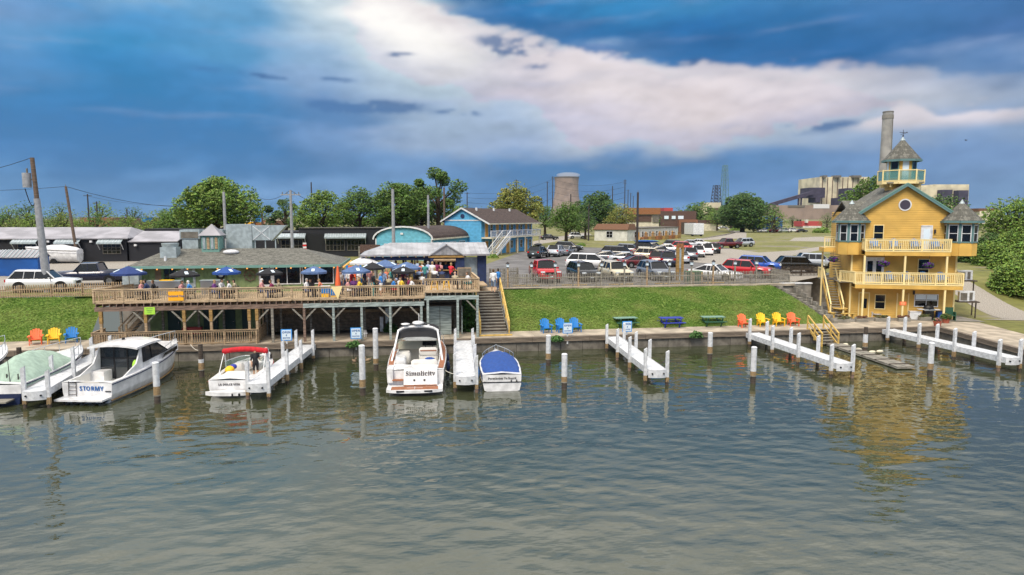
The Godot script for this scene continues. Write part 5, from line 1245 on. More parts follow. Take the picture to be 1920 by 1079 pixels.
func umbrella(px: float, py: float, z: float, rad: float, m: String, label: String, tip := true) -> void:
	var top := PZ(px, py, z); var base := DECK if z > -52.5 else DECK + 0.05
	var t := thing("patio_umbrella", label, "umbrella", Vector3(top.x, base, top.z), rng.randf() * TAU, "patio umbrellas on the deck")
	var h := top.y - base; var n := 8; var drop := rad * 0.42
	var st := S()
	for k in n:
		var a0 := TAU * k / n; var a1 := TAU * (k + 1) / n
		var p0 := Vector3(cos(a0) * rad, h - drop, -sin(a0) * rad); var p1 := Vector3(cos(a1) * rad, h - drop, -sin(a1) * rad)
		var m0 := p0 * 0.55; m0.y = h - drop * 0.5; var m1 := p1 * 0.55; m1.y = h - drop * 0.5
		var mid := (p0 + p1) / 2 - Vector3((p0 + p1).x, 0, (p0 + p1).z).normalized() * 0.06
		tri(st, Vector3(0, h, 0), m1, m0); quad(st, m0, m1, p1, p0); quad(st, p0, p1, p1 - Vector3(0, 0.14, 0), p0 - Vector3(0, 0.14, 0))
	obj("canopy", st, m, t, true)
	if m != "canvaswhite":
		for k in [0, 3, 6]:
			var a: float = TAU * (k + 0.5) / n; var o := Vector3(cos(a), 0, -sin(a)); var sl := Vector3(o.x * rad * 0.92, -drop, o.z * rad * 0.92).normalized()
			var c := Vector3(0, h, 0) + Vector3(o.x * rad * 0.66, -drop * 0.70 + 0.035, o.z * rad * 0.66)
			lbox("white_print", t, c, Vector3(rad * 0.22, 0.012, rad * 0.38), "signpale", Basis(o.cross(Vector3.UP).normalized(), sl.cross(o.cross(Vector3.UP)).normalized() * -1.0, sl))
	st = S(); tube(st, Vector3(0, 0.02, 0), Vector3(0, h + 0.06, 0), 0.025, 0.022, 7); obj("pole", st, "woodtan" if m == "canvasnavy" else "poledark", t, true)
	st = S(); tube(st, Vector3.ZERO, Vector3(0, 0.08, 0), 0.25, 0.22, 12); obj("base", st, "black", t, true)
func deck_furniture() -> void:
	for q in [[240, 499, -50.8, 1.15, "canvasnavy", "navy parasol beside the picket fence at the deck corner"], [345, 504, -50.2, 1.0, "canvasblack", "black parasol before the dark kitchen doorway"], [424, 500, -50.4, 0.95, "canvasblue", "royal blue parasol between lifebuoy and ship's wheel"], [505, 502, -50.2, 0.9, "canvasblack", "black parasol before the white door"], [588, 499, -50.2, 0.95, "canvasfaded", "washed out blue parasol before the sliding windows"], [667, 497, -50.4, 1.05, "canvasfaded", "faded blue parasol near the orange doorway board"], [698, 492, -51.5, 0.95, "canvasblack", "black parasol over the standing couple"], [722, 487, -54.5, 1.15, "canvasfaded", "pale blue parasol behind the black one in the crowd"], [683, 480, -56.5, 1.25, "canvaswhite", "white printed parasol behind the restaurant corner"], [762, 491, -52.6, 1.1, "canvasfaded", "faded blue parasol before the bar crowd"], [756, 499, -50.8, 0.95, "canvasblack", "black parasol in front of the faded blue one"]]:
		umbrella(q[0], q[1], q[2], q[3], q[4], q[5])
	# tables with benches
	var tn := -1
	for q in [[268, -49.6], [348, -49.4], [416, -49.5], [436, -49.3], [508, -49.3], [590, -49.3], [668, -49.2], [690, -49.6], [745, -49.6], [768, -49.3], [758, -52.6], [800, -54.0], [866, -49.3]]:
		tn += 1
		var c := PZ(q[0], 548, q[1]); c.y = DECK if c.x < 1.0 or c.z < -52.0 else 4.28
		var t := thing("deck_table", "dark table used by the guests " + ["at the deck corner", "under the kitchen parasol", "under the royal blue parasol", "with the white shirt", "before the white door", "before the sliding windows", "by the faded parasol", "by the mustard top", "at the long row", "beside the yellow stools", "in the second row", "in front of the bar", "on the raised deck end"][tn], "table", c, 0.0, "tables on the deck")
		lbox("top", t, Vector3(0, 0.74, 0), Vector3(0.95, 0.05, 0.8), "woodgrey"); lbox("stem", t, Vector3(0, 0.37, 0), Vector3(0.1, 0.7, 0.1), "black"); lbox("foot", t, Vector3(0, 0.03, 0), Vector3(0.6, 0.05, 0.5), "black")
	var f := thing("folded_parasol", "orange red parasol folded on its stand by the steps", "umbrella", PZ(634, 548, -50.0))
	var o := Vector3(f.position.x, DECK, f.position.z); f.position = o
	var st := S(); tube(st, Vector3(0, 0.75, 0), Vector3(0, 2.15, 0), 0.22, 0.05, 10); obj("folded_canopy", st, "orange", f, true); st = S(); tube(st, Vector3.ZERO, Vector3(0, 0.8, 0), 0.03, 0.03, 6); obj("pole", st, "woodtan", f, true)
	var pn := thing("yellow_pennant", "pale yellow triangular pennant hung on the deck railing", "flag", Vector3(-4.9, DECK + 0.85, -47.7)); st = S(); prism(st, [Vector3(-5.3, DECK + 0.9, -47.66), Vector3(-4.55, DECK + 0.9, -47.66), Vector3(-4.85, DECK + 0.02, -47.66)], Vector3(0, 0, 0.02)); obj("cloth", st, "yellowtrim", pn)
	var sg := thing("railing_banner", "orange yellow banner with blue script on the railing", "sign", Vector3(-15.4, DECK, -47.7)); bx("board", sg, Vector3(-15.3, DECK + 0.42, -47.68), Vector3(0.95, 0.62, 0.03), "signyellow"); text(sg, "Twisted Tea", Vector3(-15.3, DECK + 0.42, -47.65), 0.13, "ink", Basis(), "Droid Serif")
	var ls := thing("lime_notice", "lime green notice board on the deck beam", "sign", Vector3(-16.9, DECK - 0.45, -47.7)); bx("board", ls, Vector3(-16.95, DECK - 0.52, -47.62), Vector3(0.66, 0.48, 0.03), "lime"); for k in 3: bx("print", ls, Vector3(-16.95, DECK - 0.38 - 0.11 * k, -47.6), Vector3(0.4 - 0.06 * k, 0.025, 0.01), "sagedark")
	for k in 2:
		var d := thing("drink_cooler", ["blue and white cooler box behind the pennant", "blue drinks tub on a stand beside the cooler"][k], "cooler", PZ(610 + k * 18, 548, -49.0)); var c := d.position; c.y = DECK; d.position = c
		lbox("box", d, Vector3(0, 0.55 - 0.15 * k, 0), Vector3(0.6, 0.45, 0.45), "chairblue"); lbox("lid", d, Vector3(0, 0.8 - 0.15 * k, 0), Vector3(0.64, 0.07, 0.48), "white"); lbox("stand", d, Vector3(0, 0.16, 0), Vector3(0.5, 0.32, 0.4), "chairyellow")
	var ob := thing("orange_board", "tall orange and blue painted board among the guests", "sign", PZ(664, 548, -52.8)); c_fix(ob); lbox("panel", ob, Vector3(0, 1.1, 0), Vector3(0.85, 1.7, 0.06), "orange"); for s in [-1, 1]: lbox("edge", ob, Vector3(s * 0.5, 1.1, 0.01), Vector3(0.16, 1.8, 0.08), "chairblue")
func c_fix(o: Node3D) -> void:
	var c := o.position; c.y = DECK; o.position = c
# ---------- people: joints with radii, smooth minimum, surface nets; colours by body region
var poses := {}
func seg_d(p: Vector3, a: Vector3, b: Vector3, ra: float, rb: float) -> float:
	var ab := b - a; var h := clampf((p - a).dot(ab) / maxf(ab.length_squared(), 1e-6), 0, 1)
	return p.distance_to(a + ab * h) - lerpf(ra, rb, h)
func bones(pose: String) -> Array:      # [a, b, ra, rb, region]
	var hip := Vector3(0, 0.93, 0); var sit := pose.begins_with("sit")
	if sit: hip.y = 0.50
	var lean := 0.12 if pose == "sit_lean" else (0.04 if sit else 0.0)
	var ch := hip + Vector3(0, 0.36, lean); var nk := hip + Vector3(0, 0.55, lean * 1.4); var hd := nk + Vector3(0, 0.15, 0.02 + lean * 0.3)
	var r := [[hip, ch, 0.135, 0.15, 2], [ch, nk - Vector3(0, 0.06, 0), 0.15, 0.10, 1], [hip + Vector3(-0.07, 0, 0), hip + Vector3(0.07, 0, 0), 0.125, 0.125, 2], [nk - Vector3(0, 0.05, 0), hd, 0.055, 0.06, 0], [hd + Vector3(0, -0.02, 0.005), hd + Vector3(0, 0.05, -0.01), 0.088, 0.098, 0], [hd + Vector3(0, -0.01, 0.09), hd + Vector3(0, -0.03, 0.105), 0.014, 0.018, 0]]
	r[0][4] = 1
	for s in [-1, 1]:
		var shd := nk + Vector3(s * 0.185, -0.085, 0); var el := shd + Vector3(s * 0.06, -0.29, 0.0); var wr := el + Vector3(s * 0.0, -0.24, 0.07)
		if sit: el = shd + Vector3(s * 0.05, -0.25, 0.12); wr = el + Vector3(-s * 0.1, 0.02, 0.24)
		if pose == "stand_hold" and s > 0: wr = el + Vector3(-0.08, 0.10, 0.22)
		if pose == "stand_bar": el = shd + Vector3(s * 0.07, -0.22, 0.16); wr = el + Vector3(-s * 0.05, 0.03, 0.24)
		r.append([nk + Vector3(s * 0.06, -0.08, 0), shd, 0.085, 0.075, 1]); r.append([shd, el, 0.062, 0.048, 1]); r.append([el, wr, 0.045, 0.032, 5]); r.append([wr, wr + (wr - el).normalized() * 0.08, 0.036, 0.034, 5])
		var hp := hip + Vector3(s * 0.095, -0.02, 0); var kn := hp + Vector3(s * 0.01, -0.43, 0.03); var an := kn + Vector3(0, -0.41, -0.04)
		if sit: kn = hp + Vector3(s * 0.05, 0.0, 0.43); an = kn + Vector3(0, -0.42, 0.02)
		if pose == "stand_walk": kn += Vector3(0, 0, 0.08 * s); an += Vector3(0, 0, 0.16 * s - 0.02)
		r.append([hp, kn, 0.095, 0.062, 2]); r.append([kn, an, 0.06, 0.04, 3]); r.append([an + Vector3(0, -0.03, -0.03), an + Vector3(s * 0.02, -0.045, 0.15), 0.042, 0.036, 4])
	return r
func pose_mesh(pose: String) -> Dictionary:
	if poses.has(pose): return poses[pose]
	var bo := bones(pose); var c := 0.036
	var lo := Vector3(9, 9, 9); var hi := -lo
	for b in bo:
		for k in 2:
			lo = lo.min(b[k] - Vector3.ONE * (b[2 + k] + 0.06)); hi = hi.max(b[k] + Vector3.ONE * (b[2 + k] + 0.06))
	var n := Vector3i(((hi - lo) / c).ceil()) + Vector3i.ONE
	var f := PackedFloat32Array(); f.resize(n.x * n.y * n.z); f.fill(9.0)
	for b in bo:        # visit only the cells near each bone
		var e: float = maxf(b[2], b[3]) + 0.11
		var i0 := Vector3i(((b[0].min(b[1]) - Vector3.ONE * e - lo) / c).floor()).clamp(Vector3i.ZERO, n - Vector3i.ONE); var i1 := Vector3i(((b[0].max(b[1]) + Vector3.ONE * e - lo) / c).ceil()).clamp(Vector3i.ZERO, n - Vector3i.ONE)
		for z in range(i0.z, i1.z + 1):
			for y in range(i0.y, i1.y + 1):
				for x in range(i0.x, i1.x + 1):
					var d := seg_d(lo + Vector3(x, y, z) * c, b[0], b[1], b[2], b[3]); var id := (z * n.y + y) * n.x + x
					var o := f[id]; var h := maxf(0.045 - absf(o - d), 0.0) / 0.045
					f[id] = minf(o, d) - h * h * 0.045 * 0.25
	var vid := {}; var vs := PackedVector3Array(); var reg := PackedInt32Array(); var idx := PackedInt32Array()
	var off := [Vector3i(0, 0, 0), Vector3i(1, 0, 0), Vector3i(0, 1, 0), Vector3i(1, 1, 0), Vector3i(0, 0, 1), Vector3i(1, 0, 1), Vector3i(0, 1, 1), Vector3i(1, 1, 1)]
	var ed := [[0, 1], [2, 3], [4, 5], [6, 7], [0, 2], [1, 3], [4, 6], [5, 7], [0, 4], [1, 5], [2, 6], [3, 7]]
	for z in n.z - 1:
		for y in n.y - 1:
			for x in n.x - 1:
				var v := []; var m := 0
				for k in 8:
					var q: Vector3i = off[k]; var w := f[((z + q.z) * n.y + y + q.y) * n.x + x + q.x]; v.append(w)
					if w < 0: m += 1
				if m == 0 or m == 8: continue
				var s := Vector3.ZERO; var cnt := 0
				for e in ed:
					var a: float = v[e[0]]; var b: float = v[e[1]]
					if (a < 0) != (b < 0):
						s += Vector3(off[e[0]]).lerp(Vector3(off[e[1]]), a / (a - b)); cnt += 1
				var p := lo + (Vector3(x, y, z) + s / cnt) * c
				vid[(z * n.y + y) * n.x + x] = vs.size(); vs.append(p)
				var best := 9.0; var rg := 0
				for b in bo:
					var d := seg_d(p, b[0], b[1], b[2], b[3])
					if d < best: best = d; rg = b[4]
				var hd: Vector3 = bo[4][0]
				if rg == 0 and (p.y > hd.y + 0.075 or (p.z < hd.z - 0.01 and p.y > hd.y - 0.10)): rg = 6
				reg.append(rg)
	for z in range(1, n.z - 1):
		for y in range(1, n.y - 1):
			for x in range(1, n.x - 1):
				var i := (z * n.y + y) * n.x + x; var a := f[i] < 0
				for ax in 3:
					var j: int = i + [1, n.x, n.x * n.y][ax]
					if a == (f[j] < 0): continue
					var u: int = [n.x, n.x * n.y, 1][ax]; var w: int = [n.x * n.y, 1, n.x][ax]
					var q := [i - u - w, i - w, i, i - u]
					if not (vid.has(q[0]) and vid.has(q[1]) and vid.has(q[2]) and vid.has(q[3])): continue
					var t := [vid[q[0]], vid[q[1]], vid[q[2]], vid[q[3]]]
					if a: idx.append_array(PackedInt32Array([t[0], t[2], t[1], t[0], t[3], t[2]]))
					else: idx.append_array(PackedInt32Array([t[0], t[1], t[2], t[0], t[2], t[3]]))
	var nn := PackedVector3Array(); nn.resize(vs.size())
	for k in range(0, idx.size(), 3):
		var cr := (vs[idx[k + 2]] - vs[idx[k]]).cross(vs[idx[k + 1]] - vs[idx[k]])
		for e in 3: nn[idx[k + e]] += cr
	for k in nn.size(): nn[k] = nn[k].normalized()
	# fingers and eyes as fine geometry on the same mesh
	var ex := S()
	for s in 2:
		var hb: Array = bo[9 + s * 7]; var dr: Vector3 = (hb[1] - hb[0]).normalized(); var sd := dr.cross(Vector3(0, 0.3, 1)).normalized()
		for k in 4: tube(ex, hb[1] + sd * (k - 1.5) * 0.019, hb[1] + sd * (k - 1.5) * 0.021 + dr * [0.065, 0.08, 0.075, 0.055][k] + Vector3(0, -0.012, 0.01), 0.009, 0.007, 4)
		tube(ex, hb[0] + sd * 0.03, hb[0] + sd * 0.062 + dr * 0.06, 0.011, 0.008, 4)
	var ar := ex.commit_to_arrays(); var xv: PackedVector3Array = ar[Mesh.ARRAY_VERTEX]
	for k in range(0, xv.size(), 3):
		var nr := (xv[k + 2] - xv[k]).cross(xv[k + 1] - xv[k]).normalized()
		for e in 3: idx.append(vs.size()); vs.append(xv[k + e]); nn.append(nr); reg.append(5)
	var hc: Vector3 = bo[4][0]
	for s in [-1, 1]:
		var b0 := vs.size(); var ec := hc + Vector3(s * 0.034, 0.015, 0.088)
		for e in [Vector3(-0.014, 0, 0), Vector3(0, 0.009, 0.004), Vector3(0.014, 0, 0), Vector3(0, -0.009, 0.004)]: vs.append(ec + e); nn.append(Vector3(0, 0, 1)); reg.append(7)
		idx.append_array(PackedInt32Array([b0, b0 + 1, b0 + 2, b0, b0 + 2, b0 + 3]))
	poses[pose] = {"v": vs, "n": nn, "i": idx, "r": reg}
	return poses[pose]
func person(at: Vector3, turn: float, pose: String, shirt: Color, legs: Color, hair: Color, label: String, scale := 1.0, bare_calf := true, skin := Color(0.48, 0.29, 0.2), group := "guests on the deck") -> void:
	var d := pose_mesh(pose); var col := PackedColorArray()
	var pal := [skin, shirt, legs, skin if bare_calf else legs, Color(0.09, 0.08, 0.08), skin, hair, Color(0.03, 0.02, 0.02)]
	for r in d.r: col.append(pal[r])
	var ar := []; ar.resize(Mesh.ARRAY_MAX)
	ar[Mesh.ARRAY_VERTEX] = d.v; ar[Mesh.ARRAY_NORMAL] = d.n; ar[Mesh.ARRAY_INDEX] = d.i; ar[Mesh.ARRAY_COLOR] = col
	var me := ArrayMesh.new(); me.add_surface_from_arrays(Mesh.PRIMITIVE_TRIANGLES, ar)
	var t := thing("person", label, "person", at, turn, group)
	t.scale = Vector3.ONE * scale
	var o := MeshInstance3D.new(); o.mesh = me; o.name = "body"; o.material_override = M.vcol; t.add_child(o)
	if pose.begins_with("sit"):
		var s := thing("deck_chair", "chair under " + label, "chair", at, turn, "chairs under the deck guests")
		for q in [[Vector3(0, 0.37, 0.02), Vector3(0.44, 0.04, 0.44), "seat"], [Vector3(0, 0.66, -0.20), Vector3(0.42, 0.36, 0.03), "backrest"]]: lbox(q[2], s, q[0], q[1], "poledark")
		for k in 4: lbox("leg", s, Vector3([-0.19, 0.19, 0.19, -0.19][k], 0.18, [-0.18, -0.18, 0.2, 0.2][k]), Vector3(0.035, 0.36, 0.035), "poledark")
func people() -> void:
	var dk := Color(0.03, 0.025, 0.02); var br := Color(0.10, 0.055, 0.03); var bl := Color(0.36, 0.24, 0.11); var gr := Color(0.35, 0.34, 0.33)
	var W := Color(0.72, 0.72, 0.74); var navy := Color(0.03, 0.05, 0.13); var pink := Color(0.62, 0.30, 0.30); var blu := Color(0.04, 0.22, 0.60); var blk := Color(0.02, 0.02, 0.025); var red := Color(0.60, 0.03, 0.05); var pur := Color(0.16, 0.05, 0.22); var mar := Color(0.20, 0.02, 0.08); var org := Color(0.70, 0.22, 0.13); var lb := Color(0.35, 0.45, 0.66); var yel := Color(0.75, 0.50, 0.05); var teal := Color(0.05, 0.25, 0.25); var den := Color(0.06, 0.09, 0.18); var kh := Color(0.42, 0.36, 0.25)
	# [pixel x, z, pose, turn, shirt, legs, hair, label]
	var L := [
		[263, -49.9, "sit", 1.5, pink, den, bl, "person in pink top seated at the deck's end table"], [279, -49.9, "sit_lean", -1.3, navy, den, dk, "dark haired person in navy seated by the steel counter"], [289, -50.3, "sit", -1.5, blk, blk, br, "person in black seated behind the navy top"],
		[336, -49.5, "sit_lean", 1.4, pink, den, br, "brown haired person in pale pink leaning over the table above the banner"], [359, -49.5, "sit_lean", -1.4, blu, kh, W, "person in bright blue shirt and white cap"],
		[400, -49.6, "sit", 1.5, pur, den, bl, "person in purple seated under the blue parasol"], [411, -50.0, "sit_lean", 1.2, W, blk, br, "person in white and dark vest under the blue parasol"], [431, -49.4, "sit", -1.5, W, blk, dk, "black haired person in white shirt with back to railing"], [441, -49.9, "sit", -1.2, kh, den, dk, "person in tan shirt next to the white shirt"],
		[489, -49.5, "sit", 1.5, pink, den, W, "white capped person in pink under the black parasol"], [513, -49.4, "sit_lean", -1.2, mar, den, br, "long haired person in maroon under the black parasol"], [524, -49.9, "sit", -1.5, kh, blk, bl, "person in tan beside the maroon top"],
		[573, -49.4, "sit", 1.5, W, den, gr, "grey haired person in white before the sliding windows"], [582, -50.0, "sit", 0.2, blk, den, br, "brown haired person in black tank facing the water"], [604, -49.6, "sit_lean", -1.5, org, den, bl, "person in orange leaning at the table by the windows"],
		[651, -49.5, "sit", 1.5, pink, W, dk, "dark haired person in pink by the faded parasol pole"], [664, -50.0, "sit", 0.1, pur, den, br, "person in violet behind the railing post"], [678, -49.4, "sit_lean", -1.3, yel, den, bl, "blonde person in mustard near the railing"], [685, -50.0, "sit", -1.5, blk, den, dk, "dark haired person in black beside the mustard top"],
		[700, -49.2, "stand_hold", 1.2, blk, teal, br, "long haired standing woman in black tank top and green skirt"], [714, -49.1, "stand_hold", -1.3, blu, W, gr, "standing man in blue floral shirt and white shorts"],
		[725, -53.0, "stand", 0.6, org, den, bl, "standing person in orange behind the floral shirt"], [737, -49.6, "sit", 1.5, blu, red, dk, "person in blue with red seated at the long table"], [748, -50.0, "sit", 1.0, W, den, dk, "person in white seated beside the blue top"], [757, -49.6, "sit_lean", -1.2, yel, blk, br, "person in yellow vest seated under the black parasol near the bar"], [768, -49.9, "sit", -1.5, mar, den, dk, "person in dark red seated near the stools"], [776, -49.4, "sit_lean", -1.4, W, blk, bl, "blond person in white and black at the railing"],
		[757, -57.2, "stand_bar", 3.0, navy, blk, dk, "standing person in navy deep under the pavilion roof"], [773, -57.0, "stand_bar", 2.8, blk, blk, dk, "standing person in black under the pavilion"], [783, -56.2, "stand", 2.6, lb, den, br, "standing person in pale blue at the bar crowd"], [792, -55.2, "stand_bar", 2.9, W, lb, bl, "standing person in white with backpack strap"], [797, -56.6, "stand", 3.1, blk, den, dk, "person in black behind the white top"], [803, -55.0, "stand_bar", 3.0, lb, kh, gr, "person in light blue leaning on the bar rail"], [811, -54.6, "stand", 2.7, W, kh, bl, "person in white shirt beside the maroon shirt"],
		[819, -54.6, "stand_bar", 3.1, mar, blk, br, "broad person in maroon shirt seen from behind"], [826, -55.6, "stand", 2.4, pink, kh, gr, "person in pale pink near the bar post"], [808, -57.5, "stand", 0.2, navy, den, dk, "person in navy facing out from the pavilion"], [818, -57.8, "stand", 0.4, blk, den, dk, "dark dressed person at the back of the pavilion"],
		[846, -54.4, "stand_bar", 2.6, red, blk, bl, "person in red shirt leaning at the bar window"], [836, -56.4, "stand", 0.0, navy, blk, dk, "bartender in dark shirt inside the bar"], [853, -49.6, "sit", 2.9, kh, den, Color(0.5, 0.32, 0.24), "bald person seated at the raised railing table"], [881, -49.4, "sit_lean", -1.3, W, teal, br, "person in white tee seated at the raised deck end"],
		[741, -52.3, "sit", 2.0, lb, den, dk, "person in light blue in the second row of tables"], [790, -52.4, "sit", 2.6, W, den, br, "person in white in the row before the bar"], [768, -53.0, "sit", 2.9, yel, den, bl, "person in yellow in the second row"], [735, -54.6, "stand", 1.0, W, den, br, "standing person in white beside the orange shirt"], [655, -52.6, "stand", 0.5, W, den, dk, "standing person in white by the orange board"],
		[646, -53.4, "stand_hold", 1.0, lb, den, br, "standing person in pale blue at the restaurant corner"], [672, -54.2, "sit", 2.6, pink, den, bl, "person in pink far under the white parasol"], [690, -53.6, "sit", -1.9, teal, den, dk, "person in teal behind the black parasol"], [709, -52.4, "sit_lean", 1.4, pur, den, br, "person in purple behind the standing couple"], [729, -51.0, "sit", 2.7, kh, den, gr, "grey haired person in tan at the inner railing"], [743, -56.4, "stand_bar", 2.9, blu, den, br, "standing person in blue at the pavilion's left post"], [764, -55.6, "stand", 2.4, pink, den, bl, "standing person in rose under the pavilion eave"], [778, -54.2, "stand_hold", -2.2, yel, den, dk, "standing person in gold before the pavilion"], [786, -53.6, "sit", 2.9, lb, kh, br, "person in light blue on a stool before the pavilion"], [797, -53.4, "stand_bar", 3.1, teal, den, dk, "standing person in teal beside the bar stools"], [815, -53.2, "sit", 2.8, W, den, bl, "fair person in white at the bar table"], [829, -53.0, "sit_lean", 3.1, navy, den, dk, "person in navy hunched at the bar table"], [755, -53.6, "sit", 1.2, mar, den, dk, "person in wine red between the parasols"], [640, -50.8, "stand", -0.6, gr, den, dk, "standing person in grey beside the folded parasol"],
		[660, -51.4, "stand", 2.2, red, den, dk, "standing person in red under the faded parasol"], [673, -52.2, "stand_hold", -0.8, W, kh, bl, "standing person in white and khaki under the faded parasol"], [684, -51.6, "stand", 1.6, navy, den, br, "standing person in navy left of the couple"], [694, -52.8, "stand_hold", 0.4, pink, W, bl, "standing person in pink and white behind the couple"], [719, -51.4, "stand", 2.8, lb, den, gr, "standing person in pale denim beside the floral shirt"], [733, -52.8, "stand_hold", -1.5, teal, kh, br, "standing person in teal and khaki in the crowd"], [747, -54.0, "stand", 0.9, W, den, dk, "standing person in white tee and jeans in the crowd"], [770, -54.4, "stand_hold", 2.2, mar, kh, br, "standing person in maroon and khaki in the crowd"], [788, -55.0, "stand", -2.6, org, den, dk, "standing person in orange at the pavilion front"], [806, -56.0, "stand_hold", 2.5, yel, blk, dk, "standing person in yellow under the pavilion"]]
	for q in L:
		var at := PZ(q[0], 545, q[1]); at.y = DECK if at.x < 1.0 else 4.28
		if at.z < -53.4: at.y = DECK + 0.3
		person(at, q[3], q[2], q[4], q[5], q[6], q[7], rng.randf_range(0.95, 1.04), rng.randf() < 0.6)
	person(P(925, 549, G), 3.05, "stand_walk", W, Color(0.16, 0.22, 0.34), br, "man in white tee and blue shorts at the stair head", 1.03, true, Color(0.5, 0.3, 0.2), "people by the stairs")
	person(P(934, 545, G), -2.4, "stand", blu, den, dk, "person in blue beyond the man at the stair head", 1.0, false, Color(0.4, 0.25, 0.17), "people by the stairs")
	person(Vector3(-8.75, 0.38, -40.0), 0.5, "stand_hold", blk, blk, br, "woman in black dress standing in the red topped boat", 0.97, true, Color(0.5, 0.3, 0.2), "people aboard the motorboat")
	person(Vector3(-8.55, 0.45, -42.2), -0.3, "sit", W, W, pink, "person in white shirt and pink cap at the boat's bow", 0.97, true, Color(0.5, 0.3, 0.2), "people aboard the motorboat")
var HX: Transform3D
func hb(nm: String, t: Node, c: Vector3, s: Vector3, m, b := Basis()) -> MeshInstance3D: return bx(nm, t, HX * c, s, m, HX.basis * b)
func hstick(nm: String, t: Node, a: Vector3, b: Vector3, w: float, h: float, m) -> MeshInstance3D: return stick(nm, t, HX * a, HX * b, w, h, m)
func octo(c: Vector3, r: float, y: float, k: int) -> Vector3:
	var a := TAU * (k + 0.5) / 8.0
	return c + Vector3(sin(a) * r, y, cos(a) * r)
func octo_roof(t: Node, c: Vector3, r: float, y0: float, y1: float) -> void:
	for k in 8:
		var st := S(); var a := HX * octo(c, r, y0, k); var b := HX * octo(c, r, y0, k + 1); var top := HX * (c + Vector3(0, y1, 0))
		var w := a.distance_to(b); var l := top.distance_to((a + b) / 2)
		for q in [[a, Vector2(0, l)], [top, Vector2(w / 2, 0)], [b, Vector2(w, l)]]:
			st.set_uv(q[1]); st.add_vertex(q[0])
		tri(st, a - Vector3(0, 0.05, 0), b - Vector3(0, 0.05, 0), top - Vector3(0, 0.12, 0))
		var o := obj("roof_facet", st, "shingle", t)
		stick("eave_trim", o, a + Vector3(0, -0.06, 0), b + Vector3(0, -0.06, 0), 0.08, 0.18, "tealtrim")
	var st2 := S(); tube(st2, HX * (c + Vector3(0, y1 - 0.22, 0)), HX * (c + Vector3(0, y1 + 0.12, 0)), 0.22, 0.02, 8); obj("roof_cap", st2, "galv", t)
func house() -> void:
	var base := P(1691, 601, PROM)
	var t := thing("yellow_house", "tall yellow clapboard house with turrets, porches and lookout cupola", "house", base, -0.35)
	t.scale = Vector3(0.82, 1, 0.82); HX = t.global_transform
	var zl := -1.7; var F2 := 3.0; var F3 := 5.75; var bx0 := -4.5; var bx1 := 5.3; var zb := -10.5
	# clapboard walls
	var st := S()
	for q in [[Vector3(bx0, 0, zl), Vector3(bx1, 0, zl)], [Vector3(bx1, 0, zl), Vector3(bx1, 0, zb)], [Vector3(bx1, 0, zb), Vector3(bx0, 0, zb)], [Vector3(bx0, 0, zb), Vector3(bx0, 0, zl)]]:
		var a: Vector3 = HX * q[0]; var b: Vector3 = HX * q[1]
		clap(st, a, b, PROM, PROM + 9.0, 0.19)
	# gable
	var gx := 0.25; var hw := 4.35; var ge := 8.9; var gp := 11.15
	for i in 12:
		var y := ge + i * 0.19; var w := hw * (1.0 - (y - ge) / (gp - ge)); var w2 := hw * (1.0 - minf(1.0, (y + 0.19 - ge) / (gp - ge)))
		quad(st, HX * Vector3(gx - w2, y + 0.19, zl), HX * Vector3(gx + w2, y + 0.19, zl), HX * Vector3(gx + w, y, zl + 0.03), HX * Vector3(gx - w, y, zl + 0.03))
	obj("clapboard_wall", st, "yellow", t)
	for x in [bx0, bx1]: hb("corner_board", t, Vector3(x, 4.4, zl + 0.02), Vector3(0.16, 8.8, 0.12), "yellowtrim")
	# roofs
	var ov := 0.45
	for s in [-1, 1]:
		var e := Vector3(gx + s * (hw + ov), ge - 0.25, 0); var r := Vector3(gx, gp + 0.1, 0)
		var a := HX * (r + Vector3(0, 0, zb)); var b := HX * (r + Vector3(0, 0, zl + ov)); var c := HX * (e + Vector3(0, 0, zl + ov)); var d := HX * (e + Vector3(0, 0, zb))
		if s < 0: roof_quad("roof", t, a, b, c, d, "shingle")
		else: roof_quad("roof", t, b, a, d, c, "shingle")
		hstick("rake_board", t, r + Vector3(0, -0.02, zl + ov + 0.03), e + Vector3(0, -0.06, zl + ov + 0.03), 0.06, 0.26, "tealtrim")
		hstick("rake_trim", t, r + Vector3(0, 0.08, zl + ov + 0.05), e + Vector3(0, 0.04, zl + ov + 0.05), 0.08, 0.07, "tealgreen")
	roof_quad("roof", t, HX * Vector3(-4.6, 10.0, -6.3), HX * Vector3(0, 10.0, -6.3), HX * Vector3(0, 8.7, -2.6), HX * Vector3(-4.6, 8.7, -2.6), "shingle")
	roof_quad("roof", t, HX * Vector3(0, 10.0, -6.3), HX * Vector3(-4.6, 10.0, -6.3), HX * Vector3(-4.6, 8.7, -9.8), HX * Vector3(0, 8.7, -9.8), "shingle")
	# round gable window
	st = S(); tube(st, HX * Vector3(gx, 9.55, zl), HX * Vector3(gx, 9.55, zl + 0.08), 0.5, 0.5, 24); var rw := obj("round_window", st, "white", t); st = S(); tube(st, HX * Vector3(gx, 9.55, zl + 0.05), HX * Vector3(gx, 9.55, zl + 0.10), 0.4, 0.4, 24); obj("pane", st, "plantpurple", rw)
	var B := HX.basis
	# doors and windows: level 3, 2, 1
	window(t, HX * Vector3(-2.1, F3 + 1.45, zl), 0.85, 1.25, B, "yellowtrim", 0)
	_door(t, Vector3(2.4, F3, zl), 0.85, 2.0, "signpale", "white")
	_door(t, Vector3(-2.75, F2, zl), 0.75, 2.05, "windowdark", "white"); _door(t, Vector3(-1.9, F2, zl), 0.75, 2.05, "windowdark", "white")
	window(t, HX * Vector3(2.3, F2 + 1.2, zl), 0.95, 1.6, B, "yellowtrim", 0)
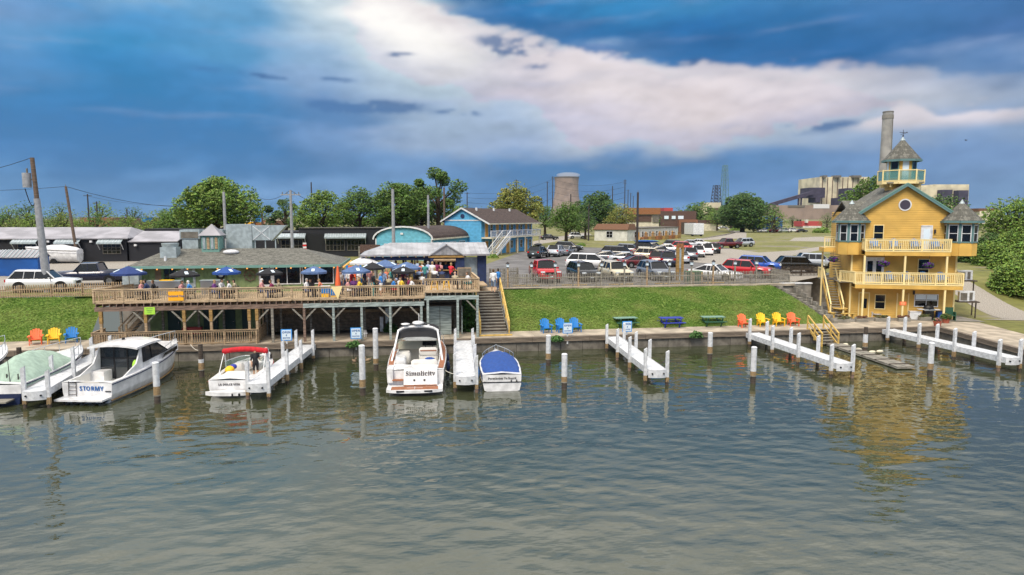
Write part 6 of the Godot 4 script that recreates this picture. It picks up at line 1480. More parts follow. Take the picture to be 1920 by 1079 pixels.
	_door(t, Vector3(-3.15, 0, zl), 0.85, 2.05, "windowdark", "yellowtrim"); window(t, HX * Vector3(-1.6, 1.35, zl), 0.9, 1.15, B, "yellowtrim", 0)
	hb("door", t, Vector3(0.55, 1.02, zl + 0.05), Vector3(0.95, 2.05, 0.06), "yellow"); for s in [-1, 1]: hb("door_trim", t, Vector3(0.55 + s * 0.53, 1.05, zl + 0.06), Vector3(0.1, 2.15, 0.09), "yellowtrim")
	window(t, HX * Vector3(2.75, 1.55, zl), 2.1, 0.95, B, "white", 1); for s in [-1, 1]: hb("shade", t, Vector3(2.75 + s * 0.52, 1.82, zl + 0.07), Vector3(0.95, 0.4, 0.02), "signpale")
	for q in [[3.15, F3 + 1.6], [1.55, 2.2]]: hb("wall_lantern", t, Vector3(q[0], q[1], zl + 0.1), Vector3(0.16, 0.32, 0.16), "poledark")
	# porches
	for lv in [[F3, -3.75, 4.05], [F2, -4.55, 5.35]]:
		var y: float = lv[0]
		for k in 12: hb("porch_board", t, Vector3((lv[1] + lv[2]) / 2, y - 0.02, zl + 0.1 + k * 0.15), Vector3(lv[2] - lv[1], 0.04, 0.142), "woodgrey")
		hb("porch_beam", t, Vector3((lv[1] + lv[2]) / 2, y - 0.22, 0.06), Vector3(lv[2] - lv[1], 0.34, 0.12), "yellow"); hb("porch_rim", t, Vector3((lv[1] + lv[2]) / 2, y - 0.02, 0.12), Vector3(lv[2] - lv[1] + 0.06, 0.09, 0.06), "yellowtrim")
		hb("porch_ceiling", t, Vector3((lv[1] + lv[2]) / 2, y - 0.36, zl / 2), Vector3(lv[2] - lv[1], 0.04, 1.7), "yellow")
		railing(t, HX * Vector3(lv[1], y, 0.05), HX * Vector3(lv[2], y, 0.05), 0.95, "yellowtrim", 1.9, 0.135, 0.12, 0.05)
		for x in [lv[1], lv[2]]: railing(t, HX * Vector3(x, y, 0.0), HX * Vector3(x, y, zl + 0.1), 0.95, "yellowtrim", 1.9, 0.2, 0.12, 0.05)
	for x in [-3.75, 0.0, 3.8]:
		hb("porch_post", t, Vector3(x, (F2 - 0.4) / 2, 0), Vector3(0.17, F2 - 0.4, 0.17), "yellowtrim"); hb("porch_post", t, Vector3(x, (F2 + F3 - 0.4) / 2, 0), Vector3(0.17, F3 - F2 - 0.4, 0.17), "yellowtrim")
	# corner turrets
	for q in [[Vector3(-4.65, 0, -2.1), 1.3], [Vector3(5.45, 0, -1.6), 1.45]]:
		var c: Vector3 = q[0]; var r: float = q[1]
		for k in 8:
			var a := octo(c, r, 0, k); var b := octo(c, r, 0, k + 1); var m := (a + b) / 2; var n := (m - c).normalized(); var u := (b - a).normalized(); var w := a.distance_to(b)
			var bs := Basis(u, Vector3.UP, n)
			hb("bay_skirt", t, m + Vector3(0, 5.95, 0), Vector3(w, 1.15, 0.1), "yellow", bs); hb("bay_head", t, m + Vector3(0, 8.07, 0), Vector3(w, 0.3, 0.1), "yellow", bs)
			hb("bay_post", t, a + Vector3(0, 7.2, 0), Vector3(0.24, 1.6, 0.14), "tealtrim", Basis(Vector3.UP, TAU * (k + 0.5) / 8.0))
			if n.z > -0.5: window(t, HX * (m + Vector3(0, 7.2, 0)), w - 0.36, 1.3, HX.basis * bs, "white", 0)
			hb("bay_sill", t, m + Vector3(0, 6.5, 0) + n * 0.04, Vector3(w, 0.1, 0.14), "tealtrim", bs)
		hb("bay_floor", t, c + Vector3(0, 5.4, 0), Vector3(r * 1.3, 0.05, r * 1.3), "yellow")
		octo_roof(t, c, r + 0.5, 8.2, 9.85)
	# lookout cupola with glass balcony
	var L := Vector3(0.65, 0, -4.6); var fy := 11.45
	for k in 8:
		var a := octo(L, 2.15, 0, k); var b := octo(L, 2.15, 0, k + 1); var m := (a + b) / 2; var n := (m - L).normalized(); var u := (b - a).normalized(); var w := a.distance_to(b); var bs := Basis(u, Vector3.UP, n)
		hb("balcony_rim", t, m + Vector3(0, fy, 0), Vector3(w, 0.22, 0.1), "yellowtrim", bs); hb("glass_panel", t, m + Vector3(0, fy + 0.6, 0), Vector3(w - 0.2, 0.78, 0.02), "paneteal", bs)
		hb("balcony_rail", t, m + Vector3(0, fy + 1.03, 0), Vector3(w, 0.07, 0.1), "yellowtrim", bs); hb("balcony_rail", t, m + Vector3(0, fy + 0.17, 0), Vector3(w, 0.06, 0.06), "yellowtrim", bs)
		hb("balcony_post", t, a + Vector3(0, fy + 0.55, 0), Vector3(0.12, 1.1, 0.12), "yellowtrim")
		var ca := octo(L, 1.35, 0, k); var cb := octo(L, 1.35, 0, k + 1); var cm := (ca + cb) / 2; var cw := ca.distance_to(cb)
		hb("cabin_wall", t, cm + Vector3(0, fy + 0.9, 0), Vector3(cw, 1.95, 0.08), "yellow", bs)
		if k % 2 == 0: window(t, HX * (cm + Vector3(0, fy + 1.15, 0)), cw - 0.3, 1.3, HX.basis * bs, "tealgreen", 0)
		else: hb("cabin_door", t, cm + Vector3(0, fy + 0.95, 0) + n * 0.05, Vector3(cw - 0.45, 1.8, 0.05), "signpale", bs)
		hb("knee_brace", t, m * 0.75 + L * 0.25 + Vector3(0, fy - 0.22, 0), Vector3(0.12, 0.3, 1.0), "yellowtrim", bs)
	hb("balcony_floor", t, L + Vector3(0, fy, 0), Vector3(3.4, 0.1, 3.4), "woodgrey"); hb("tower_base", t, L + Vector3(0, fy - 1.3, 0), Vector3(2.3, 2.4, 2.3), "yellow")
	octo_roof(t, L, 1.85, fy + 1.95, fy + 3.85)
	st = S(); var vt := HX * (L + Vector3(0, fy + 3.9, 0)); tube(st, vt, vt + Vector3(0, 0.65, 0), 0.025, 0.02, 6); tube(st, vt + Vector3(-0.35, 0.42, 0), vt + Vector3(0.35, 0.42, 0), 0.02, 0.02, 5); tube(st, vt + Vector3(0, 0.3, -0.3), vt + Vector3(0, 0.3, 0.3), 0.02, 0.02, 5); ball(st, vt + Vector3(0, 0.12, 0), Vector3(0.07, 0.07, 0.07), 8, 6); ball(st, vt + Vector3(0.35, 0.42, 0), Vector3(0.06, 0.06, 0.03), 6, 5); obj("weather_vane", st, "poledark", t)
	# stairs on the near-left side: patio to level 2, then on to level 3
	var sx := -5.9; var sz := -2.0
	for k in 15: hb("stair_tread", t, Vector3(sx, 0.2 * (k + 1), sz + 0.9 - 0.26 * k), Vector3(1.15, 0.05, 0.3), "woodgrey")
	for x in [sx - 0.62, sx + 0.62]:
		hstick("stair_rail", t, Vector3(x, 1.1, sz + 1.1), Vector3(x, 4.0, sz - 2.8), 0.1, 0.12, "yellowtrim"); hstick("stair_stringer", t, Vector3(x, 0.05, sz + 1.1), Vector3(x, 3.0, sz - 2.9), 0.08, 0.3, "yellow")
		for k in 3: hb("stair_post", t, Vector3(x, 0.55 + 1.45 * k, sz + 1.0 - 1.9 * k), Vector3(0.13, 1.2, 0.13), "yellowtrim")
	hb("stair_landing", t, Vector3(sx + 0.3, 2.98, sz - 3.7), Vector3(2.0, 0.1, 1.8), "woodgrey"); railing(t, HX * Vector3(sx - 0.7, 3.0, sz - 2.8), HX * Vector3(sx - 0.7, 3.0, sz - 4.5), 0.95, "yellowtrim", 1.6, 0.2)
	hb("stair_post", t, Vector3(sx - 0.75, 2.9, sz - 2.8), Vector3(0.15, 5.8, 0.15), "yellowtrim")
	for k in 12: hb("upper_tread", t, Vector3(-5.1, 3.0 + 0.22 * (k + 1), -4.2 - 0.22 * k), Vector3(0.9, 0.05, 0.26), "woodgrey")
	hb("upper_landing", t, Vector3(-6.3, F3 - 0.05, -3.9), Vector3(1.4, 0.35, 2.2), "yellow"); railing(t, HX * Vector3(-6.95, F3 + 0.1, -2.85), HX * Vector3(-5.7, F3 + 0.1, -2.85), 0.95, "yellowtrim", 1.3, 0.2)
	# porch extension that joins the stair landing to the middle porch
	hb("porch_board", t, Vector3(-5.05, 2.98, -3.4), Vector3(1.0, 0.06, 3.6), "woodgrey"); railing(t, HX * Vector3(-5.55, 3.0, -1.7), HX * Vector3(-4.6, 3.0, -0.1), 0.95, "yellowtrim", 1.6, 0.16)
	# hanging baskets
	for q in [[Vector3(-2.0, F3 - 1.05, 0.15), "purple petunia basket hanging before the french doors"], [Vector3(2.15, F3 - 1.15, 0.15), "purple petunia basket hanging before the porch window"], [Vector3(-6.2, F3 - 0.85, -2.2), "purple petunia basket hanging over the side stair"]]: flowers(HX * q[0], 0.42, Color(0.13, 0.015, 0.30), q[1], true)
	# wall units
	for q in [[Vector3(6.6, 1.45, -3.2), 3], [Vector3(7.1, 3.1, -5.2), 2]]:
		for k in 2:
			var a := thing("air_conditioner", ["white air conditioner unit on the lower side shelf", "second white air conditioner on the lower side shelf", "white air conditioner on the upper side shelf", "second white air conditioner on the upper side shelf"][k + (0 if q[1] == 3 else 2)], "air conditioner", HX * (q[0] + Vector3(0.2 + 0.75 * k, 0, -0.6 * k)), -0.35, "wall air conditioners")
			lbox("case", a, Vector3(0, 0.4, 0), Vector3(0.75, 0.8, 0.4), "white"); lbox("grille", a, Vector3(-0.05, 0.38, 0.21), Vector3(0.5, 0.62, 0.03), "panel")
		hb("shelf", t, q[0] + Vector3(0.55, -0.06, -0.2), Vector3(2.0, 0.1, 1.4), "wooddark"); hb("shelf_post", t, q[0] + Vector3(1.4, -q[0].y / 2, 0), Vector3(0.1, q[0].y, 0.1), "wooddark")
func _door(t: Node, c: Vector3, w: float, h: float, pane: String, trim: String) -> void:
	var d := hb("door", t, c + Vector3(0, h / 2, 0.05), Vector3(w, h, 0.06), trim if trim != "yellowtrim" else "yellow"); hb("pane", d, c + Vector3(0, h * 0.58, 0.09), Vector3(w * 0.68, h * 0.62 if pane != "windowdark" or trim == "white" else h * 0.4, 0.02), pane)
	for s in [-1, 1]: hb("door_trim", t, c + Vector3(s * (w / 2 + 0.06), h / 2, 0.06), Vector3(0.1, h + 0.1, 0.1), trim)
	hb("door_trim", t, c + Vector3(0, h + 0.05, 0.06), Vector3(w + 0.22, 0.1, 0.1), trim)
func flowers(at: Vector3, r: float, c: Color, label: String, hang := false) -> void:
	var t := thing("hanging_basket" if hang else "flower_pot", label, "flowers", at)
	var p := []; var g := []
	for i in 260:
		var d := Vector3(rng.randfn(), rng.randfn(), rng.randfn()).normalized() * pow(rng.randf(), 0.35) * r
		d.y *= 0.62
		if rng.randf() < 0.7: p.append(d)
		else: g.append(d * 0.95)
	leaves(t, "petals", p, 0.06, c, at); leaves(t, "foliage", g, 0.08, Color(0.06, 0.14, 0.03), at)
	var st := S()
	if hang:
		tube(st, at + Vector3(0, -0.22, 0), at + Vector3(0, 0.0, 0), 0.14, 0.24, 10); tube(st, at, at + Vector3(0, 0.8, 0), 0.012, 0.012, 4)
	else: tube(st, at + Vector3(0, -0.5, 0), at + Vector3(0, -0.1, 0), 0.22, 0.32, 12)
	obj("pot", st, "terracotta" if not hang else "soil", t)
# ---------- seats
func adirondack(m: String) -> Node3D:
	var t := thing("adirondack_chair", "adirondack chair", "chair")
	for k in 5:
		var s := k - 2
		var a := Vector3(s * 0.11, 0.30, -0.18); var b := Vector3(s * 0.145, 1.0 - 0.03 * s * s, -0.52)
		lbox("back_slat", t, (a + b) / 2, Vector3(0.115, a.distance_to(b), 0.025), m, aim(a, b))
	for k in 5: lbox("seat_slat", t, Vector3(0, 0.38 - 0.03 * k, 0.32 - 0.125 * k), Vector3(0.56, 0.025, 0.115), m)
	for s in [-1, 1]:
		lbox("armrest", t, Vector3(s * 0.36, 0.58, 0.06), Vector3(0.15, 0.03, 0.78), m); lbox("front_leg", t, Vector3(s * 0.33, 0.29, 0.34), Vector3(0.04, 0.58, 0.11), m); lbox("rear_leg", t, Vector3(s * 0.31, 0.27, -0.30), Vector3(0.04, 0.54, 0.09), m)
		lbox("side_rail", t, Vector3(s * 0.29, 0.26, 0.0), Vector3(0.03, 0.12, 0.85), m, Basis(Vector3.RIGHT, -0.2))
	return t
func picnic(m: String, top: String) -> Node3D:
	var t := thing("picnic_table", "picnic table", "table")
	for k in 5: lbox("top_plank", t, Vector3(0, 0.75, -0.31 + 0.155 * k), Vector3(1.8, 0.04, 0.145), top)
	for s in [-1, 1]:
		for k in 2: lbox("bench_plank", t, Vector3(0, 0.44, s * (0.62 + 0.15 * k)), Vector3(1.8, 0.04, 0.14), m)
		lbox("crossbar", t, Vector3(s * 0.62, 0.40, 0), Vector3(0.06, 0.09, 1.5), m); lbox("top_cleat", t, Vector3(s * 0.62, 0.70, 0), Vector3(0.06, 0.07, 0.72), m)
		for z in [-1, 1]: lbox("leg", t, Vector3(s * 0.58, 0.36, z * 0.44), Vector3(0.07, 0.86, 0.1), m, Basis(Vector3.RIGHT, z * 0.50))
	return t
var blue_chair: Node3D
func seats() -> void:
	var done := {}
	for q in [[67, 646, "orange", 0.35, "orange adirondack chair at the far end by the lawn", "chairs by the west lawn"], [101, 644, "chairyellow", 0.35, "yellow adirondack chair between the orange and blue ones", "chairs by the west lawn"], [134, 642, "chairblue", 0.35, "blue adirondack chair beside the porch railing", "chairs by the west lawn"],
		[1024, 624, "chairblue", 0.1, "blue adirondack chair nearest the stair", "blue chairs by the lawn"], [1053, 623, "chairblue", 0.1, "middle one of three blue adirondack chairs", "blue chairs by the lawn"], [1079, 622, "chairblue", 0.05, "blue adirondack chair nearest the picnic tables", "blue chairs by the lawn"],
		[1395, 614, "orange", 0.0, "orange adirondack chair nearest the green table", "chairs by the yellow house"], [1430, 612, "chairyellow", -0.1, "yellow adirondack chair beside the first orange one", "chairs by the yellow house"], [1460, 611, "chairyellow", -0.1, "yellow adirondack chair between yellow and orange", "chairs by the yellow house"], [1487, 611, "orange", -0.15, "orange adirondack chair by the stepped wall", "chairs by the yellow house"]]:
		var at := P(q[0], q[1], PROM)
		if not done.has(q[2]):
			var a := adirondack(q[2]); a.position = at; a.rotation.y = q[3]; tag(a, q[4], "chair", q[5]); done[q[2]] = a
		else: copy(done[q[2]], at, q[3], q[4], q[5])
	blue_chair = done.chairblue
	for k in 4:   # chairs up on the porches
		copy(done.chairblue, HX * Vector3(-2.6 + 1.9 * k, 5.75, -0.85), -0.35, ["blue chair on the top porch below the window", "second blue chair on the top porch", "third blue chair on the top porch near the door", "blue chair at the end of the top porch"][k], "chairs on the porches")
		copy(done.chairblue, HX * Vector3(-1.0 + 1.6 * k, 3.0, -0.85), -0.35, ["blue chair on the middle porch by the french doors", "blue chair on the middle porch behind the post", "blue chair on the middle porch below the window", "blue chair at the end of the middle porch"][k], "chairs on the porches")
	var g := picnic("tablegreen", "tabletop"); g.position = P(1172, 614, PROM); g.rotation.y = 0.05; tag(g, "green picnic table behind the open sign", "table", "picnic tables on the promenade")
	copy(g, P(1336, 612, PROM), -0.05, "green picnic table next to the orange chair")
	var b := picnic("tableblue", "tableblue"); b.position = P(1258, 614, PROM); tag(b, "dark blue picnic table between the green ones", "table", "picnic tables on the promenade")
	# round yellow table with three curved benches
	var c := P(1575, 594, PROM); var t := thing("yellow_round_table", "pale yellow round patio table with three benches", "table", c)
	var st := S(); tube(st, Vector3(0, 0.7, 0), Vector3(0, 0.76, 0), 0.62, 0.62, 24); obj("top", st, "yellowwood", t, true); st = S(); tube(st, Vector3.ZERO, Vector3(0, 0.7, 0), 0.2, 0.14, 10); obj("pedestal", st, "yellowwood", t, true)
	for k in 3:
		var a := [2.6, 0.0, -1.4][k] as float; var o := Vector3(sin(a), 0, cos(a)); var bs := Basis(Vector3.UP, a)
		lbox("bench_seat", t, o * 1.15 + Vector3(0, 0.43, 0), Vector3(1.15, 0.06, 0.32), "yellowwood", bs)
		for s in [-1, 1]: lbox("bench_leg", t, o * 1.15 + bs.x * s * 0.42 + Vector3(0, 0.2, 0), Vector3(0.1, 0.4, 0.28), "yellowwood", bs)
	# patio things
	var gl := thing("glass_table", "small round glass patio table with white base", "table", P(1652, 592, PROM)); st = S(); tube(st, Vector3(0, 0.68, 0), Vector3(0, 0.7, 0), 0.5, 0.5, 20); obj("top", st, "paneteal", gl, true); st = S(); tube(st, Vector3.ZERO, Vector3(0, 0.68, 0), 0.28, 0.06, 10); obj("base", st, "white", gl, true)
	for k in 2:
		var lo := thing("patio_lounger", ["white framed lounger with dark green sling facing the water", "reclined lounger with dark green sling beside the glass table"][k], "lounger", P([1632, 1668][k], [594, 594][k], PROM), [0.3, 1.5][k], "patio loungers")
		lbox("seat", lo, Vector3(0, 0.35, 0.1), Vector3(0.55, 0.04, 0.6), "tablegreen"); lbox("backrest", lo, Vector3(0, 0.68, -0.32), Vector3(0.55, 0.75, 0.04), "tablegreen", Basis(Vector3.RIGHT, -0.45)); lbox("footrest", lo, Vector3(0, 0.3, 0.62), Vector3(0.5, 0.04, 0.5), "white")
		for s in [-1, 1]: lbox("frame", lo, Vector3(s * 0.3, 0.45, 0.05), Vector3(0.04, 0.04, 0.9), "white"); lbox("leg", lo, Vector3(s * 0.3, 0.2, 0.4), Vector3(0.04, 0.4, 0.04), "white"); lbox("leg", lo, Vector3(s * 0.3, 0.2, -0.3), Vector3(0.04, 0.4, 0.04), "white")
	var bx2 := thing("storage_box", "white storage box against the house wall", "box", HX * Vector3(1.55, 0, -1.1), -0.35); lbox("box", bx2, Vector3(0, 0.32, 0), Vector3(0.85, 0.6, 0.45), "white"); lbox("lid", bx2, Vector3(0, 0.65, 0), Vector3(0.9, 0.06, 0.5), "canvaswhite")
	var gr := thing("gas_grill", "black gas grill with steel front and side shelves", "grill", HX * Vector3(2.75, 0, -0.9), -0.35); lbox("cabinet", gr, Vector3(0, 0.42, 0), Vector3(0.7, 0.75, 0.5), "black"); lbox("front", gr, Vector3(0, 0.86, 0.24), Vector3(0.8, 0.14, 0.06), "steel"); st = S(); ball(st, Vector3(0, 0.98, 0), Vector3(0.42, 0.3, 0.3), 12, 6); obj("hood", st, "black", gr, true); for s in [-1, 1]: lbox("side_shelf", gr, Vector3(s * 0.6, 0.88, 0), Vector3(0.45, 0.05, 0.45), "white")
	var bn := thing("blue_bin", "blue recycling bin beside the grill", "bin", HX * Vector3(3.95, 0, -1.2), -0.35); lbox("bin", bn, Vector3(0, 0.35, 0), Vector3(0.5, 0.7, 0.45), "canvasblue"); lbox("rim", bn, Vector3(0, 0.7, 0), Vector3(0.55, 0.06, 0.5), "navypaint")
	var fc := thing("green_armchair", "dark green folding armchair at the house corner", "chair", HX * Vector3(4.75, 0, -0.9), -0.35); lbox("seat", fc, Vector3(0, 0.42, 0), Vector3(0.6, 0.05, 0.5), "tablegreen"); lbox("backrest", fc, Vector3(0, 0.75, -0.22), Vector3(0.62, 0.65, 0.05), "tablegreen"); for s in [-1, 1]: lbox("side_frame", fc, Vector3(s * 0.34, 0.36, 0), Vector3(0.05, 0.72, 0.5), "tablegreen")
	var sp := thing("post_sign", "small orange notice fixed to the middle porch post", "sign", HX * Vector3(0, 1.5, 0.1)); hb("board", sp, Vector3(0, 1.42, 0.12), Vector3(0.62, 0.3, 0.03), "orange"); hb("print", sp, Vector3(0, 1.46, 0.142), Vector3(0.42, 0.04, 0.006), "yellowtrim"); hb("print", sp, Vector3(0, 1.36, 0.142), Vector3(0.34, 0.03, 0.006), "yellowtrim")
	for k in 5:
		var p := P([1582, 1616, 1655, 1695, 1734][k], [605, 604, 603, 603, 601][k], PROM)
		var fb2 := thing("planter_box", ["weathered planter box nearest the yellow steps", "second planter box along the patio edge", "long planter box in the middle of the patio edge", "planter box with reddish plants below the post sign", "planter box with pale blooms by the dock"][k], "planter", p, -0.1, "planter boxes on the patio edge")
		lbox("trough", fb2, Vector3(0, 0.15, 0), Vector3(1.0 if k != 2 else 1.3, 0.3, 0.3), "woodgrey")
		var lp := []
		for i in 60: lp.append(Vector3(rng.randf_range(-0.5, 0.5), rng.randf_range(0.28, 0.48), rng.randf_range(-0.14, 0.14)))
		leaves(fb2, "plants", lp, 0.07, Color(0.20, 0.10, 0.06) if k % 2 else Color(0.12, 0.13, 0.05), p)
	flowers(P(1774, 606, PROM) + Vector3(0, 0.5, 0), 0.42, Color(0.10, 0.12, 0.03), "pot of leafy geraniums by the house corner"); flowers(P(1758, 612, PROM) + Vector3(0, 0.5, 0), 0.24, Color(0.35, 0.16, 0.16), "terracotta pot of pale flowers at the wall corner")
	# stepped retaining timbers between lawn and patio, and the concrete walls behind
	var rt := thing("stepped_wall", "stepped timber retaining wall at the lawn's end", "wall", Vector3(33.4, PROM, -50.5))
	for k in 9: bx("timber", rt, Vector3(33.95 - 0.27 * k, PROM + 0.16 + 0.29 * k, -50.2 - 0.58 * k), Vector3(0.35, 0.3, 0.62), "woodgrey"); bx("timber_face", rt, Vector3(34.1 - 0.1 * k, PROM + 0.16 + 0.145 * k, -50.2 - 0.58 * k), Vector3(0.14, 0.3 + 0.29 * k, 0.6), "woodgrey")
	var cw := thing("concrete_wall", "bare concrete retaining walls beside the house stair", "wall", Vector3(33.8, PROM, -57)); bx("wing", cw, Vector3(33.6, 2.35, -55.3), Vector3(2.8, 2.7, 0.3), "concretegrey"); bx("return", cw, Vector3(34.5, 2.35, -59.0), Vector3(0.3, 2.75, 7.4), "concretegrey"); bx("rear", cw, Vector3(40, 2.35, -63.2), Vector3(12, 2.75, 0.3), "concretegrey"); bx("coping", cw, Vector3(33.6, 3.74, -55.3), Vector3(2.9, 0.1, 0.45), "white")
	# open-for-boaters signs
	for q in [[532, 654, 626, "OPEN sign on a post by the dock of the red topped boat"], [667, 646, 622, "OPEN sign on a post beside the potted bush"], [1072, 640, 612, "OPEN sign in front of the blue chairs"], [1192, 640, 610, "OPEN sign beside the empty dock"]]:
		var p := P(q[0], q[1], PROM - 0.1); p.z = ZB + 0.12; var s := thing("open_sign", "blue bordered " + q[3], "sign", p, 0.0, "open signs along the sea wall")
		lbox("post", s, Vector3(0, 0.1, -0.06), Vector3(0.1, 1.1, 0.08), "whitepost"); lbox("board", s, Vector3(0, 0.72, 0), Vector3(0.72, 0.78, 0.03), "signblue"); lbox("face", s, Vector3(0, 0.72, 0.02), Vector3(0.6, 0.66, 0.015), "signpale")
		for e in [["OPEN", 0.9, 0.15], ["4", 0.7, 0.12], ["BOATERS", 0.52, 0.085]]: text(s, e[0], p + Vector3(0, e[1], 0.034), e[2], "ink")
	for q in [[1048, 642, 0.45, "leafy bush sprouting from the sea wall by the blue chairs"], [1316, 636, 0.5, "leafy bush sprouting from the sea wall below the green table"], [664, 648, 0.45, "potted bush at the sea wall beside a piling"]]:
		var p := P(q[0], q[1], 0.75); p.z = ZB + 0.22; bush("wall_bush", p, q[2], 140, Color(0.06, 0.15, 0.035), q[3], Vector3(1.1, 0.8, 0.6), "bush", "bushes on the sea wall")
	bush("cabinet_bush", Vector3(-1.4, PROM, -51.1), 0.6, 160, Color(0.05, 0.12, 0.03), "green bush in front of the utility cabinet", Vector3(0.8, 1.2, 0.6))
	var pf := thing("picket_ornament", "tiny white picket fence ornament behind the open sign", "fence", Vector3(-3.5, PROM, -49)); for k in 8: bx("picket", pf, Vector3(-3.95 + 0.12 * k, PROM + 0.28, -49), Vector3(0.05, 0.5, 0.03), "white"); bx("rail", pf, Vector3(-3.5, PROM + 0.3, -49.03), Vector3(1.0, 0.05, 0.03), "white")
# ---------- cars: front towards +z
func car_proto(kind: String, paint: StandardMaterial3D) -> Node3D:
	var t := thing("parked_car", "car", "car")
	var L := 4.7; var W := 1.84; var H := 1.45; var sill := 0.28
	# stations: z, top of body, half width factor, is glasshouse roof height (0 = none)
	var body := []; var hood := 0.92; var roof := []
	match kind:
		"sedan": roof = [[1.0, 0.95], [0.35, 1.43], [-0.75, 1.45], [-1.75, 1.05]]; body = [[2.35, 0.62], [2.2, 0.80], [1.0, 0.95], [0.0, 0.97], [-1.75, 1.02], [-2.25, 0.98], [-2.35, 0.6]]
		"suv": H = 1.72; L = 4.75; roof = [[1.05, 1.08], [0.45, 1.66], [-1.7, 1.72], [-2.2, 1.15]]; body = [[2.38, 0.72], [2.22, 0.98], [1.1, 1.08], [0.0, 1.1], [-2.1, 1.14], [-2.3, 1.1], [-2.38, 0.6]]
		"van": H = 1.75; L = 5.1; roof = [[1.75, 1.02], [0.75, 1.68], [-1.9, 1.75], [-2.4, 1.2]]; body = [[2.55, 0.62], [2.4, 0.86], [1.7, 1.02], [0.0, 1.08], [-2.3, 1.14], [-2.5, 1.1], [-2.55, 0.6]]
		"pickup": H = 1.9; L = 5.8; W = 2.0; sill = 0.42; roof = [[1.1, 1.22], [0.5, 1.88], [-0.75, 1.9], [-1.0, 1.25]]; body = [[2.9, 0.8], [2.75, 1.16], [1.2, 1.24], [0.0, 1.24], [-1.0, 1.26], [-2.8, 1.26], [-2.9, 0.8]]
	var st := S(); var rings := []
	for i in body.size():
		var z: float = body[i][0]; var y: float = body[i][1]; var e := 0.88 if (i == 0 or i == body.size() - 1) else 1.0; var w := W / 2 * e
		rings.append([Vector3(-w * 0.80, y, z), Vector3(w * 0.80, y, z), Vector3(w * 0.96, y - 0.07, z), Vector3(w, y * 0.62 + 0.08, z), Vector3(w * 0.97, sill, z), Vector3(-w * 0.97, sill, z), Vector3(-w, y * 0.62 + 0.08, z), Vector3(-w * 0.96, y - 0.07, z)])
	rings.reverse(); loft(st, rings)
	obj("body", st, paint, t, true)
	# glasshouse: dark glass block with a painted roof panel and pillars
	var wb := W / 2 * 0.93; var wt := W / 2 * 0.74
	var q := []
	for k in 4: q.append([roof[k][0], roof[k][1]])
	var lo0 := Vector3(0, q[0][1] - 0.06, q[0][0]); var lo3 := Vector3(0, q[3][1] - 0.06, q[3][0])
	st = S()
	for s in [-1, 1]:
		var a := lo0 + Vector3(s * wb, 0, -0.1); var b := Vector3(s * wt, q[1][1] - 0.04, q[1][0]); var c := Vector3(s * wt, q[2][1] - 0.04, q[2][0]); var d := lo3 + Vector3(s * wb, 0, 0.05)
		if s < 0: quad(st, b, c, d, a)
		else: quad(st, c, b, a, d)
	obj("side_windows", st, "carglass", t, true)
	st = S(); quad(st, Vector3(wt, q[1][1] - 0.04, q[1][0]), Vector3(-wt, q[1][1] - 0.04, q[1][0]), lo0 + Vector3(-wb, 0, 0), lo0 + Vector3(wb, 0, 0)); obj("windscreen", st, "carglass", t, true)
	st = S(); quad(st, Vector3(-wt, q[2][1] - 0.04, q[2][0]), Vector3(wt, q[2][1] - 0.04, q[2][0]), lo3 + Vector3(wb, 0, 0), lo3 + Vector3(-wb, 0, 0)); obj("rear_window", st, "carglass", t, true)
	st = S(); var rr := []
	for k in [1, 2]:
		var e := -0.06 if k == 1 else 0.08
		rr.append([Vector3(-wt - 0.03, q[k][1] - 0.05, q[k][0] - e), Vector3(-wt * 0.7, q[k][1] + 0.03, q[k][0]), Vector3(0, q[k][1] + 0.05, q[k][0]), Vector3(wt * 0.7, q[k][1] + 0.03, q[k][0]), Vector3(wt + 0.03, q[k][1] - 0.05, q[k][0] - e)])
	rr.reverse(); loft(st, rr, false, false); obj("roof", st, paint, t, true)
	st = S()
	for s in [-1, 1]:
		beam(st, lo0 + Vector3(s * wb, 0.02, -0.02), Vector3(s * wt, q[1][1] - 0.03, q[1][0]), 0.08, 0.06); beam(st, lo3 + Vector3(s * wb, 0.02, 0.02), Vector3(s * wt, q[2][1] - 0.03, q[2][0]), 0.12, 0.08)
		for f in ([0.42] if kind == "pickup" else [0.36, 0.7]):
			var zt := lerpf(q[1][0], q[2][0], f); beam(st, Vector3(s * (wb + 0.005), lerpf(q[0][1], q[3][1], f) - 0.05, zt - 0.05), Vector3(s * (wt + 0.005), q[1][1] - 0.03, zt), 0.03, 0.09)
	obj("pillars", st, paint, t, true)
	if kind == "pickup":
		lbox("bed_floor", t, Vector3(0, 1.27, -1.95), Vector3(W * 0.76, 0.02, 1.6), "black")
	var R := 0.34 if kind in ["sedan", "van"] else 0.39
	var zw := L * 0.30
	for s in [-1, 1]:
		for z in [zw, -zw]:
			var ws := S(); tube(ws, Vector3(s * (W / 2 - 0.2), R, z), Vector3(s * (W / 2 + 0.012), R, z), R, R, 18); var wh := obj("wheel", ws, "rubber", t, true)
			var hs := S(); tube(hs, Vector3(s * (W / 2 - 0.02), R, z), Vector3(s * (W / 2 + 0.022), R, z), R * 0.64, R * 0.58, 14); obj("rim", hs, "chrome", wh, true)
			var asx := S(); tube(asx, Vector3(s * (W / 2 - 0.25), R + 0.03, z), Vector3(s * (W / 2 + 0.004), R + 0.03, z), R + 0.07, R + 0.07, 18); obj("wheel_arch", asx, "black", t, true)
		lbox("headlight", t, Vector3(s * W * 0.36, body[1][1] - 0.13, body[0][0] - 0.06), Vector3(0.36, 0.14, 0.16), "headlight"); lbox("taillight", t, Vector3(s * W * 0.40, body[5][1] - 0.16, body[6][0] + 0.05), Vector3(0.28, 0.2, 0.14), "taillight")
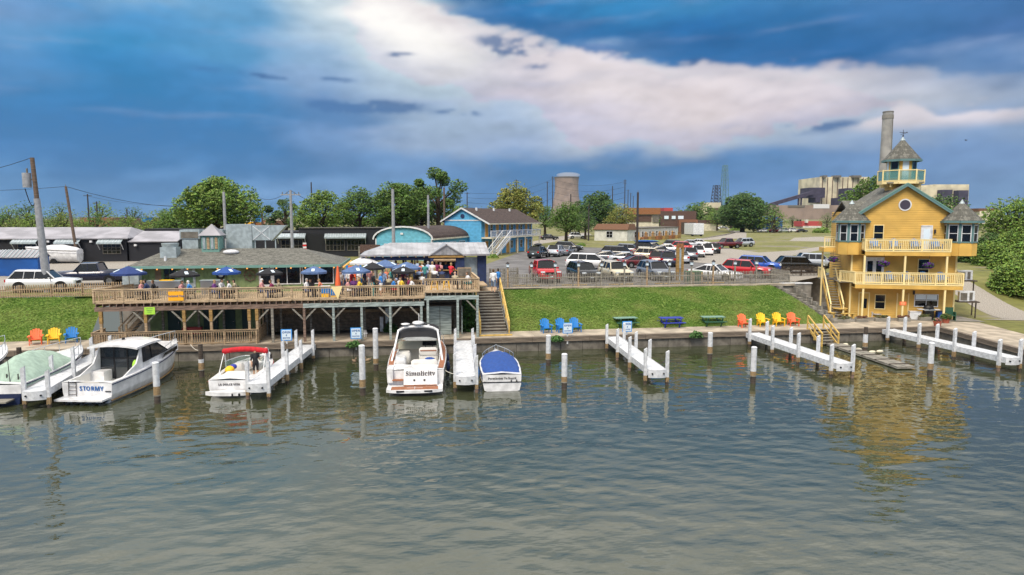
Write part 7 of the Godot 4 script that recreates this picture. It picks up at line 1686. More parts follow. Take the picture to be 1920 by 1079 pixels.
		lbox("mirror", t, Vector3(s * (W / 2 + 0.08), q[0][1] + 0.02, q[0][0] - 0.35), Vector3(0.2, 0.14, 0.1), paint)
	lbox("grille", t, Vector3(0, body[1][1] - 0.26, body[0][0] - 0.02), Vector3(W * 0.5, 0.22, 0.08), "black"); lbox("bumper", t, Vector3(0, sill + 0.12, body[0][0] - 0.02), Vector3(W * 0.86, 0.2, 0.16), "black" if kind == "suv" else paint); lbox("rear_bumper", t, Vector3(0, sill + 0.14, body[6][0] + 0.02), Vector3(W * 0.86, 0.2, 0.14), "black" if kind == "suv" else paint)
	lbox("number_plate", t, Vector3(0, sill + 0.2, body[0][0] + 0.065), Vector3(0.32, 0.14, 0.01), "signpale"); lbox("number_plate", t, Vector3(0, 0.72, body[6][0] - 0.06), Vector3(0.32, 0.14, 0.04), "signpale")
	return t
var car_cache := {}
func car(px: float, py: float, deg: float, kind: String, c: Color, label: String) -> Node3D:
	var key := kind + str(c); var at := P(px, py, G) if py > 0 else Vector3.ZERO
	at.y = G + 0.012
	var o: Node3D
	if not car_cache.has(key):
		var m := mat("paint" + key, c, 0.25); m.clearcoat_enabled = true; m.clearcoat = 0.6; m.clearcoat_roughness = 0.08; m.metallic = 0.15
		o = car_proto(kind, m); o.position = at; o.rotation.y = deg_to_rad(deg); tag(o, label, "car", "cars parked inland"); car_cache[key] = o
	else: o = copy(car_cache[key], at, deg_to_rad(deg), label)
	return o
func cars() -> void:
	var wh := Color(0.90, 0.90, 0.91); var bk := Color(0.08, 0.085, 0.10); var nv := Color(0.09, 0.12, 0.24); var gy := Color(0.42, 0.44, 0.48); var sv := Color(0.70, 0.72, 0.76); var rd := Color(0.72, 0.08, 0.12); var mr := Color(0.38, 0.07, 0.12); var cr := Color(0.80, 0.76, 0.66); var bl := Color(0.10, 0.32, 0.70); var gn := Color(0.10, 0.15, 0.16)
	for q in [[84, 547, 95, "suv", wh, "white SUV behind the picket fence by the utility pole"], [172, 534, -88, "pickup", nv, "navy crew cab pickup on the road by the restaurant"],
		[1021, 527, 0, "pickup", rd, "red pickup parked nose to the fence"], [1093, 526, 4, "suv", bk, "black SUV parked nose to the fence"], [1154, 525, 4, "suv", cr, "cream SUV parked nose to the fence"], [1228, 524, 5, "suv", gy, "grey SUV nose to the fence near the totem post"], [1340, 526, 42, "sedan", wh, "white sedan parked at an angle behind the lamp posts"], [1400, 520, 46, "suv", rd, "red hatchback SUV parked at an angle beside the white sedan"], [1424, 510, 46, "suv", bl, "bright blue SUV with roof bars behind the red one"], [1497, 511, 80, "suv", bk, "black SUV by the house ramp"], [1530, 503, 78, "suv", sv, "silver SUV behind the black one at the ramp"],
		[1104, 504, 72, "van", wh, "white minivan parked across the lot"], [1140, 491, 68, "sedan", gy, "grey sedan behind the white minivan"], [1160, 484, 68, "van", bk, "black minivan in the second row"], [1197, 502, 100, "sedan", mr, "dark maroon sedan in front of the red cars"], [1232, 497, 158, "suv", mr, "maroon SUV showing its tail lights"], [1252, 499, 160, "suv", nv, "navy SUV showing its tail lights"], [1205, 484, 66, "sedan", rd, "bright red sedan in the second row"], [1278, 493, 160, "sedan", sv, "silver sedan tail out behind the totem post"], [1294, 487, 160, "suv", gy, "grey SUV tail out in the row"], [1308, 482, 160, "suv", wh, "white SUV tail out in the row"], [1324, 478, 160, "van", wh, "white van tail out at the row end"], [1338, 475, 160, "suv", bk, "black hatchback at the end of the row"], [1212, 474, 66, "suv", gn, "dark green SUV carrying kayaks"], [1226, 471, 66, "sedan", bk, "black sedan beside the kayak car"], [1268, 468, 75, "suv", bk, "black SUV at the back of the lot"], [1296, 464, 70, "sedan", sv, "silver sedan at the back of the lot"], [1312, 462, 70, "sedan", wh, "white sedan at the back of the lot"], [1362, 466, -80, "pickup", mr, "maroon pickup parked on the grass"], [1392, 463, -78, "suv", sv, "pale SUV behind the maroon pickup"],
		[1182, 478, 66, "suv", gy, "grey SUV in the dense middle row"], [1240, 479, 66, "sedan", nv, "navy sedan in the dense middle row"], [1254, 474, 66, "sedan", wh, "white sedan in the dense middle row"], [1284, 472, 70, "suv", rd, "red SUV at the back of the middle row"], [1176, 494, 68, "sedan", sv, "silver sedan between minivan and maroon sedan"], [1222, 489, 66, "suv", cr, "cream SUV wedged between the red cars"],
		[1010, 484, 150, "suv", gn, "dark green wagon with roof box by the motel"], [1044, 481, 152, "suv", sv, "silver SUV beside the roof box wagon"], [1062, 479, 152, "sedan", gy, "grey sedan near the motel end"], [1066, 472, 66, "suv", bk, "black off-roader facing the lane"], [1030, 450, 90, "sedan", bk, "black sedan far down the lane"], [1082, 448, 88, "suv", wh, "white SUV parked by the lane tree"], [684, 478, 70, "suv", gy, "grey SUV behind the brown sign board"],
		[1432, 436, 90, "sedan", wh, "white sedan in the far yard by the blue barn"], [1452, 436, 90, "suv", mr, "dark red car in the far yard"], [1470, 436, 90, "van", sv, "silver van in the far yard"], [1488, 436, 90, "suv", wh, "white SUV in the far yard"], [1503, 436, 90, "sedan", bk, "black sedan in the far yard"], [1340, 431, 60, "van", wh, "white van near the far brick building"], [1356, 429, 60, "sedan", gy, "grey sedan near the far brick building"]]:
		var o := car(q[0], q[1], q[2], q[3], q[4], q[5])
		if q[5].contains("kayaks"):
			for k in 2:
				var ky := thing("kayak", ["blue kayak strapped on the dark green SUV", "lime green kayak strapped on the dark green SUV"][k], "kayak", o.position + Vector3(0, 1.85, 0), o.rotation.y)
				var st := S(); ball(st, Vector3(-0.35 + 0.7 * k, 0.05, 0), Vector3(0.33, 0.2, 2.1), 12, 10); obj("hull", st, "canvasblue" if k == 0 else "lime", ky, true)
		if q[5].contains("with roof box"):
			var rb := thing("roof_box", "black cargo box on the wagon roof", "box", o.position + Vector3(0, 1.8, 0), o.rotation.y); var st := S(); ball(st, Vector3(0, 0.12, -0.3), Vector3(0.5, 0.2, 1.0), 12, 8); obj("shell", st, "black", rb, true); lbox("bar", rb, Vector3(0, 0.0, 0), Vector3(1.2, 0.05, 0.08), "black")
# ---------- fences
func fences() -> void:
	var t := thing("picket_fence", "weathered grey picket fence along the car park edge", "fence", Vector3(22, G, -55.6))
	var a := Vector3(7.6, G - 0.05, -55.45); var b := Vector3(33.2, G - 0.05, -55.75)
	_fence(t, a, b, 1.15, "woodgrey", 0.145, 2.0)
	var e := thing("ramp_fence", "weathered picket fence beside the ramp to the house", "fence", Vector3(36, G, -58))
	_fence(e, Vector3(33.4, G, -56.0), Vector3(34.6, G, -62.0), 1.0, "woodgrey", 0.16, 2.0); _fence(e, Vector3(34.6, G, -62.2), Vector3(41.5, G, -62.9), 0.95, "wooddark", 0.16, 2.0)
	var w := thing("west_fence", "tan picket fence between the road and the west lawn", "fence", Vector3(-26, G, -55))
	_fence(w, Vector3(-32.5, G - 0.35, -54.5), Vector3(-20.2, G - 0.05, -54.75), 1.05, "woodtan", 0.16, 2.1)
	var g := thing("gate_fence", "tall grey picket gate at the stair head", "fence", Vector3(6, G, -56.2)); _fence(g, Vector3(6.7, G, -56.6), Vector3(9.2, G, -57.4), 1.5, "woodgrey", 0.15, 1.3)
	for k in 12:
		var p := a.lerp(b, (k * 2.0 + 0.4) / a.distance_to(b)); p.z += 0.12
		var l := thing("lamp_post", "timber lamp post with lantern on the picket fence", "lamp post", p, 0.0, "lamp posts along the fence")
		if k == 0: l.set_meta("label", "first lantern post of the fence beside the stair head")
		else: l.set_meta("label", ["", "lantern post in front of the red pickup", "lantern post between the red pickup and the black SUV", "lantern post at the flank of the black SUV", "lantern post between black and cream SUV", "lantern post at the flank of the cream SUV", "lantern post by the maroon sedan", "lantern post before the grey SUV", "pale lantern post by the totem post", "lantern post before the white sedan", "lantern post before the red hatchback", "last lantern post of the fence near the ramp"][k])
		lbox("post", l, Vector3(0, 0.8, 0), Vector3(0.12, 1.9, 0.12), "woodgrey" if k % 3 else "woodtan"); lbox("lantern", l, Vector3(0, 1.92, 0), Vector3(0.2, 0.26, 0.2), "signpale")
		var st := S(); tube(st, Vector3(0, 2.05, 0), Vector3(0, 2.22, 0), 0.2, 0.03, 6); obj("lantern_cap", st, "poledark", l, true); lbox("lantern_base", l, Vector3(0, 1.77, 0), Vector3(0.22, 0.05, 0.22), "poledark")
	for k in 5: tag(bx("wheel_stop", self, Vector3(9.8 + 4.2 * k, G + 0.08, -56.9), Vector3(2.2, 0.14, 0.2), "yellowwood"), "yellow parking stop bar on the asphalt behind the fence", "wheel stop", "parking stops behind the fence")
	var tp := thing("totem_post", "carved orange wooden totem post in the car park island", "post", P(1274, 526, G)); var o := tp.position
	for s in [-1, 1]: bx("pillar", tp, o + Vector3(s * 0.22, 1.6, 0), Vector3(0.22, 3.2, 0.3), "woodnew")
	bx("panel", tp, o + Vector3(0, 1.5, 0), Vector3(0.24, 2.9, 0.16), "galv"); bx("crown", tp, o + Vector3(0, 3.2, 0), Vector3(0.6, 0.4, 0.32), "orangeroof"); bx("figure", tp, o + Vector3(0, 0.9, 0.1), Vector3(0.2, 0.5, 0.1), "concretegrey")
	var ub := thing("utility_box", "green utility box in the car park island", "box", P(1300, 531, G)); bx("box", ub, ub.position + Vector3(0, 0.5, 0), Vector3(1.3, 1.0, 0.9), "tablegreen"); bx("lid", ub, ub.position + Vector3(0, 1.03, 0), Vector3(1.36, 0.08, 0.96), "sagedark")
	for k in 2: tag(_bollard(P(1299 + 17 * k, 533, G)), ["tan bollard before the green utility box", "tan bollard between box and white sedan"][k], "bollard", "bollards by the utility box")
func _bollard(p: Vector3) -> Node3D:
	var t := thing("bollard", "bollard", "bollard", p); rod("post", t, p, p + Vector3(0, 0.95, 0), 0.12, "woodtan", 10); rod("cap", t, p + Vector3(0, 0.95, 0), p + Vector3(0, 1.0, 0), 0.13, "yellowwood", 10, 0.06); return t
func _fence(t: Node3D, a: Vector3, b: Vector3, h: float, m: String, gap: float, span: float) -> void:
	var L := a.distance_to(b); var d := (b - a) / L; var bs := Basis(d, Vector3.UP, d.cross(Vector3.UP))
	for y in [0.3, h - 0.28]: stick("rail", t, a + Vector3(0, y, 0), b + Vector3(0, y, 0), 0.04, 0.09, m)
	for i in int(L / span) + 1: bx("post", t, a + d * i * span + Vector3(0, h * 0.5, -0.06), Vector3(0.11, h + 0.1, 0.11), m, bs)
	var n := int(L / gap)
	for i in n: bx("picket", t, a + d * (i + 0.5) * gap + Vector3(0, h * 0.5 + 0.05 + rng.randf_range(-0.015, 0.015), 0.035), Vector3(0.065, h - 0.02, 0.022), m, bs)
# ---------- poles and wires
func pole(px: float, ptop: float, base: Vector3, r: float, m: String, label: String, arms := 0, lean := Vector2.ZERO) -> Vector3:
	var top := hgt(ptop, base); var t := thing("utility_pole", label, "pole", base, 0.0, "utility poles")
	var tp := Vector3(base.x + lean.x, top, base.z + lean.y)
	rod("shaft", t, base, tp, r, m, 8, r * 0.7)
	for k in arms:
		bx("crossarm", t, tp - Vector3(0, 0.5 + 0.9 * k, 0), Vector3(2.2, 0.12, 0.12), m)
		for s in [-0.9, -0.4, 0.4, 0.9]: rod("insulator", t, tp + Vector3(s, -0.45 - 0.9 * k, 0), tp + Vector3(s, -0.2 - 0.9 * k, 0), 0.05, "panel", 6)
	if arms == 0: rod("top_pin", t, tp, tp + Vector3(0, 0.25, 0), 0.04, "panel", 6)
	return tp
func at_dist(px: float, d: float) -> Vector3:
	var p := PR(px, 408.0, d); p.y = G; return p
func wire(a: Vector3, b: Vector3, sag: float, r: float, label: String) -> void:
	var st := S(); var q := []
	for k in 13: q.append(a.lerp(b, k / 12.0) - Vector3(0, sag * 4.0 * (k / 12.0) * (1.0 - k / 12.0), 0))
	path(st, q, r, 4); tag(obj("power_line", st, "wire"), label, "wire", "overhead power lines")
func poles() -> void:
	var b1 := P(89, 548, G)
	var t := thing("transformer_pole", "leaning utility pole with grey sleeve and transformer can", "pole", b1)
	var top := Vector3(b1.x - 0.45, hgt(296, b1), b1.z); var mid := b1.lerp(top, 0.70)
	rod("sleeve", t, b1, mid, 0.30, "polegrey", 12, 0.22); rod("shaft", t, b1.lerp(top, 0.45), top, 0.18, "polewood", 10, 0.15)
	rod("transformer", t, b1.lerp(top, 0.83) + Vector3(-0.55, -0.5, 0), b1.lerp(top, 0.83) + Vector3(-0.55, 0.6, 0), 0.3, "polegrey", 12); rod("bushing", t, b1.lerp(top, 0.83) + Vector3(-0.5, 0.6, 0), b1.lerp(top, 0.83) + Vector3(-0.5, 0.95, 0), 0.07, "panel", 8)
	stick("bracket", t, b1.lerp(top, 0.84), b1.lerp(top, 0.84) + Vector3(-0.5, 0, 0), 0.06, 0.1, "panel")
	var cs := S(); var q := []
	for k in 9: q.append(b1.lerp(top, 0.83) + Vector3(-0.65 + 0.09 * k, -0.6 - 1.3 * sin(k / 8.0 * PI * 0.8), 0.15))
	path(cs, q, 0.035, 5); obj("cable_loop", cs, "wire", t)
	var b2 := P(146, 488, G); b2 = P(146, 492, G)
	var t2 := pole(140, 350, b2, 0.22, "polewood", "brown wooden pole leaning in front of the black building", 0, Vector2(-0.9, 0))
	var P1 := pole(420, 360, at_dist(421, 74), 0.2, "polegrey", "pale grey pole rising behind the restaurant cupola"); var P2 := pole(544, 357, at_dist(546, 78), 0.2, "polegrey", "grey pole behind the restaurant roof with crossarm", 1)
	var P3 := pole(735, 355, at_dist(737, 84), 0.24, "polegrey", "pale pole with transformer beside the blue arched building"); pole(801, 366, at_dist(803, 95), 0.2, "polegrey", "thin pale pole behind the blue arched building"); pole(832, 352, at_dist(833, 110), 0.2, "polewood", "pole with red transformer behind the motel")
	pole(469, 366, at_dist(470, 140), 0.2, "poledark", "dark pole beside the painted billboard frame", 1); pole(585, 342, at_dist(585, 240), 0.3, "poledark", "thin dark pole far behind the trees"); pole(165, 364, at_dist(166, 190), 0.25, "poledark", "dark far pole above the left trees", 1); pole(182, 378, at_dist(182, 200), 0.25, "poledark", "shorter dark far pole beside the brick block", 1)
	var base := P(1194, 489, G); pole(1197, 361, base, 0.2, "poledark", "dark lone pole standing in the car park")
	for q2 in [[1026, 341, 420, 1, "dark far pole left of the cooling tower"], [1036, 331, 400, 2, "tall double arm pole before the cooling tower"], [1148, 349, 330, 0, "leaning far pole between the round trees"], [1171, 337, 380, 3, "tall far pole with many arms"], [1177, 356, 520, 1, "second far pole in the receding line"], [1182, 362, 640, 1, "third far pole in the receding line"], [1187, 368, 780, 1, "last far pole in the receding line"], [968, 337, 300, 1, "dark far pole above the yellow green tree"], [876, 361, 300, 1, "far pole behind the motel ridge"], [238, 392, 260, 0, "small far pole above the left trees"], [1104, 385, 170, 0, "thin pale lamp pole by the cream motel"], [1070, 364, 200, 0, "far lamp pole with curved arm before the cooling tower"]]: pole(q2[0], q2[1], at_dist(q2[0], q2[2]), 0.16 + q2[2] * 0.0004, "poledark", q2[4], q2[3])
	var far := PR(-300, 330, 70)
	wire(top, far, 1.2, 0.022, "upper power line running off from the transformer pole"); wire(t2, PR(-260, 345, 110), 0.8, 0.025, "power line from the wooden pole running west"); wire(t2, PR(480, 366, 140), 2.5, 0.03, "long power line from the wooden pole to the dark pole"); wire(PR(165, 368, 190), PR(480, 372, 140), 2.0, 0.03, "sagging far power line above the left trees"); wire(PR(480, 366, 140), P2, 1.0, 0.025, "power line between dark pole and crossarm pole"); wire(P2, P3, 2.2, 0.022, "pale power line across the trees")
	for k in 5: wire(PR(876, 362 + 9 * k, 300), PR(1036, 336 + 12 * k, 400), 3.0, 0.05, "far transmission wire west of the cooling tower, strand %s from the top" % ["first", "second", "third", "fourth", "fifth"][k]); wire(PR(1036, 336 + 12 * k, 400), PR(1171, 341 + 10 * k, 380), 3.0, 0.05, "far transmission wire east of the cooling tower, strand %s from the top" % ["first", "second", "third", "fourth", "fifth"][k])
# ---------- trees
func tree(nm: String, base: Vector3, h: float, r: float, c: Color, label: String, airy := false, n := 2600, tall := 0.62, group := "") -> void:
	var t := thing(nm, label, "tree", base, 0.0, group)
	var st := S(); var th := h * (0.45 if not airy else 0.7)
	tube(st, base - Vector3(0, 0.2, 0), base + Vector3(0, th, 0), r * 0.085 + 0.08, r * 0.05, 8)
	var lobes := []; var nl := 20 if not airy else 13
	for k in nl:
		var a := k * 2.4; var f := (k + 0.5) / nl; var y := h * lerpf(1.0 - tall, 0.93, f); var rr := r * (sin(PI * clampf(f * 0.8 + 0.16, 0, 1))) * (0.72 if not airy else 0.8) * rng.randf_range(0.6, 1.2)
		var p := Vector3(cos(a) * rr, y, sin(a) * rr); lobes.append([p, r * rng.randf_range(0.22, 0.46) * (0.7 if airy else 1.0)])
		tube(st, base + Vector3(0, minf(th, y * 0.72), 0), base + p, r * 0.035, r * 0.012, 5)
	obj("trunk", st, "bark", t)
	var pts := []
	for i in int(n * 1.15):
		var l: Array = lobes[rng.randi() % nl]; var d := Vector3(rng.randfn(), rng.randfn(), rng.randfn()).normalized() * pow(rng.randf(), 0.33)
		d.y *= 0.78; pts.append(l[0] + d * l[1])
	leaves(t, "crown", pts, clampf(r * 0.033, 0.11, 0.8), c, base, 0.45)
func shrubs_and_trees() -> void:
	var gA := Color(0.11, 0.20, 0.035); var gB := Color(0.165, 0.265, 0.045); var gC := Color(0.08, 0.155, 0.038); var gY := Color(0.24, 0.26, 0.055)
	for q in [[407, 338, 120, 7.2, gB, "large rounded green tree behind the restaurant", false, 5200], [330, 395, 150, 6.0, gA, "lower green tree beside the large rounded one", false, 2200], [535, 372, 125, 5.0, gC, "dark leafy tree with bare twigs behind the black building", true, 1500], [606, 360, 120, 5.0, gB, "bright green tree behind the black building", false, 3000], [672, 356, 125, 5.2, gA, "green tree with sky gaps behind the black building", false, 2600], [745, 345, 130, 6.5, gA, "broad dark green tree behind the arched building", false, 4200], [822, 311, 135, 6.2, gA, "tall airy tree with separate leafy tiers", true, 2300], [790, 350, 140, 5.5, gC, "dark green tree below the airy one", false, 2600], [862, 385, 150, 4.5, gB, "small green tree behind the motel gable", false, 1400], [968, 351, 135, 6.0, gY, "yellow green tree behind the motel", false, 4200], [1062, 383, 150, 4.6, gA, "small round tree on its own by the lane", false, 2400], [1022, 388, 210, 5.0, gA, "green tree left of the cooling tower", false, 1500], [1122, 364, 210, 8.0, gC, "dark rounded tree right of the cooling tower", false, 3200], [1098, 398, 180, 4.0, gC, "low dark tree by the cream motel", false, 1200], [1166, 385, 200, 5.0, gY, "yellowish tree behind the cream motel", false, 1400], [1393, 369, 270, 11.5, gC, "big dark round tree at the field edge", false, 5200], [1645, 329, 100, 5.2, gA, "green tree rising behind the yellow house", false, 3200], [1760, 372, 90, 4.6, gC, "dark tree behind the right turret", false, 2000], [1905, 378, 95, 5.0, gB, "leafy tree at the right edge of the hedge", false, 2200], [1310, 383, 330, 11.0, gA, "far green tree beside the brick building", false, 1500], [1345, 395, 300, 6.0, gB, "tree before the far house gable", false, 1000]]:
		var b := at_dist(q[0], q[2]); var h := hgt(q[1], b) - G
		tree("leafy_tree", b, h, q[3], q[4], q[5], q[6], q[7], 0.62 if h > q[3] * 1.3 else 0.8)
	# far belt of trees on the horizon
	for k in 34:
		var px := -60.0 + k * 60.0 + rng.randf_range(-18, 18); var d := rng.randf_range(240, 420)
		if px > 940 and px < 1010: continue
		var b := at_dist(px, d); var h := rng.randf_range(6.5, 11.0)
		if px < 330: h += 2.5
		tree("far_tree", b, h, h * rng.randf_range(0.6, 0.85), [gA, gB, gC][k % 3], "far tree in the belt along the horizon", false, 500, 0.85, "belt of far trees")
	for k in 13:
		var b := at_dist(-30.0 + k * 30.0, rng.randf_range(150, 190)); var h := rng.randf_range(5.2, 7.2)
		tree("scrub_tree", b, h, h * 0.72, [gB, gA, gY.lerp(gB, 0.6)][k % 3], "bushy green tree in the thicket behind the warehouse", false, 900, 0.92, "thicket behind the warehouse")
	# hedge mass on the right bank
	for q in [[1908, 505, 76, 2.3, 3.2, "tall bright green shrub beside the green shed"], [1925, 560, 66, 1.8, 2.8, "bright green shrub overhanging the gravel path"], [1853, 470, 88, 3.0, 4.2, "dark shrub behind the right turret"], [1895, 470, 82, 3.4, 5.0, "large light green shrub behind the path"], [1935, 520, 66, 3.0, 4.8, "light green shrub at the bank top"]]:
		var b := at_dist(q[0], q[2]); b.y = hill_y(b.x, b.z) - 0.1; var pts := []
		var t := thing("bank_shrub", q[5], "shrub", b, 0.0, "shrubs on the right bank")
		for i in 5200:
			var d := Vector3(rng.randfn(), rng.randfn(), rng.randfn()).normalized() * pow(rng.randf(), 0.3); pts.append(Vector3(d.x * q[3] * 1.15, absf(d.y) * q[4] * (0.8 + 0.2 * sin(d.x * 5.0)), d.z * q[3]))
		leaves(t, "foliage", pts, 0.13, gB if q[0] > 1866 else gC, b, 0.5); rod("stem", t, b, b + Vector3(0, q[4] * 0.6, 0), 0.08, "bark", 6)
	for k in 3: bush("weed_clump", Vector3(50.5 + 2.2 * k, PROM - 0.02, -46.6 - 0.5 * k), 0.75, 200, gB, ["leafy weeds at the promenade edge", "leafy weeds below the gravel path", "leafy weeds beyond the gravel path"][k], Vector3(1.6, 0.6, 1))
	var gs := thing("green_shed", "dark green metal shed among the shrubs", "shed", P(1868, 507, G - 0.6)); var o := gs.position; bx("body", gs, o + Vector3(0, 1.1, 0), Vector3(2.6, 2.2, 2.2), "tablegreen"); bx("roof", gs, o + Vector3(0, 2.25, 0), Vector3(2.8, 0.12, 2.4), "sagedark"); for k in 6: bx("rib", gs, o + Vector3(-1.1 + 0.44 * k, 1.1, 1.11), Vector3(0.05, 2.1, 0.04), "sagedark")
	for q in [[1060, 460, 0.9, "low bush at the corner of the cream motel"], [1090, 462, 0.7, "small bush before the cream motel"], [712, 482, 1.6, "leafy bush beside the brown sign board"], [735, 484, 1.4, "leafy bush behind the pavilion"], [800, 480, 1.5, "palm like bush seen through the pavilion"], [925, 484, 0.6, "small shrub at the motel stair foot"], [1540, 437, 2.4, "low light green scrub at the field edge"], [1590, 436, 2.6, "second patch of scrub at the field edge"], [1380, 433, 2.0, "low hedge below the big round tree"]]: bush("shrub", P(q[0], q[1], G), q[2], 260, gB, q[3], Vector3(1.3, 0.8, 1.0), "shrub")
# ---------- buildings inland
func awning(t: Node3D, c: Vector3, w: float, b: Basis) -> void:
	var a := bx("awning", t, c + b.z * 0.45 + Vector3(0, 0.0, 0), Vector3(w, 0.05, 1.05), "galv", b * Basis(Vector3.RIGHT, 0.5)); bx("valance", a, c + b.z * 0.93 - Vector3(0, 0.32, 0), Vector3(w, 0.22, 0.03), "galv", b)
	for s in [-1, 1]: stick("bracket", a, c + b.x * s * w * 0.48 + b.z * 0.9 - Vector3(0, 0.25, 0), c + b.x * s * w * 0.48 + b.z * 0.05 - Vector3(0, 1.2, 0), 0.07, 0.07, "white")
	for k in int(w / 0.35): bx("rib", a, c + b.z * 0.46 + b.x * (-w / 2 + 0.2 + 0.35 * k) + Vector3(0, 0.03, 0), Vector3(0.03, 0.03, 1.04), "white", b * Basis(Vector3.RIGHT, 0.5))
func gable_block(nm: String, label: String, o: Vector3, turn: float, W: float, L: float, eave: float, peak: float, wall: String, roof: String, clapstep := 0.25) -> Node3D:   # gable end faces +z at local z = 0, runs back along -z
	var t := thing(nm, label, "building", o, turn); HX = t.global_transform; var st := S()
	for q in [[Vector3(-W / 2, 0, 0), Vector3(W / 2, 0, 0)], [Vector3(W / 2, 0, 0), Vector3(W / 2, 0, -L)], [Vector3(W / 2, 0, -L), Vector3(-W / 2, 0, -L)], [Vector3(-W / 2, 0, -L), Vector3(-W / 2, 0, 0)]]: clap(st, HX * q[0], HX * q[1], o.y, o.y + eave, clapstep)
	obj("wall", st, wall, t)
	return t
func inland() -> void:
	# long black building at the left
	var z1 := -97.0; var xa := -75.0; var xb := PZ(237, 470, z1).x; var I := Basis()
	var t := thing("black_warehouse", "long black painted brick building with grey roof and tin awnings", "building", Vector3(-50, G, z1))
	var eh := PZ(100, 447, z1).y
	bx("wall", t, Vector3((xa + xb) / 2, (G + eh) / 2, z1 - 5), Vector3(xb - xa, eh - G, 10), "blackbrick")
	roof_quad("roof", t, Vector3(xa, eh + 1.35, z1 - 6), Vector3(xb - 1.5, eh + 1.35, z1 - 6), Vector3(xb + 0.3, eh - 0.02, z1 + 0.4), Vector3(xa, eh - 0.02, z1 + 0.4), "oldmetalroof"); roof_quad("roof", t, Vector3(xb - 1.5, eh + 1.35, z1 - 6), Vector3(xa, eh + 1.35, z1 - 6), Vector3(xa, eh, z1 - 12), Vector3(xb + 0.3, eh, z1 - 12), "oldmetalroof"); roof_tri("roof", t, Vector3(xb - 1.5, eh + 1.35, z1 - 6), Vector3(xb + 0.3, eh, z1 - 12), Vector3(xb + 0.3, eh - 0.02, z1 + 0.4), "oldmetalroof")
	for px in [50, 130, 209]:
		var c := PZ(px, 462, z1); window(t, c + Vector3(0, -0.35, 0), 2.1, 1.2, I, "panel", 3, "windowdark", 2); awning(t, c + Vector3(0, 0.75, 0.05), 3.0, I)
	for px in [91, 171]: bx("wall_lamp", t, PZ(px, 453, z1) + Vector3(0, 0, 0.15), Vector3(0.3, 0.25, 0.3), "canvaswhite")
	bx("door", t, PZ(28, 478, z1) + Vector3(0, 0, 0.03), Vector3(0.9, 1.6, 0.06), "black")
	var tl := thing("low_annex", "low black annex with pale lean-to roof beside the warehouse", "building", Vector3(xb + 2, G, z1)); bx("wall", tl, Vector3(xb + 3.2, G + 1.3, z1 - 3), Vector3(6.0, 2.6, 5.6), "blackbrick"); roof_quad("roof", tl, Vector3(xb + 0.2, G + 3.9, z1 - 5.5), Vector3(xb + 6.4, G + 3.9, z1 - 5.5), Vector3(xb + 6.4, G + 2.65, z1 + 0.1), Vector3(xb + 0.2, G + 2.65, z1 + 0.1), "oldmetalroof"); bx("wall_lamp", tl, PZ(254, 460, z1) + Vector3(0, 0, 0.1), Vector3(0.3, 0.25, 0.3), "canvaswhite"); bx("back_wall", tl, Vector3(xb + 6.5, G + 2.1, z1 - 9), Vector3(13.0, 4.2, 5), "blackbrick")
	# second black building
	var z2 := -104.0; var x0 := PZ(330, 440, z2).x; var x1 := PZ(722, 440, z2).x; var h2 := PZ(600, 428, z2).y; var h1 := PZ(450, 435, z2).y; var xs := PZ(560, 430, z2).x
	var u := thing("black_shopfront", "black flat roofed building with wide tin awnings and dark garage door", "building", Vector3((x0 + x1) / 2, G, z2)); bx("wall", u, Vector3((xs + x1) / 2, (G + h2) / 2, z2 - 6), Vector3(x1 - xs, h2 - G, 12), "blackbrick"); bx("wall", u, Vector3((x0 + xs) / 2, (G + h1) / 2, z2 - 6), Vector3(xs - x0, h1 - G, 11.6), "blackbrick"); bx("parapet", u, Vector3((xs + x1) / 2, h2 + 0.04, z2 + 0.03), Vector3(x1 - xs, 0.1, 0.3), "panel")
	for q in [[442, 4.2, 1], [547, 4.0, 1], [648, 6.0, 2]]:
		var c := PZ(q[0], 446, z2); awning(u, c + Vector3(0, 0.35, 0.05), q[1], I)
		for k in q[2]: window(u, c + Vector3((k - (q[2] - 1) * 0.5) * 3.1, -1.1, 0), q[1] * 0.75 if q[2] == 1 else 2.6, 1.5, I, "panel", 4, "windowdark", 1)
	bx("garage_door", u, PZ(590, 455, z2) + Vector3(0, -0.2, 0.04), Vector3(2.6, 3.0, 0.06), "black"); for px in [474, 517]: bx("wall_lamp", u, PZ(px, 446, z2) + Vector3(0, 0, 0.15), Vector3(0.3, 0.3, 0.3), "canvaswhite")
	var fp := thing("striped_flag", "small red and white striped flag hung by the garage door", "flag", PZ(571, 466, z2 + 1)); for k in 5: bx("stripe", fp, fp.position + Vector3(0, 0.7 - 0.28 * k, 0), Vector3(0.5, 0.26, 0.03), "red" if k % 2 else "canvaswhite")
	# blue sheds, covered boat, brown sign
	for k in 2:
		var s := thing("blue_shed", ["blue shed with corrugated roof by the road", "small blue shed cut by the picture edge"][k], "shed", P([42, 2][k], 518, G)); var o := s.position; var w := [3.0, 2.2][k] as float
		bx("body", s, o + Vector3(0, 0.95, -1), Vector3(w, 1.9, 2.2), "bluebarn"); roof_quad("roof", s, o + Vector3(-w / 2 - 0.1, 2.55, -1.1), o + Vector3(w / 2 + 0.1, 2.55, -1.1), o + Vector3(w / 2 + 0.1, 1.85, 0.25), o + Vector3(-w / 2 - 0.1, 1.85, 0.25), "oldmetalroof", 0.06); roof_quad("roof", s, o + Vector3(w / 2 + 0.1, 2.55, -1.1), o + Vector3(-w / 2 - 0.1, 2.55, -1.1), o + Vector3(-w / 2 - 0.1, 1.85, -2.3), o + Vector3(w / 2 + 0.1, 1.85, -2.3), "oldmetalroof", 0.06)
		for j in 9: stick("roof_rib", s, o + Vector3(-w / 2 + w * j / 8.0, 2.58, -1.1), o + Vector3(-w / 2 + w * j / 8.0, 1.89, 0.25), 0.08, 0.05, "galv")
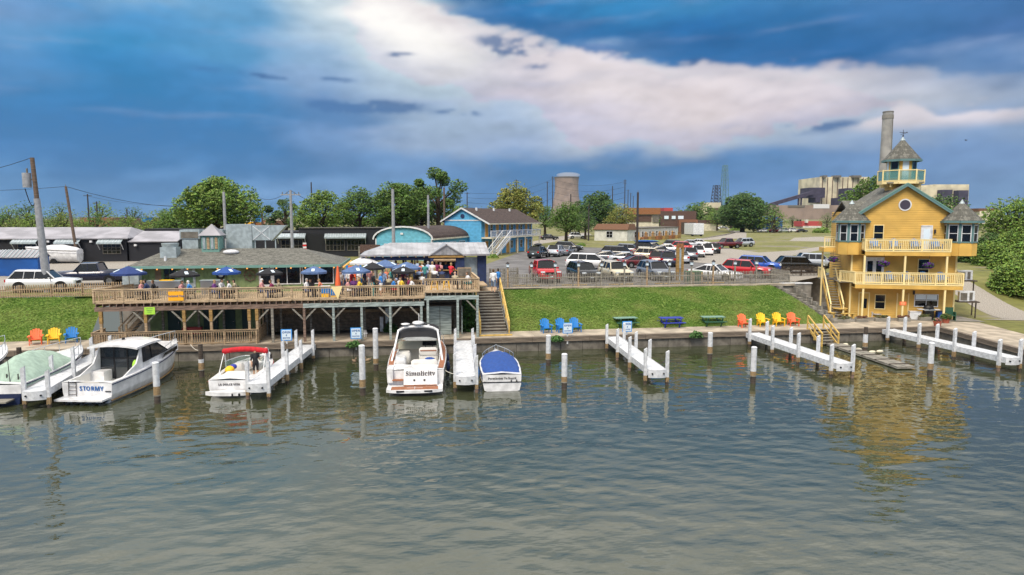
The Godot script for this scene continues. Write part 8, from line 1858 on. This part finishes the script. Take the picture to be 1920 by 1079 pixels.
	var tb := thing("covered_trailer_boat", "boat under a pale grey tarpaulin on its trailer", "boat", P(100, 494, G), 1.62); hull_parts(tb, 6.2, 2.2, 1.3, 1.7, "gel", "gel", "panel", 0.2, 0.2, 0.2, 0.6); for c in tb.get_children(): (c as Node3D).position += Vector3(0, 0.35, 3.1)
	var cvn := tb.get_child_count(); cover(tb, 6.2, 2.2, 1.65, 2.0, 0.0, 0.97, 0.5, 0.35, "canvaswhite", 0.35); (tb.get_child(cvn) as Node3D).position += Vector3(0, 0, 3.1); for s in [-1, 1]:
		var ws := S(); tube(ws, Vector3(s * 0.9, 0.32, 0.4), Vector3(s * 1.1, 0.32, 0.4), 0.32, 0.32, 14); obj("wheel", ws, "rubber", tb, true)
	lbox("trailer_frame", tb, Vector3(0, 0.45, -0.5), Vector3(1.6, 0.1, 6.6), "galv")
	var bs := thing("brown_sign_board", "brown wooden sign board on two grey posts", "sign", PZ(694, 480, -70)); var bo := bs.position; bx("board", bs, Vector3(bo.x, PZ(694, 467, -70).y, -70), Vector3(2.0, 0.85, 0.08), "brick"); for s in [-1, 1]: bx("post", bs, Vector3(bo.x + s * 1.08, (G + 6.6) / 2, -70), Vector3(0.14, 6.6 - G, 0.14), "woodgrey")
	bx("emblem", bs, Vector3(bo.x + 0.25, PZ(694, 467, -70).y, -69.95), Vector3(0.4, 0.12, 0.02), "woodtan")
	# blue arched-roof building: gable end to the viewer, long side to the right
	var o3 := P(757, 488, G); var q3 := gable_block("arched_building", "sky blue building with brown arched roof and white trim", o3, -0.42, 8.2, 17.0, 2.9, 4.4, "skyblue", "shinglebrown")
	var ra := []; var st := S(); var outl := [Vector3(-4.1, 2.85, 0)]
	for k in 13: var a := PI * k / 12.0; ra.append(Vector3(-cos(a) * 4.4, 2.85 + sin(a) * 1.75, 0)); outl.append(Vector3(-cos(a) * 4.1, 2.85 + sin(a) * 1.6, 0))
	for k in outl.size() - 1: tri(st, HX * Vector3(0, 2.85, 0.0), HX * outl[k], HX * outl[k + 1])
	obj("gable_wall", st, "skyblue", q3); st = S()
	for k in 12: quad(st, HX * (ra[k] + Vector3(0, 0, -17.3)), HX * (ra[k + 1] + Vector3(0, 0, -17.3)), HX * (ra[k + 1] + Vector3(0, 0, 0.3)), HX * (ra[k] + Vector3(0, 0, 0.3)))
	obj("arched_roof", st, "shinglebrown", q3); for k in 12: hstick("verge_trim", q3, ra[k] + Vector3(0, -0.05, 0.32), ra[k + 1] + Vector3(0, -0.05, 0.32), 0.08, 0.2, "white")
	hstick("gutter", q3, Vector3(4.4, 2.85, 0.3), Vector3(4.4, 2.85, -17), 0.14, 0.2, "cream"); for q in [[-2.2, 1.3, 1.2], [1.6, 1.4, 2.6]]: window(q3, HX * Vector3(q[0], 1.5, 0.02), q[2], 1.3, HX.basis, "white", 1)
	for k in 3: window(q3, HX * Vector3(4.12, 1.9, -4.0 - 4.0 * k), 2.4, 0.7, HX.basis * Basis(Vector3(0, 0, -1), Vector3.UP, Vector3.RIGHT), "white", 2); hb("side_downpipe", q3, Vector3(4.2, 1.4, -0.2), Vector3(0.1, 2.8, 0.1), "white"); hb("gable_vent", q3, Vector3(-0.2, 3.6, 0.05), Vector3(0.4, 0.25, 0.15), "white")
	for x in [-4.1, 4.1]: hb("corner_board", q3, Vector3(x, 1.45, 0.04), Vector3(0.15, 2.9, 0.1), "white")
	# two storey blue motel
	var o4 := P(868, 478, G); var W := 6.6; var L := 19.0; var ev := 5.35; var pk := 7.2
	var q4 := gable_block("blue_motel", "two storey sky blue motel with white balcony and ochre doors", o4, -0.60, W, L, ev, pk, "skyblue2", "shinglebrown")
	st = S(); tri(st, HX * Vector3(-W / 2, ev, 0.02), HX * Vector3(0, pk, 0.02), HX * Vector3(W / 2, ev, 0.02)); tri(st, HX * Vector3(W / 2, ev, -L), HX * Vector3(0, pk, -L), HX * Vector3(-W / 2, ev, -L)); obj("gable_wall", st, "skyblue2", q4)
	for k in 15: hb("gable_batten", q4, Vector3(-2.8 + 0.4 * k, ev + (pk - ev) * 0.5 * (1 - absf(-2.8 + 0.4 * k) / 3.3), 0.04), Vector3(0.04, (pk - ev) * (1 - absf(-2.8 + 0.4 * k) / 3.3), 0.03), "skyblue")
	hb("band", q4, Vector3(0, ev, 0.05), Vector3(W, 0.16, 0.08), "white"); st = S(); tube(st, HX * Vector3(0, 6.0, 0), HX * Vector3(0, 6.0, 0.1), 0.35, 0.35, 16); obj("round_vent", st, "navypaint", q4)
	for s in [-1, 1]:
		var e := Vector3(s * (W / 2 + (0.5 if s < 0 else 1.6)), ev - 0.15 - (0.0 if s < 0 else 0.35), 0); var r := Vector3(0, pk + 0.08, 0); var A := HX * (r + Vector3(0, 0, -L - 0.4)); var B2 := HX * (r + Vector3(0, 0, 0.4)); var C := HX * (e + Vector3(0, 0, 0.4)); var D := HX * (e + Vector3(0, 0, -L - 0.4))
		if s < 0: roof_quad("roof", q4, A, B2, C, D, "shinglebrown")
		else: roof_quad("roof", q4, B2, A, D, C, "shinglebrown")
		hstick("rake_trim", q4, r + Vector3(0, -0.04, 0.43), e + Vector3(0, -0.06, 0.43), 0.07, 0.22, "white"); hstick("eave_trim", q4, e + Vector3(s * 0.04, -0.05, 0.4), e + Vector3(s * 0.04, -0.05, -L - 0.4), 0.1, 0.18, "cream")
	var sb := HX.basis * Basis(Vector3(0, 0, -1), Vector3.UP, Vector3.RIGHT)
	for lv in [0.0, 2.75]:
		for k in 5:
			var dd := hb("door", q4, Vector3(W / 2 + 0.04, lv + 1.05, -1.6 - 3.7 * k), Vector3(0.06, 2.05, 0.95), "ochredoor"); hb("door_trim", dd, Vector3(W / 2 + 0.03, lv + 1.1, -1.6 - 3.7 * k), Vector3(0.05, 2.2, 1.15), "white"); window(q4, HX * Vector3(W / 2, lv + 1.35, -3.2 - 3.7 * k), 0.8, 1.2, sb, "white", 0)
	hb("balcony_floor", q4, Vector3(W / 2 + 0.85, 2.65, -L / 2), Vector3(1.7, 0.2, L), "cream"); railing(q4, HX * Vector3(W / 2 + 1.65, 2.75, 0.0), HX * Vector3(W / 2 + 1.65, 2.75, -L), 1.0, "white", 1.9, 0.32); railing(q4, HX * Vector3(W / 2 + 1.65, 2.75, -L), HX * Vector3(W / 2, 2.75, -L), 1.0, "white", 1.6, 0.32)
	for k in 7: hb("balcony_post", q4, Vector3(W / 2 + 1.6, 1.3, -0.6 - 3.0 * k), Vector3(0.16, 2.6, 0.16), "cream")
	for k in 6: copy(blue_chair, HX * Vector3(W / 2 + 0.8, 2.76, -3.2 - 2.6 * k), -0.60 + PI / 2, "blue chair on the motel balcony, %s from the stair" % ["first", "second", "third", "fourth", "fifth", "sixth"][k], "chairs on the motel balcony")
	for k in 14: hb("stair_tread", q4, Vector3(W / 2 + 2.5, 0.19 * (k + 1), 0.9 - 0.33 * k), Vector3(1.3, 0.05, 0.3), "cream")
	for x in [W / 2 + 1.8, W / 2 + 3.2]: hstick("stair_rail", q4, Vector3(x, 1.0, 1.2), Vector3(x, 3.75, -3.8), 0.1, 0.14, "white"); hstick("stair_stringer", q4, Vector3(x, 0.1, 1.2), Vector3(x, 2.7, -3.7), 0.08, 0.34, "white"); hstick("stair_midrail", q4, Vector3(x, 0.6, 1.2), Vector3(x, 3.3, -3.8), 0.06, 0.1, "white")
	hb("stair_landing", q4, Vector3(W / 2 + 2.4, 2.68, -4.6), Vector3(1.6, 0.16, 1.8), "cream")
	for k in 3: hb("roof_vent", q4, Vector3(0.8, pk - 0.1, -3 - 6 * k), Vector3(0.25, 0.5, 0.25), "white")
	# cream motel, tan block and brick block further back
	var o5 := P(1145, 452, G); var q5 := gable_block("cream_motel", "long low cream motel with brown mansard end and timber decks", o5, -0.75, 9.0, 34.0, 3.0, 3.2, "creamwhite", "brownroof", 3.0)
	hb("flat_roof", q5, Vector3(0, 3.1, -18), Vector3(9.4, 0.2, 33), "panel"); for w in [0.0]: roof_quad("mansard", q5, HX * Vector3(-4.4, 4.2, -1.2), HX * Vector3(4.4, 4.2, -1.2), HX * Vector3(4.8, 2.8, 0.4), HX * Vector3(-4.8, 2.8, 0.4), "brownroof"); roof_quad("mansard", q5, HX * Vector3(4.4, 4.2, -1.2), HX * Vector3(4.4, 4.2, -4.5), HX * Vector3(4.8, 2.8, -4.7), HX * Vector3(4.8, 2.8, 0.4), "brownroof"); hb("mansard_top", q5, Vector3(0, 4.1, -2.9), Vector3(8.8, 0.15, 3.4), "brownroof")
	window(q5, HX * Vector3(-0.3, 1.6, 0.02), 1.6, 1.5, HX.basis, "white", 1); sb = HX.basis * Basis(Vector3(0, 0, -1), Vector3.UP, Vector3.RIGHT)
	for k in 6:
		window(q5, HX * Vector3(4.5, 1.5, -4.5 - 4.6 * k), 0.9, 1.4, sb, "white", 0); hb("door", q5, Vector3(4.53, 1.05, -6.6 - 4.6 * k), Vector3(0.06, 2.1, 0.95), "ochredoor")
		var dk := hb("timber_deck", q5, Vector3(5.7, 0.45, -6.0 - 4.6 * k), Vector3(2.2, 0.9, 2.6), "woodnew" if k % 2 else "orangeroof"); railing(q5, HX * Vector3(6.8, 0.9, -4.8 - 4.6 * k), HX * Vector3(6.8, 0.9, -7.2 - 4.6 * k), 0.9, "woodnew" if k % 2 else "orangeroof", 1.2, 0.3); hstick("deck_stair", dk, Vector3(5.6, 0.1, -3.5 - 4.6 * k), Vector3(5.6, 0.9, -4.7 - 4.6 * k), 1.0, 0.1, "woodnew")
	var tr := thing("white_trailer", "white box trailer parked at the cream motel's end", "trailer", P(1301, 443, G)); bx("box", tr, tr.position + Vector3(0, 2.3, 0), Vector3(3.4, 3.4, 7), "white"); bx("chassis", tr, tr.position + Vector3(0, 0.5, 0), Vector3(3.0, 0.25, 6.6), "black"); for s in [-1, 1]: rod("wheel", tr, tr.position + Vector3(s * 1.2, 0.5, 2.2), tr.position + Vector3(s * 1.6, 0.5, 2.2), 0.5, "rubber", 12)
	far_block("tan_building", "tan and orange two storey building behind the cream motel", "building", [[1177, 1239, 390, 402, 215, 8, "orangeroof", "mansard"], [1180, 1236, 402, 440, 216, 14, "cream", "wall"], [1177, 1222, 404, 416, 215.8, 1, "brick", "brick_band"], [1224, 1236, 405, 417, 215.7, 1, "panel", "window"]])
	far_block("brick_building", "brown brick commercial block beside the tan building", "building", [[1239, 1306, 396, 436, 240, 20, "brick", "wall"], [1274, 1309, 412, 434, 238, 4, "brickrust", "garage_front"], [1278, 1289, 417, 434, 237.8, 0.3, "wooddark", "garage_door"], [1293, 1305, 417, 434, 237.8, 0.3, "wooddark", "garage_door"], [1246, 1254, 405, 411, 239.8, 0.2, "signpale", "window"], [1260, 1267, 405, 411, 239.8, 0.2, "signpale", "window"], [1272, 1282, 405, 411, 239.8, 0.2, "signpale", "window"], [1246, 1262, 390, 396, 240, 8, "redroof", "roof_box"]])
	far_block("red_roof_hall", "low building with dark red roof behind parked vans", "building", [[1315, 1345, 420, 431, 300, 10, "cream", "wall"], [1312, 1350, 413, 421, 300, 12, "brick", "roof"]])
	far_block("tan_house", "tan gabled house above the far trees", "building", [[1315, 1352, 386, 420, 420, 14, "plantcream", "wall"], [1325, 1352, 380, 387, 420, 12, "plantcream", "upper_wall"], [1330, 1362, 390, 398, 412, 5, "brick", "roof"]])
	far_block("blue_barn", "bright blue barn at the field's far edge", "barn", [[1434, 1468, 412, 432, 330, 12, "bluebarn", "wall"], [1428, 1444, 406, 428, 345, 9, "bluebarn", "rear_block"]]); st = S(); prism(st, [PR(1433, 413, 324), PR(1450, 404, 324), PR(1470, 413, 324)], camb * Vector3(0, 0, -12)); obj("gable", st, "bluebarn", get_node("blue_barn"))
	far_block("red_roof_house", "small white house with red roof in the far yard", "house", [[1506, 1540, 424, 432, 380, 10, "creamwhite", "wall"], [1504, 1542, 415, 425, 380, 11, "redroof", "roof"], [1512, 1516, 412, 418, 378, 2, "creamwhite", "chimney"]])
	far_block("dark_hoarding", "long dark fence at the back of the far yard", "fence", [[1482, 1620, 430, 436, 360, 1, "black", "boarding"]])
	far_block("cream_apartments", "cream apartment block above the right shrubs", "building", [[1838, 1872, 396, 420, 300, 14, "cream", "wall"], [1836, 1874, 391, 397, 300, 15, "brownroof", "roof"], [1846, 1850, 402, 408, 299.8, 0.3, "windowdark", "window"], [1856, 1860, 402, 408, 299.8, 0.3, "windowdark", "window"], [1866, 1880, 394, 418, 310, 10, "signpale", "wing"]])
	far_block("west_brick_block", "far brick block above the left trees", "building", [[150, 216, 408, 425, 260, 12, "brickrust", "wall"], [210, 222, 409, 420, 258, 6, "brick", "wing"], [245, 275, 410, 424, 300, 10, "brick", "annex"], [264, 272, 408, 416, 290, 6, "chairblue", "tank"]])
	far_block("painted_billboard", "colourful painted billboard frame behind the black building", "billboard", [[461, 474, 400, 416, 135, 0.4, "signpale", "picture"], [459, 474, 417, 431, 134.8, 0.4, "chairyellow", "panel"], [476, 490, 402, 416, 135, 0.3, "signblue", "picture"], [476, 490, 418, 430, 134.6, 0.4, "orangeroof", "panel"], [473.5, 475.5, 396, 431, 134, 0.4, "brick", "frame_post"], [489, 491, 397, 431, 134, 0.4, "brick", "frame_post"], [461, 474, 420, 422, 134.3, 0.2, "redroof", "stripe"], [461, 474, 425, 427, 134.3, 0.2, "canvaswhite", "stripe"]])
	far_block("shop_behind", "small tan shop behind the black building", "building", [[492, 515, 414, 432, 150, 8, "brickrust", "wall"], [496, 503, 417, 426, 149.8, 0.2, "cream", "window"], [505, 528, 408, 432, 160, 8, "cream", "wing"]])
	# power station
	far_block("boiler_house", "huge cream ribbed boiler house with purple annexes", "power station", [[1538, 1632, 332, 412, 800, 60, "plantcream", "wall"], [1518, 1548, 352, 371, 790, 25, "plantpurple", "conveyor_head"], [1530, 1539, 370, 380, 790, 20, "plantpurple", "chute"], [1574, 1600, 371, 395, 765, 20, "plantpurple", "annex"], [1588, 1618, 353, 395, 768, 20, "plantpurple", "annex"], [1445, 1578, 385, 412, 760, 40, "towerconc", "low_hall"], [1526, 1556, 383, 391, 759.5, 1, "canvaswhite", "panel"], [1478, 1510, 385, 389, 759.5, 1, "panel", "panel"], [1545, 1552, 329, 333, 795, 10, "panel", "roof_vent"], [1566, 1578, 329, 333, 795, 10, "panel", "roof_vent"], [1600, 1616, 329, 333, 795, 10, "panel", "roof_vent"]])
	var ribs := get_node("boiler_house") as Node3D
	for k in 10: _fbx("rib", ribs, 1543 + 9.5 * k, 1544 + 9.5 * k, 333, 400, 799.4, 1.0, "brick")
	far_block("turbine_hall", "cream turbine hall with purple ducts behind the house", "power station", [[1728, 1818, 350, 400, 820, 50, "plantcream", "wall"], [1752, 1818, 346, 351, 820, 48, "plantcream", "roof_step"], [1768, 1787, 356, 380, 810, 10, "plantpurple", "duct"], [1799, 1817, 357, 385, 810, 10, "plantpurple", "duct"]])
	var cv := thing("coal_conveyor", "long inclined coal conveyor on trestles", "conveyor", at_dist(1480, 790)); stick("gallery", cv, PR(1422, 391, 790), PR(1524, 361, 790), 5.0, 4.0, "plantpurple"); for px in [[1458, 382], [1498, 370], [1503, 369]]: stick("trestle", cv, PR(px[0], px[1], 790), Vector3(PR(px[0], px[1], 790).x, G, PR(px[0], px[1], 790).z), 1.5, 1.5, "plantpurple")
	var cb := at_dist(1655, 900); var ct := thing("power_chimney", "tall grey concrete power station chimney", "chimney", cb); var chh := hgt(210, cb); rod("shaft", ct, cb, Vector3(cb.x, chh, cb.z), 8.0, "chimney", 24, 6.3); rod("collar", ct, Vector3(cb.x, chh - 9, cb.z), Vector3(cb.x, chh - 4, cb.z), 6.9, "concretegrey", 24); rod("lip", ct, Vector3(cb.x, chh - 1, cb.z), Vector3(cb.x, chh + 0.5, cb.z), 6.6, "panel", 24)
	stick("ladder_strip", ct, cb + Vector3(3.0, 0, 7.4), Vector3(cb.x + 2.5, chh - 6, cb.z + 5.9), 1.2, 0.8, "panel")
	var tb2 := at_dist(1062, 1700); var tw := thing("cooling_tower", "hyperbolic concrete cooling tower on the horizon", "cooling tower", tb2); var th2 := hgt(333, tb2) - G; st = S(); var rings := []
	for k in 15:
		var f := k / 14.0; var rad := 29.0 * sqrt(1.0 + pow((f - 0.80) / 0.62, 2.0) * 0.9); var ring := []
		for j in 36: ring.append(tb2 + Vector3(cos(TAU * j / 36.0) * rad, th2 * f, -sin(TAU * j / 36.0) * rad))
		rings.append(ring)
	rings.reverse(); loft(st, rings, true, false); obj("shell", st, "towerconc", tw)
	st = S()
	for j in 36: var a := TAU * j / 36.0; var rr := 29.0 * sqrt(1.0 + pow(0.2 / 0.62, 2.0) * 0.9); beam(st, tb2 + Vector3(cos(a) * rr, th2, -sin(a) * rr), tb2 + Vector3(cos(a + TAU / 36) * rr, th2, -sin(a + TAU / 36) * rr), 1.6, 2.2)
	obj("rim", st, "panel", tw)
	for q in [[1357, 310, 600, 2.6, "tall blue steel lattice tower"], [1342, 348, 560, 3.2, "shorter lattice tower beside the tall one"]]:
		var lb := at_dist(q[0], q[2]); var lt := thing("lattice_tower", q[4], "tower", lb); var lh: float = hgt(q[1], lb) - G; var w: float = q[3]; st = S()
		for c in [[-1, -1], [1, -1], [1, 1], [-1, 1]]: tube(st, lb + Vector3(c[0] * w * 1.5, 0, c[1] * w * 1.5), lb + Vector3(c[0] * w * 0.6, lh, c[1] * w * 0.6), 0.3, 0.25, 5)
		obj("leg", st, "tealtrim" if q[0] == 1357 else "poledark", lt); st = S(); var n := 12
		for k in n:
			var w0 := w * lerpf(1.5, 0.6, k / float(n)); var w1 := w * lerpf(1.5, 0.6, (k + 1) / float(n)); var y0 := lh * k / n; var y1 := lh * (k + 1) / n
			for s in [-1, 1]: tube(st, lb + Vector3(-w0, y0, s * w0), lb + Vector3(w1, y1, s * w1), 0.16, 0.16, 4); tube(st, lb + Vector3(w0, y0, s * w0), lb + Vector3(-w1, y1, s * w1), 0.16, 0.16, 4); tube(st, lb + Vector3(-w1, y1, s * w1), lb + Vector3(w1, y1, s * w1), 0.14, 0.14, 4)
		obj("lacing", st, "tealtrim" if q[0] == 1357 else "poledark", lt)
	for q in [[548, 300, 335, "thin mast on the boiler house"]]: pass
	var fv := FogVolume.new(); fv.name = "tower_steam"; tag(fv, "thin white steam drifting off the cooling tower rim", "steam", "", "stuff"); fv.shape = RenderingServer.FOG_VOLUME_SHAPE_ELLIPSOID; fv.size = Vector3(60, 14, 50); var fm := FogMaterial.new(); fm.density = 0.025; fm.albedo = Color(0.95, 0.95, 0.97); fv.material = fm; add_child(fv); fv.position = tb2 + Vector3(4, th2 + 6, 0)
func _fbx(nm: String, t: Node3D, x0: float, x1: float, y0: float, y1: float, d: float, depth: float, m: String) -> void:
	# a block whose front face spans the given pixels at distance d; bottom reaches the ground
	var a := PR(x0, y0, d); var b := PR(x1, y0, d); var top := (a.y + b.y) / 2; var bot := maxf(PR(x0, y1, d).y, G - 0.2)
	if bot > top - 0.2: bot = top - 0.2
	if y1 > 428: bot = G - 0.2
	var r := (b - a); r.y = 0; var w := r.length(); r = r.normalized(); var back := r.cross(Vector3.UP) * -1.0
	bx(nm, t, Vector3((a.x + b.x) / 2, (top + bot) / 2, (a.z + b.z) / 2) + back * depth / 2, Vector3(w, top - bot, depth), m, Basis(r, Vector3.UP, -back))
func far_block(nm: String, label: String, cat: String, parts: Array) -> void:
	var p: Array = parts[0]; var t := thing(nm, label, cat, at_dist((p[0] + p[1]) / 2.0, p[4]))
	for q in parts: _fbx(q[7], t, q[0], q[1], q[2], q[3], q[4], q[5], q[6])
func _ready() -> void:
	rng.seed = 12345
	camb = Basis.from_euler(Vector3(-PITCH, -YAW, 0))
	var cam := Camera3D.new(); cam.name = "camera"; cam.fov = rad_to_deg(2.0 * atan(539.5 / FOC)); cam.near = 0.2; cam.far = 6000.0
	add_child(cam); cam.transform = Transform3D(camb, Vector3(0, HCAM, 0)); cam.current = true
	var env := Environment.new()
	env.background_mode = Environment.BG_SKY
	var pm := PanoramaSkyMaterial.new(); pm.panorama = ImageTexture.create_from_image(sky_image())
	var sk := Sky.new(); sk.sky_material = pm; env.sky = sk
	env.background_energy_multiplier = 0.395
	env.tonemap_mode = Environment.TONE_MAPPER_LINEAR
	env.tonemap_exposure = 2.62
	env.fog_enabled = true; env.fog_density = 0.00005; env.fog_light_color = Color(0.55, 0.64, 0.76)
	env.volumetric_fog_enabled = true; env.volumetric_fog_density = 0.0
	env.sdfgi_enabled = true; env.ssao_enabled = true; env.ssil_enabled = true
	var we := WorldEnvironment.new(); we.name = "environment"; we.environment = env; add_child(we)
	var sun := DirectionalLight3D.new(); sun.name = "sun"; sun.light_energy = 0.4; sun.light_angular_distance = 24.0
	sun.light_color = Color(1.0, 0.95, 0.87); sun.shadow_enabled = true
	sun.rotation = Vector3(deg_to_rad(-50), deg_to_rad(-30), 0); add_child(sun)
	unit_box = BoxMesh.new()
	make_textures(); make_materials()
	setting()
	deck()
	restaurant()
	pavilion()
	docks()
	boats()
	house()
	seats()
	fences()
	inland()
	poles()
	shrubs_and_trees()
	cars()
	deck_furniture()
	people()
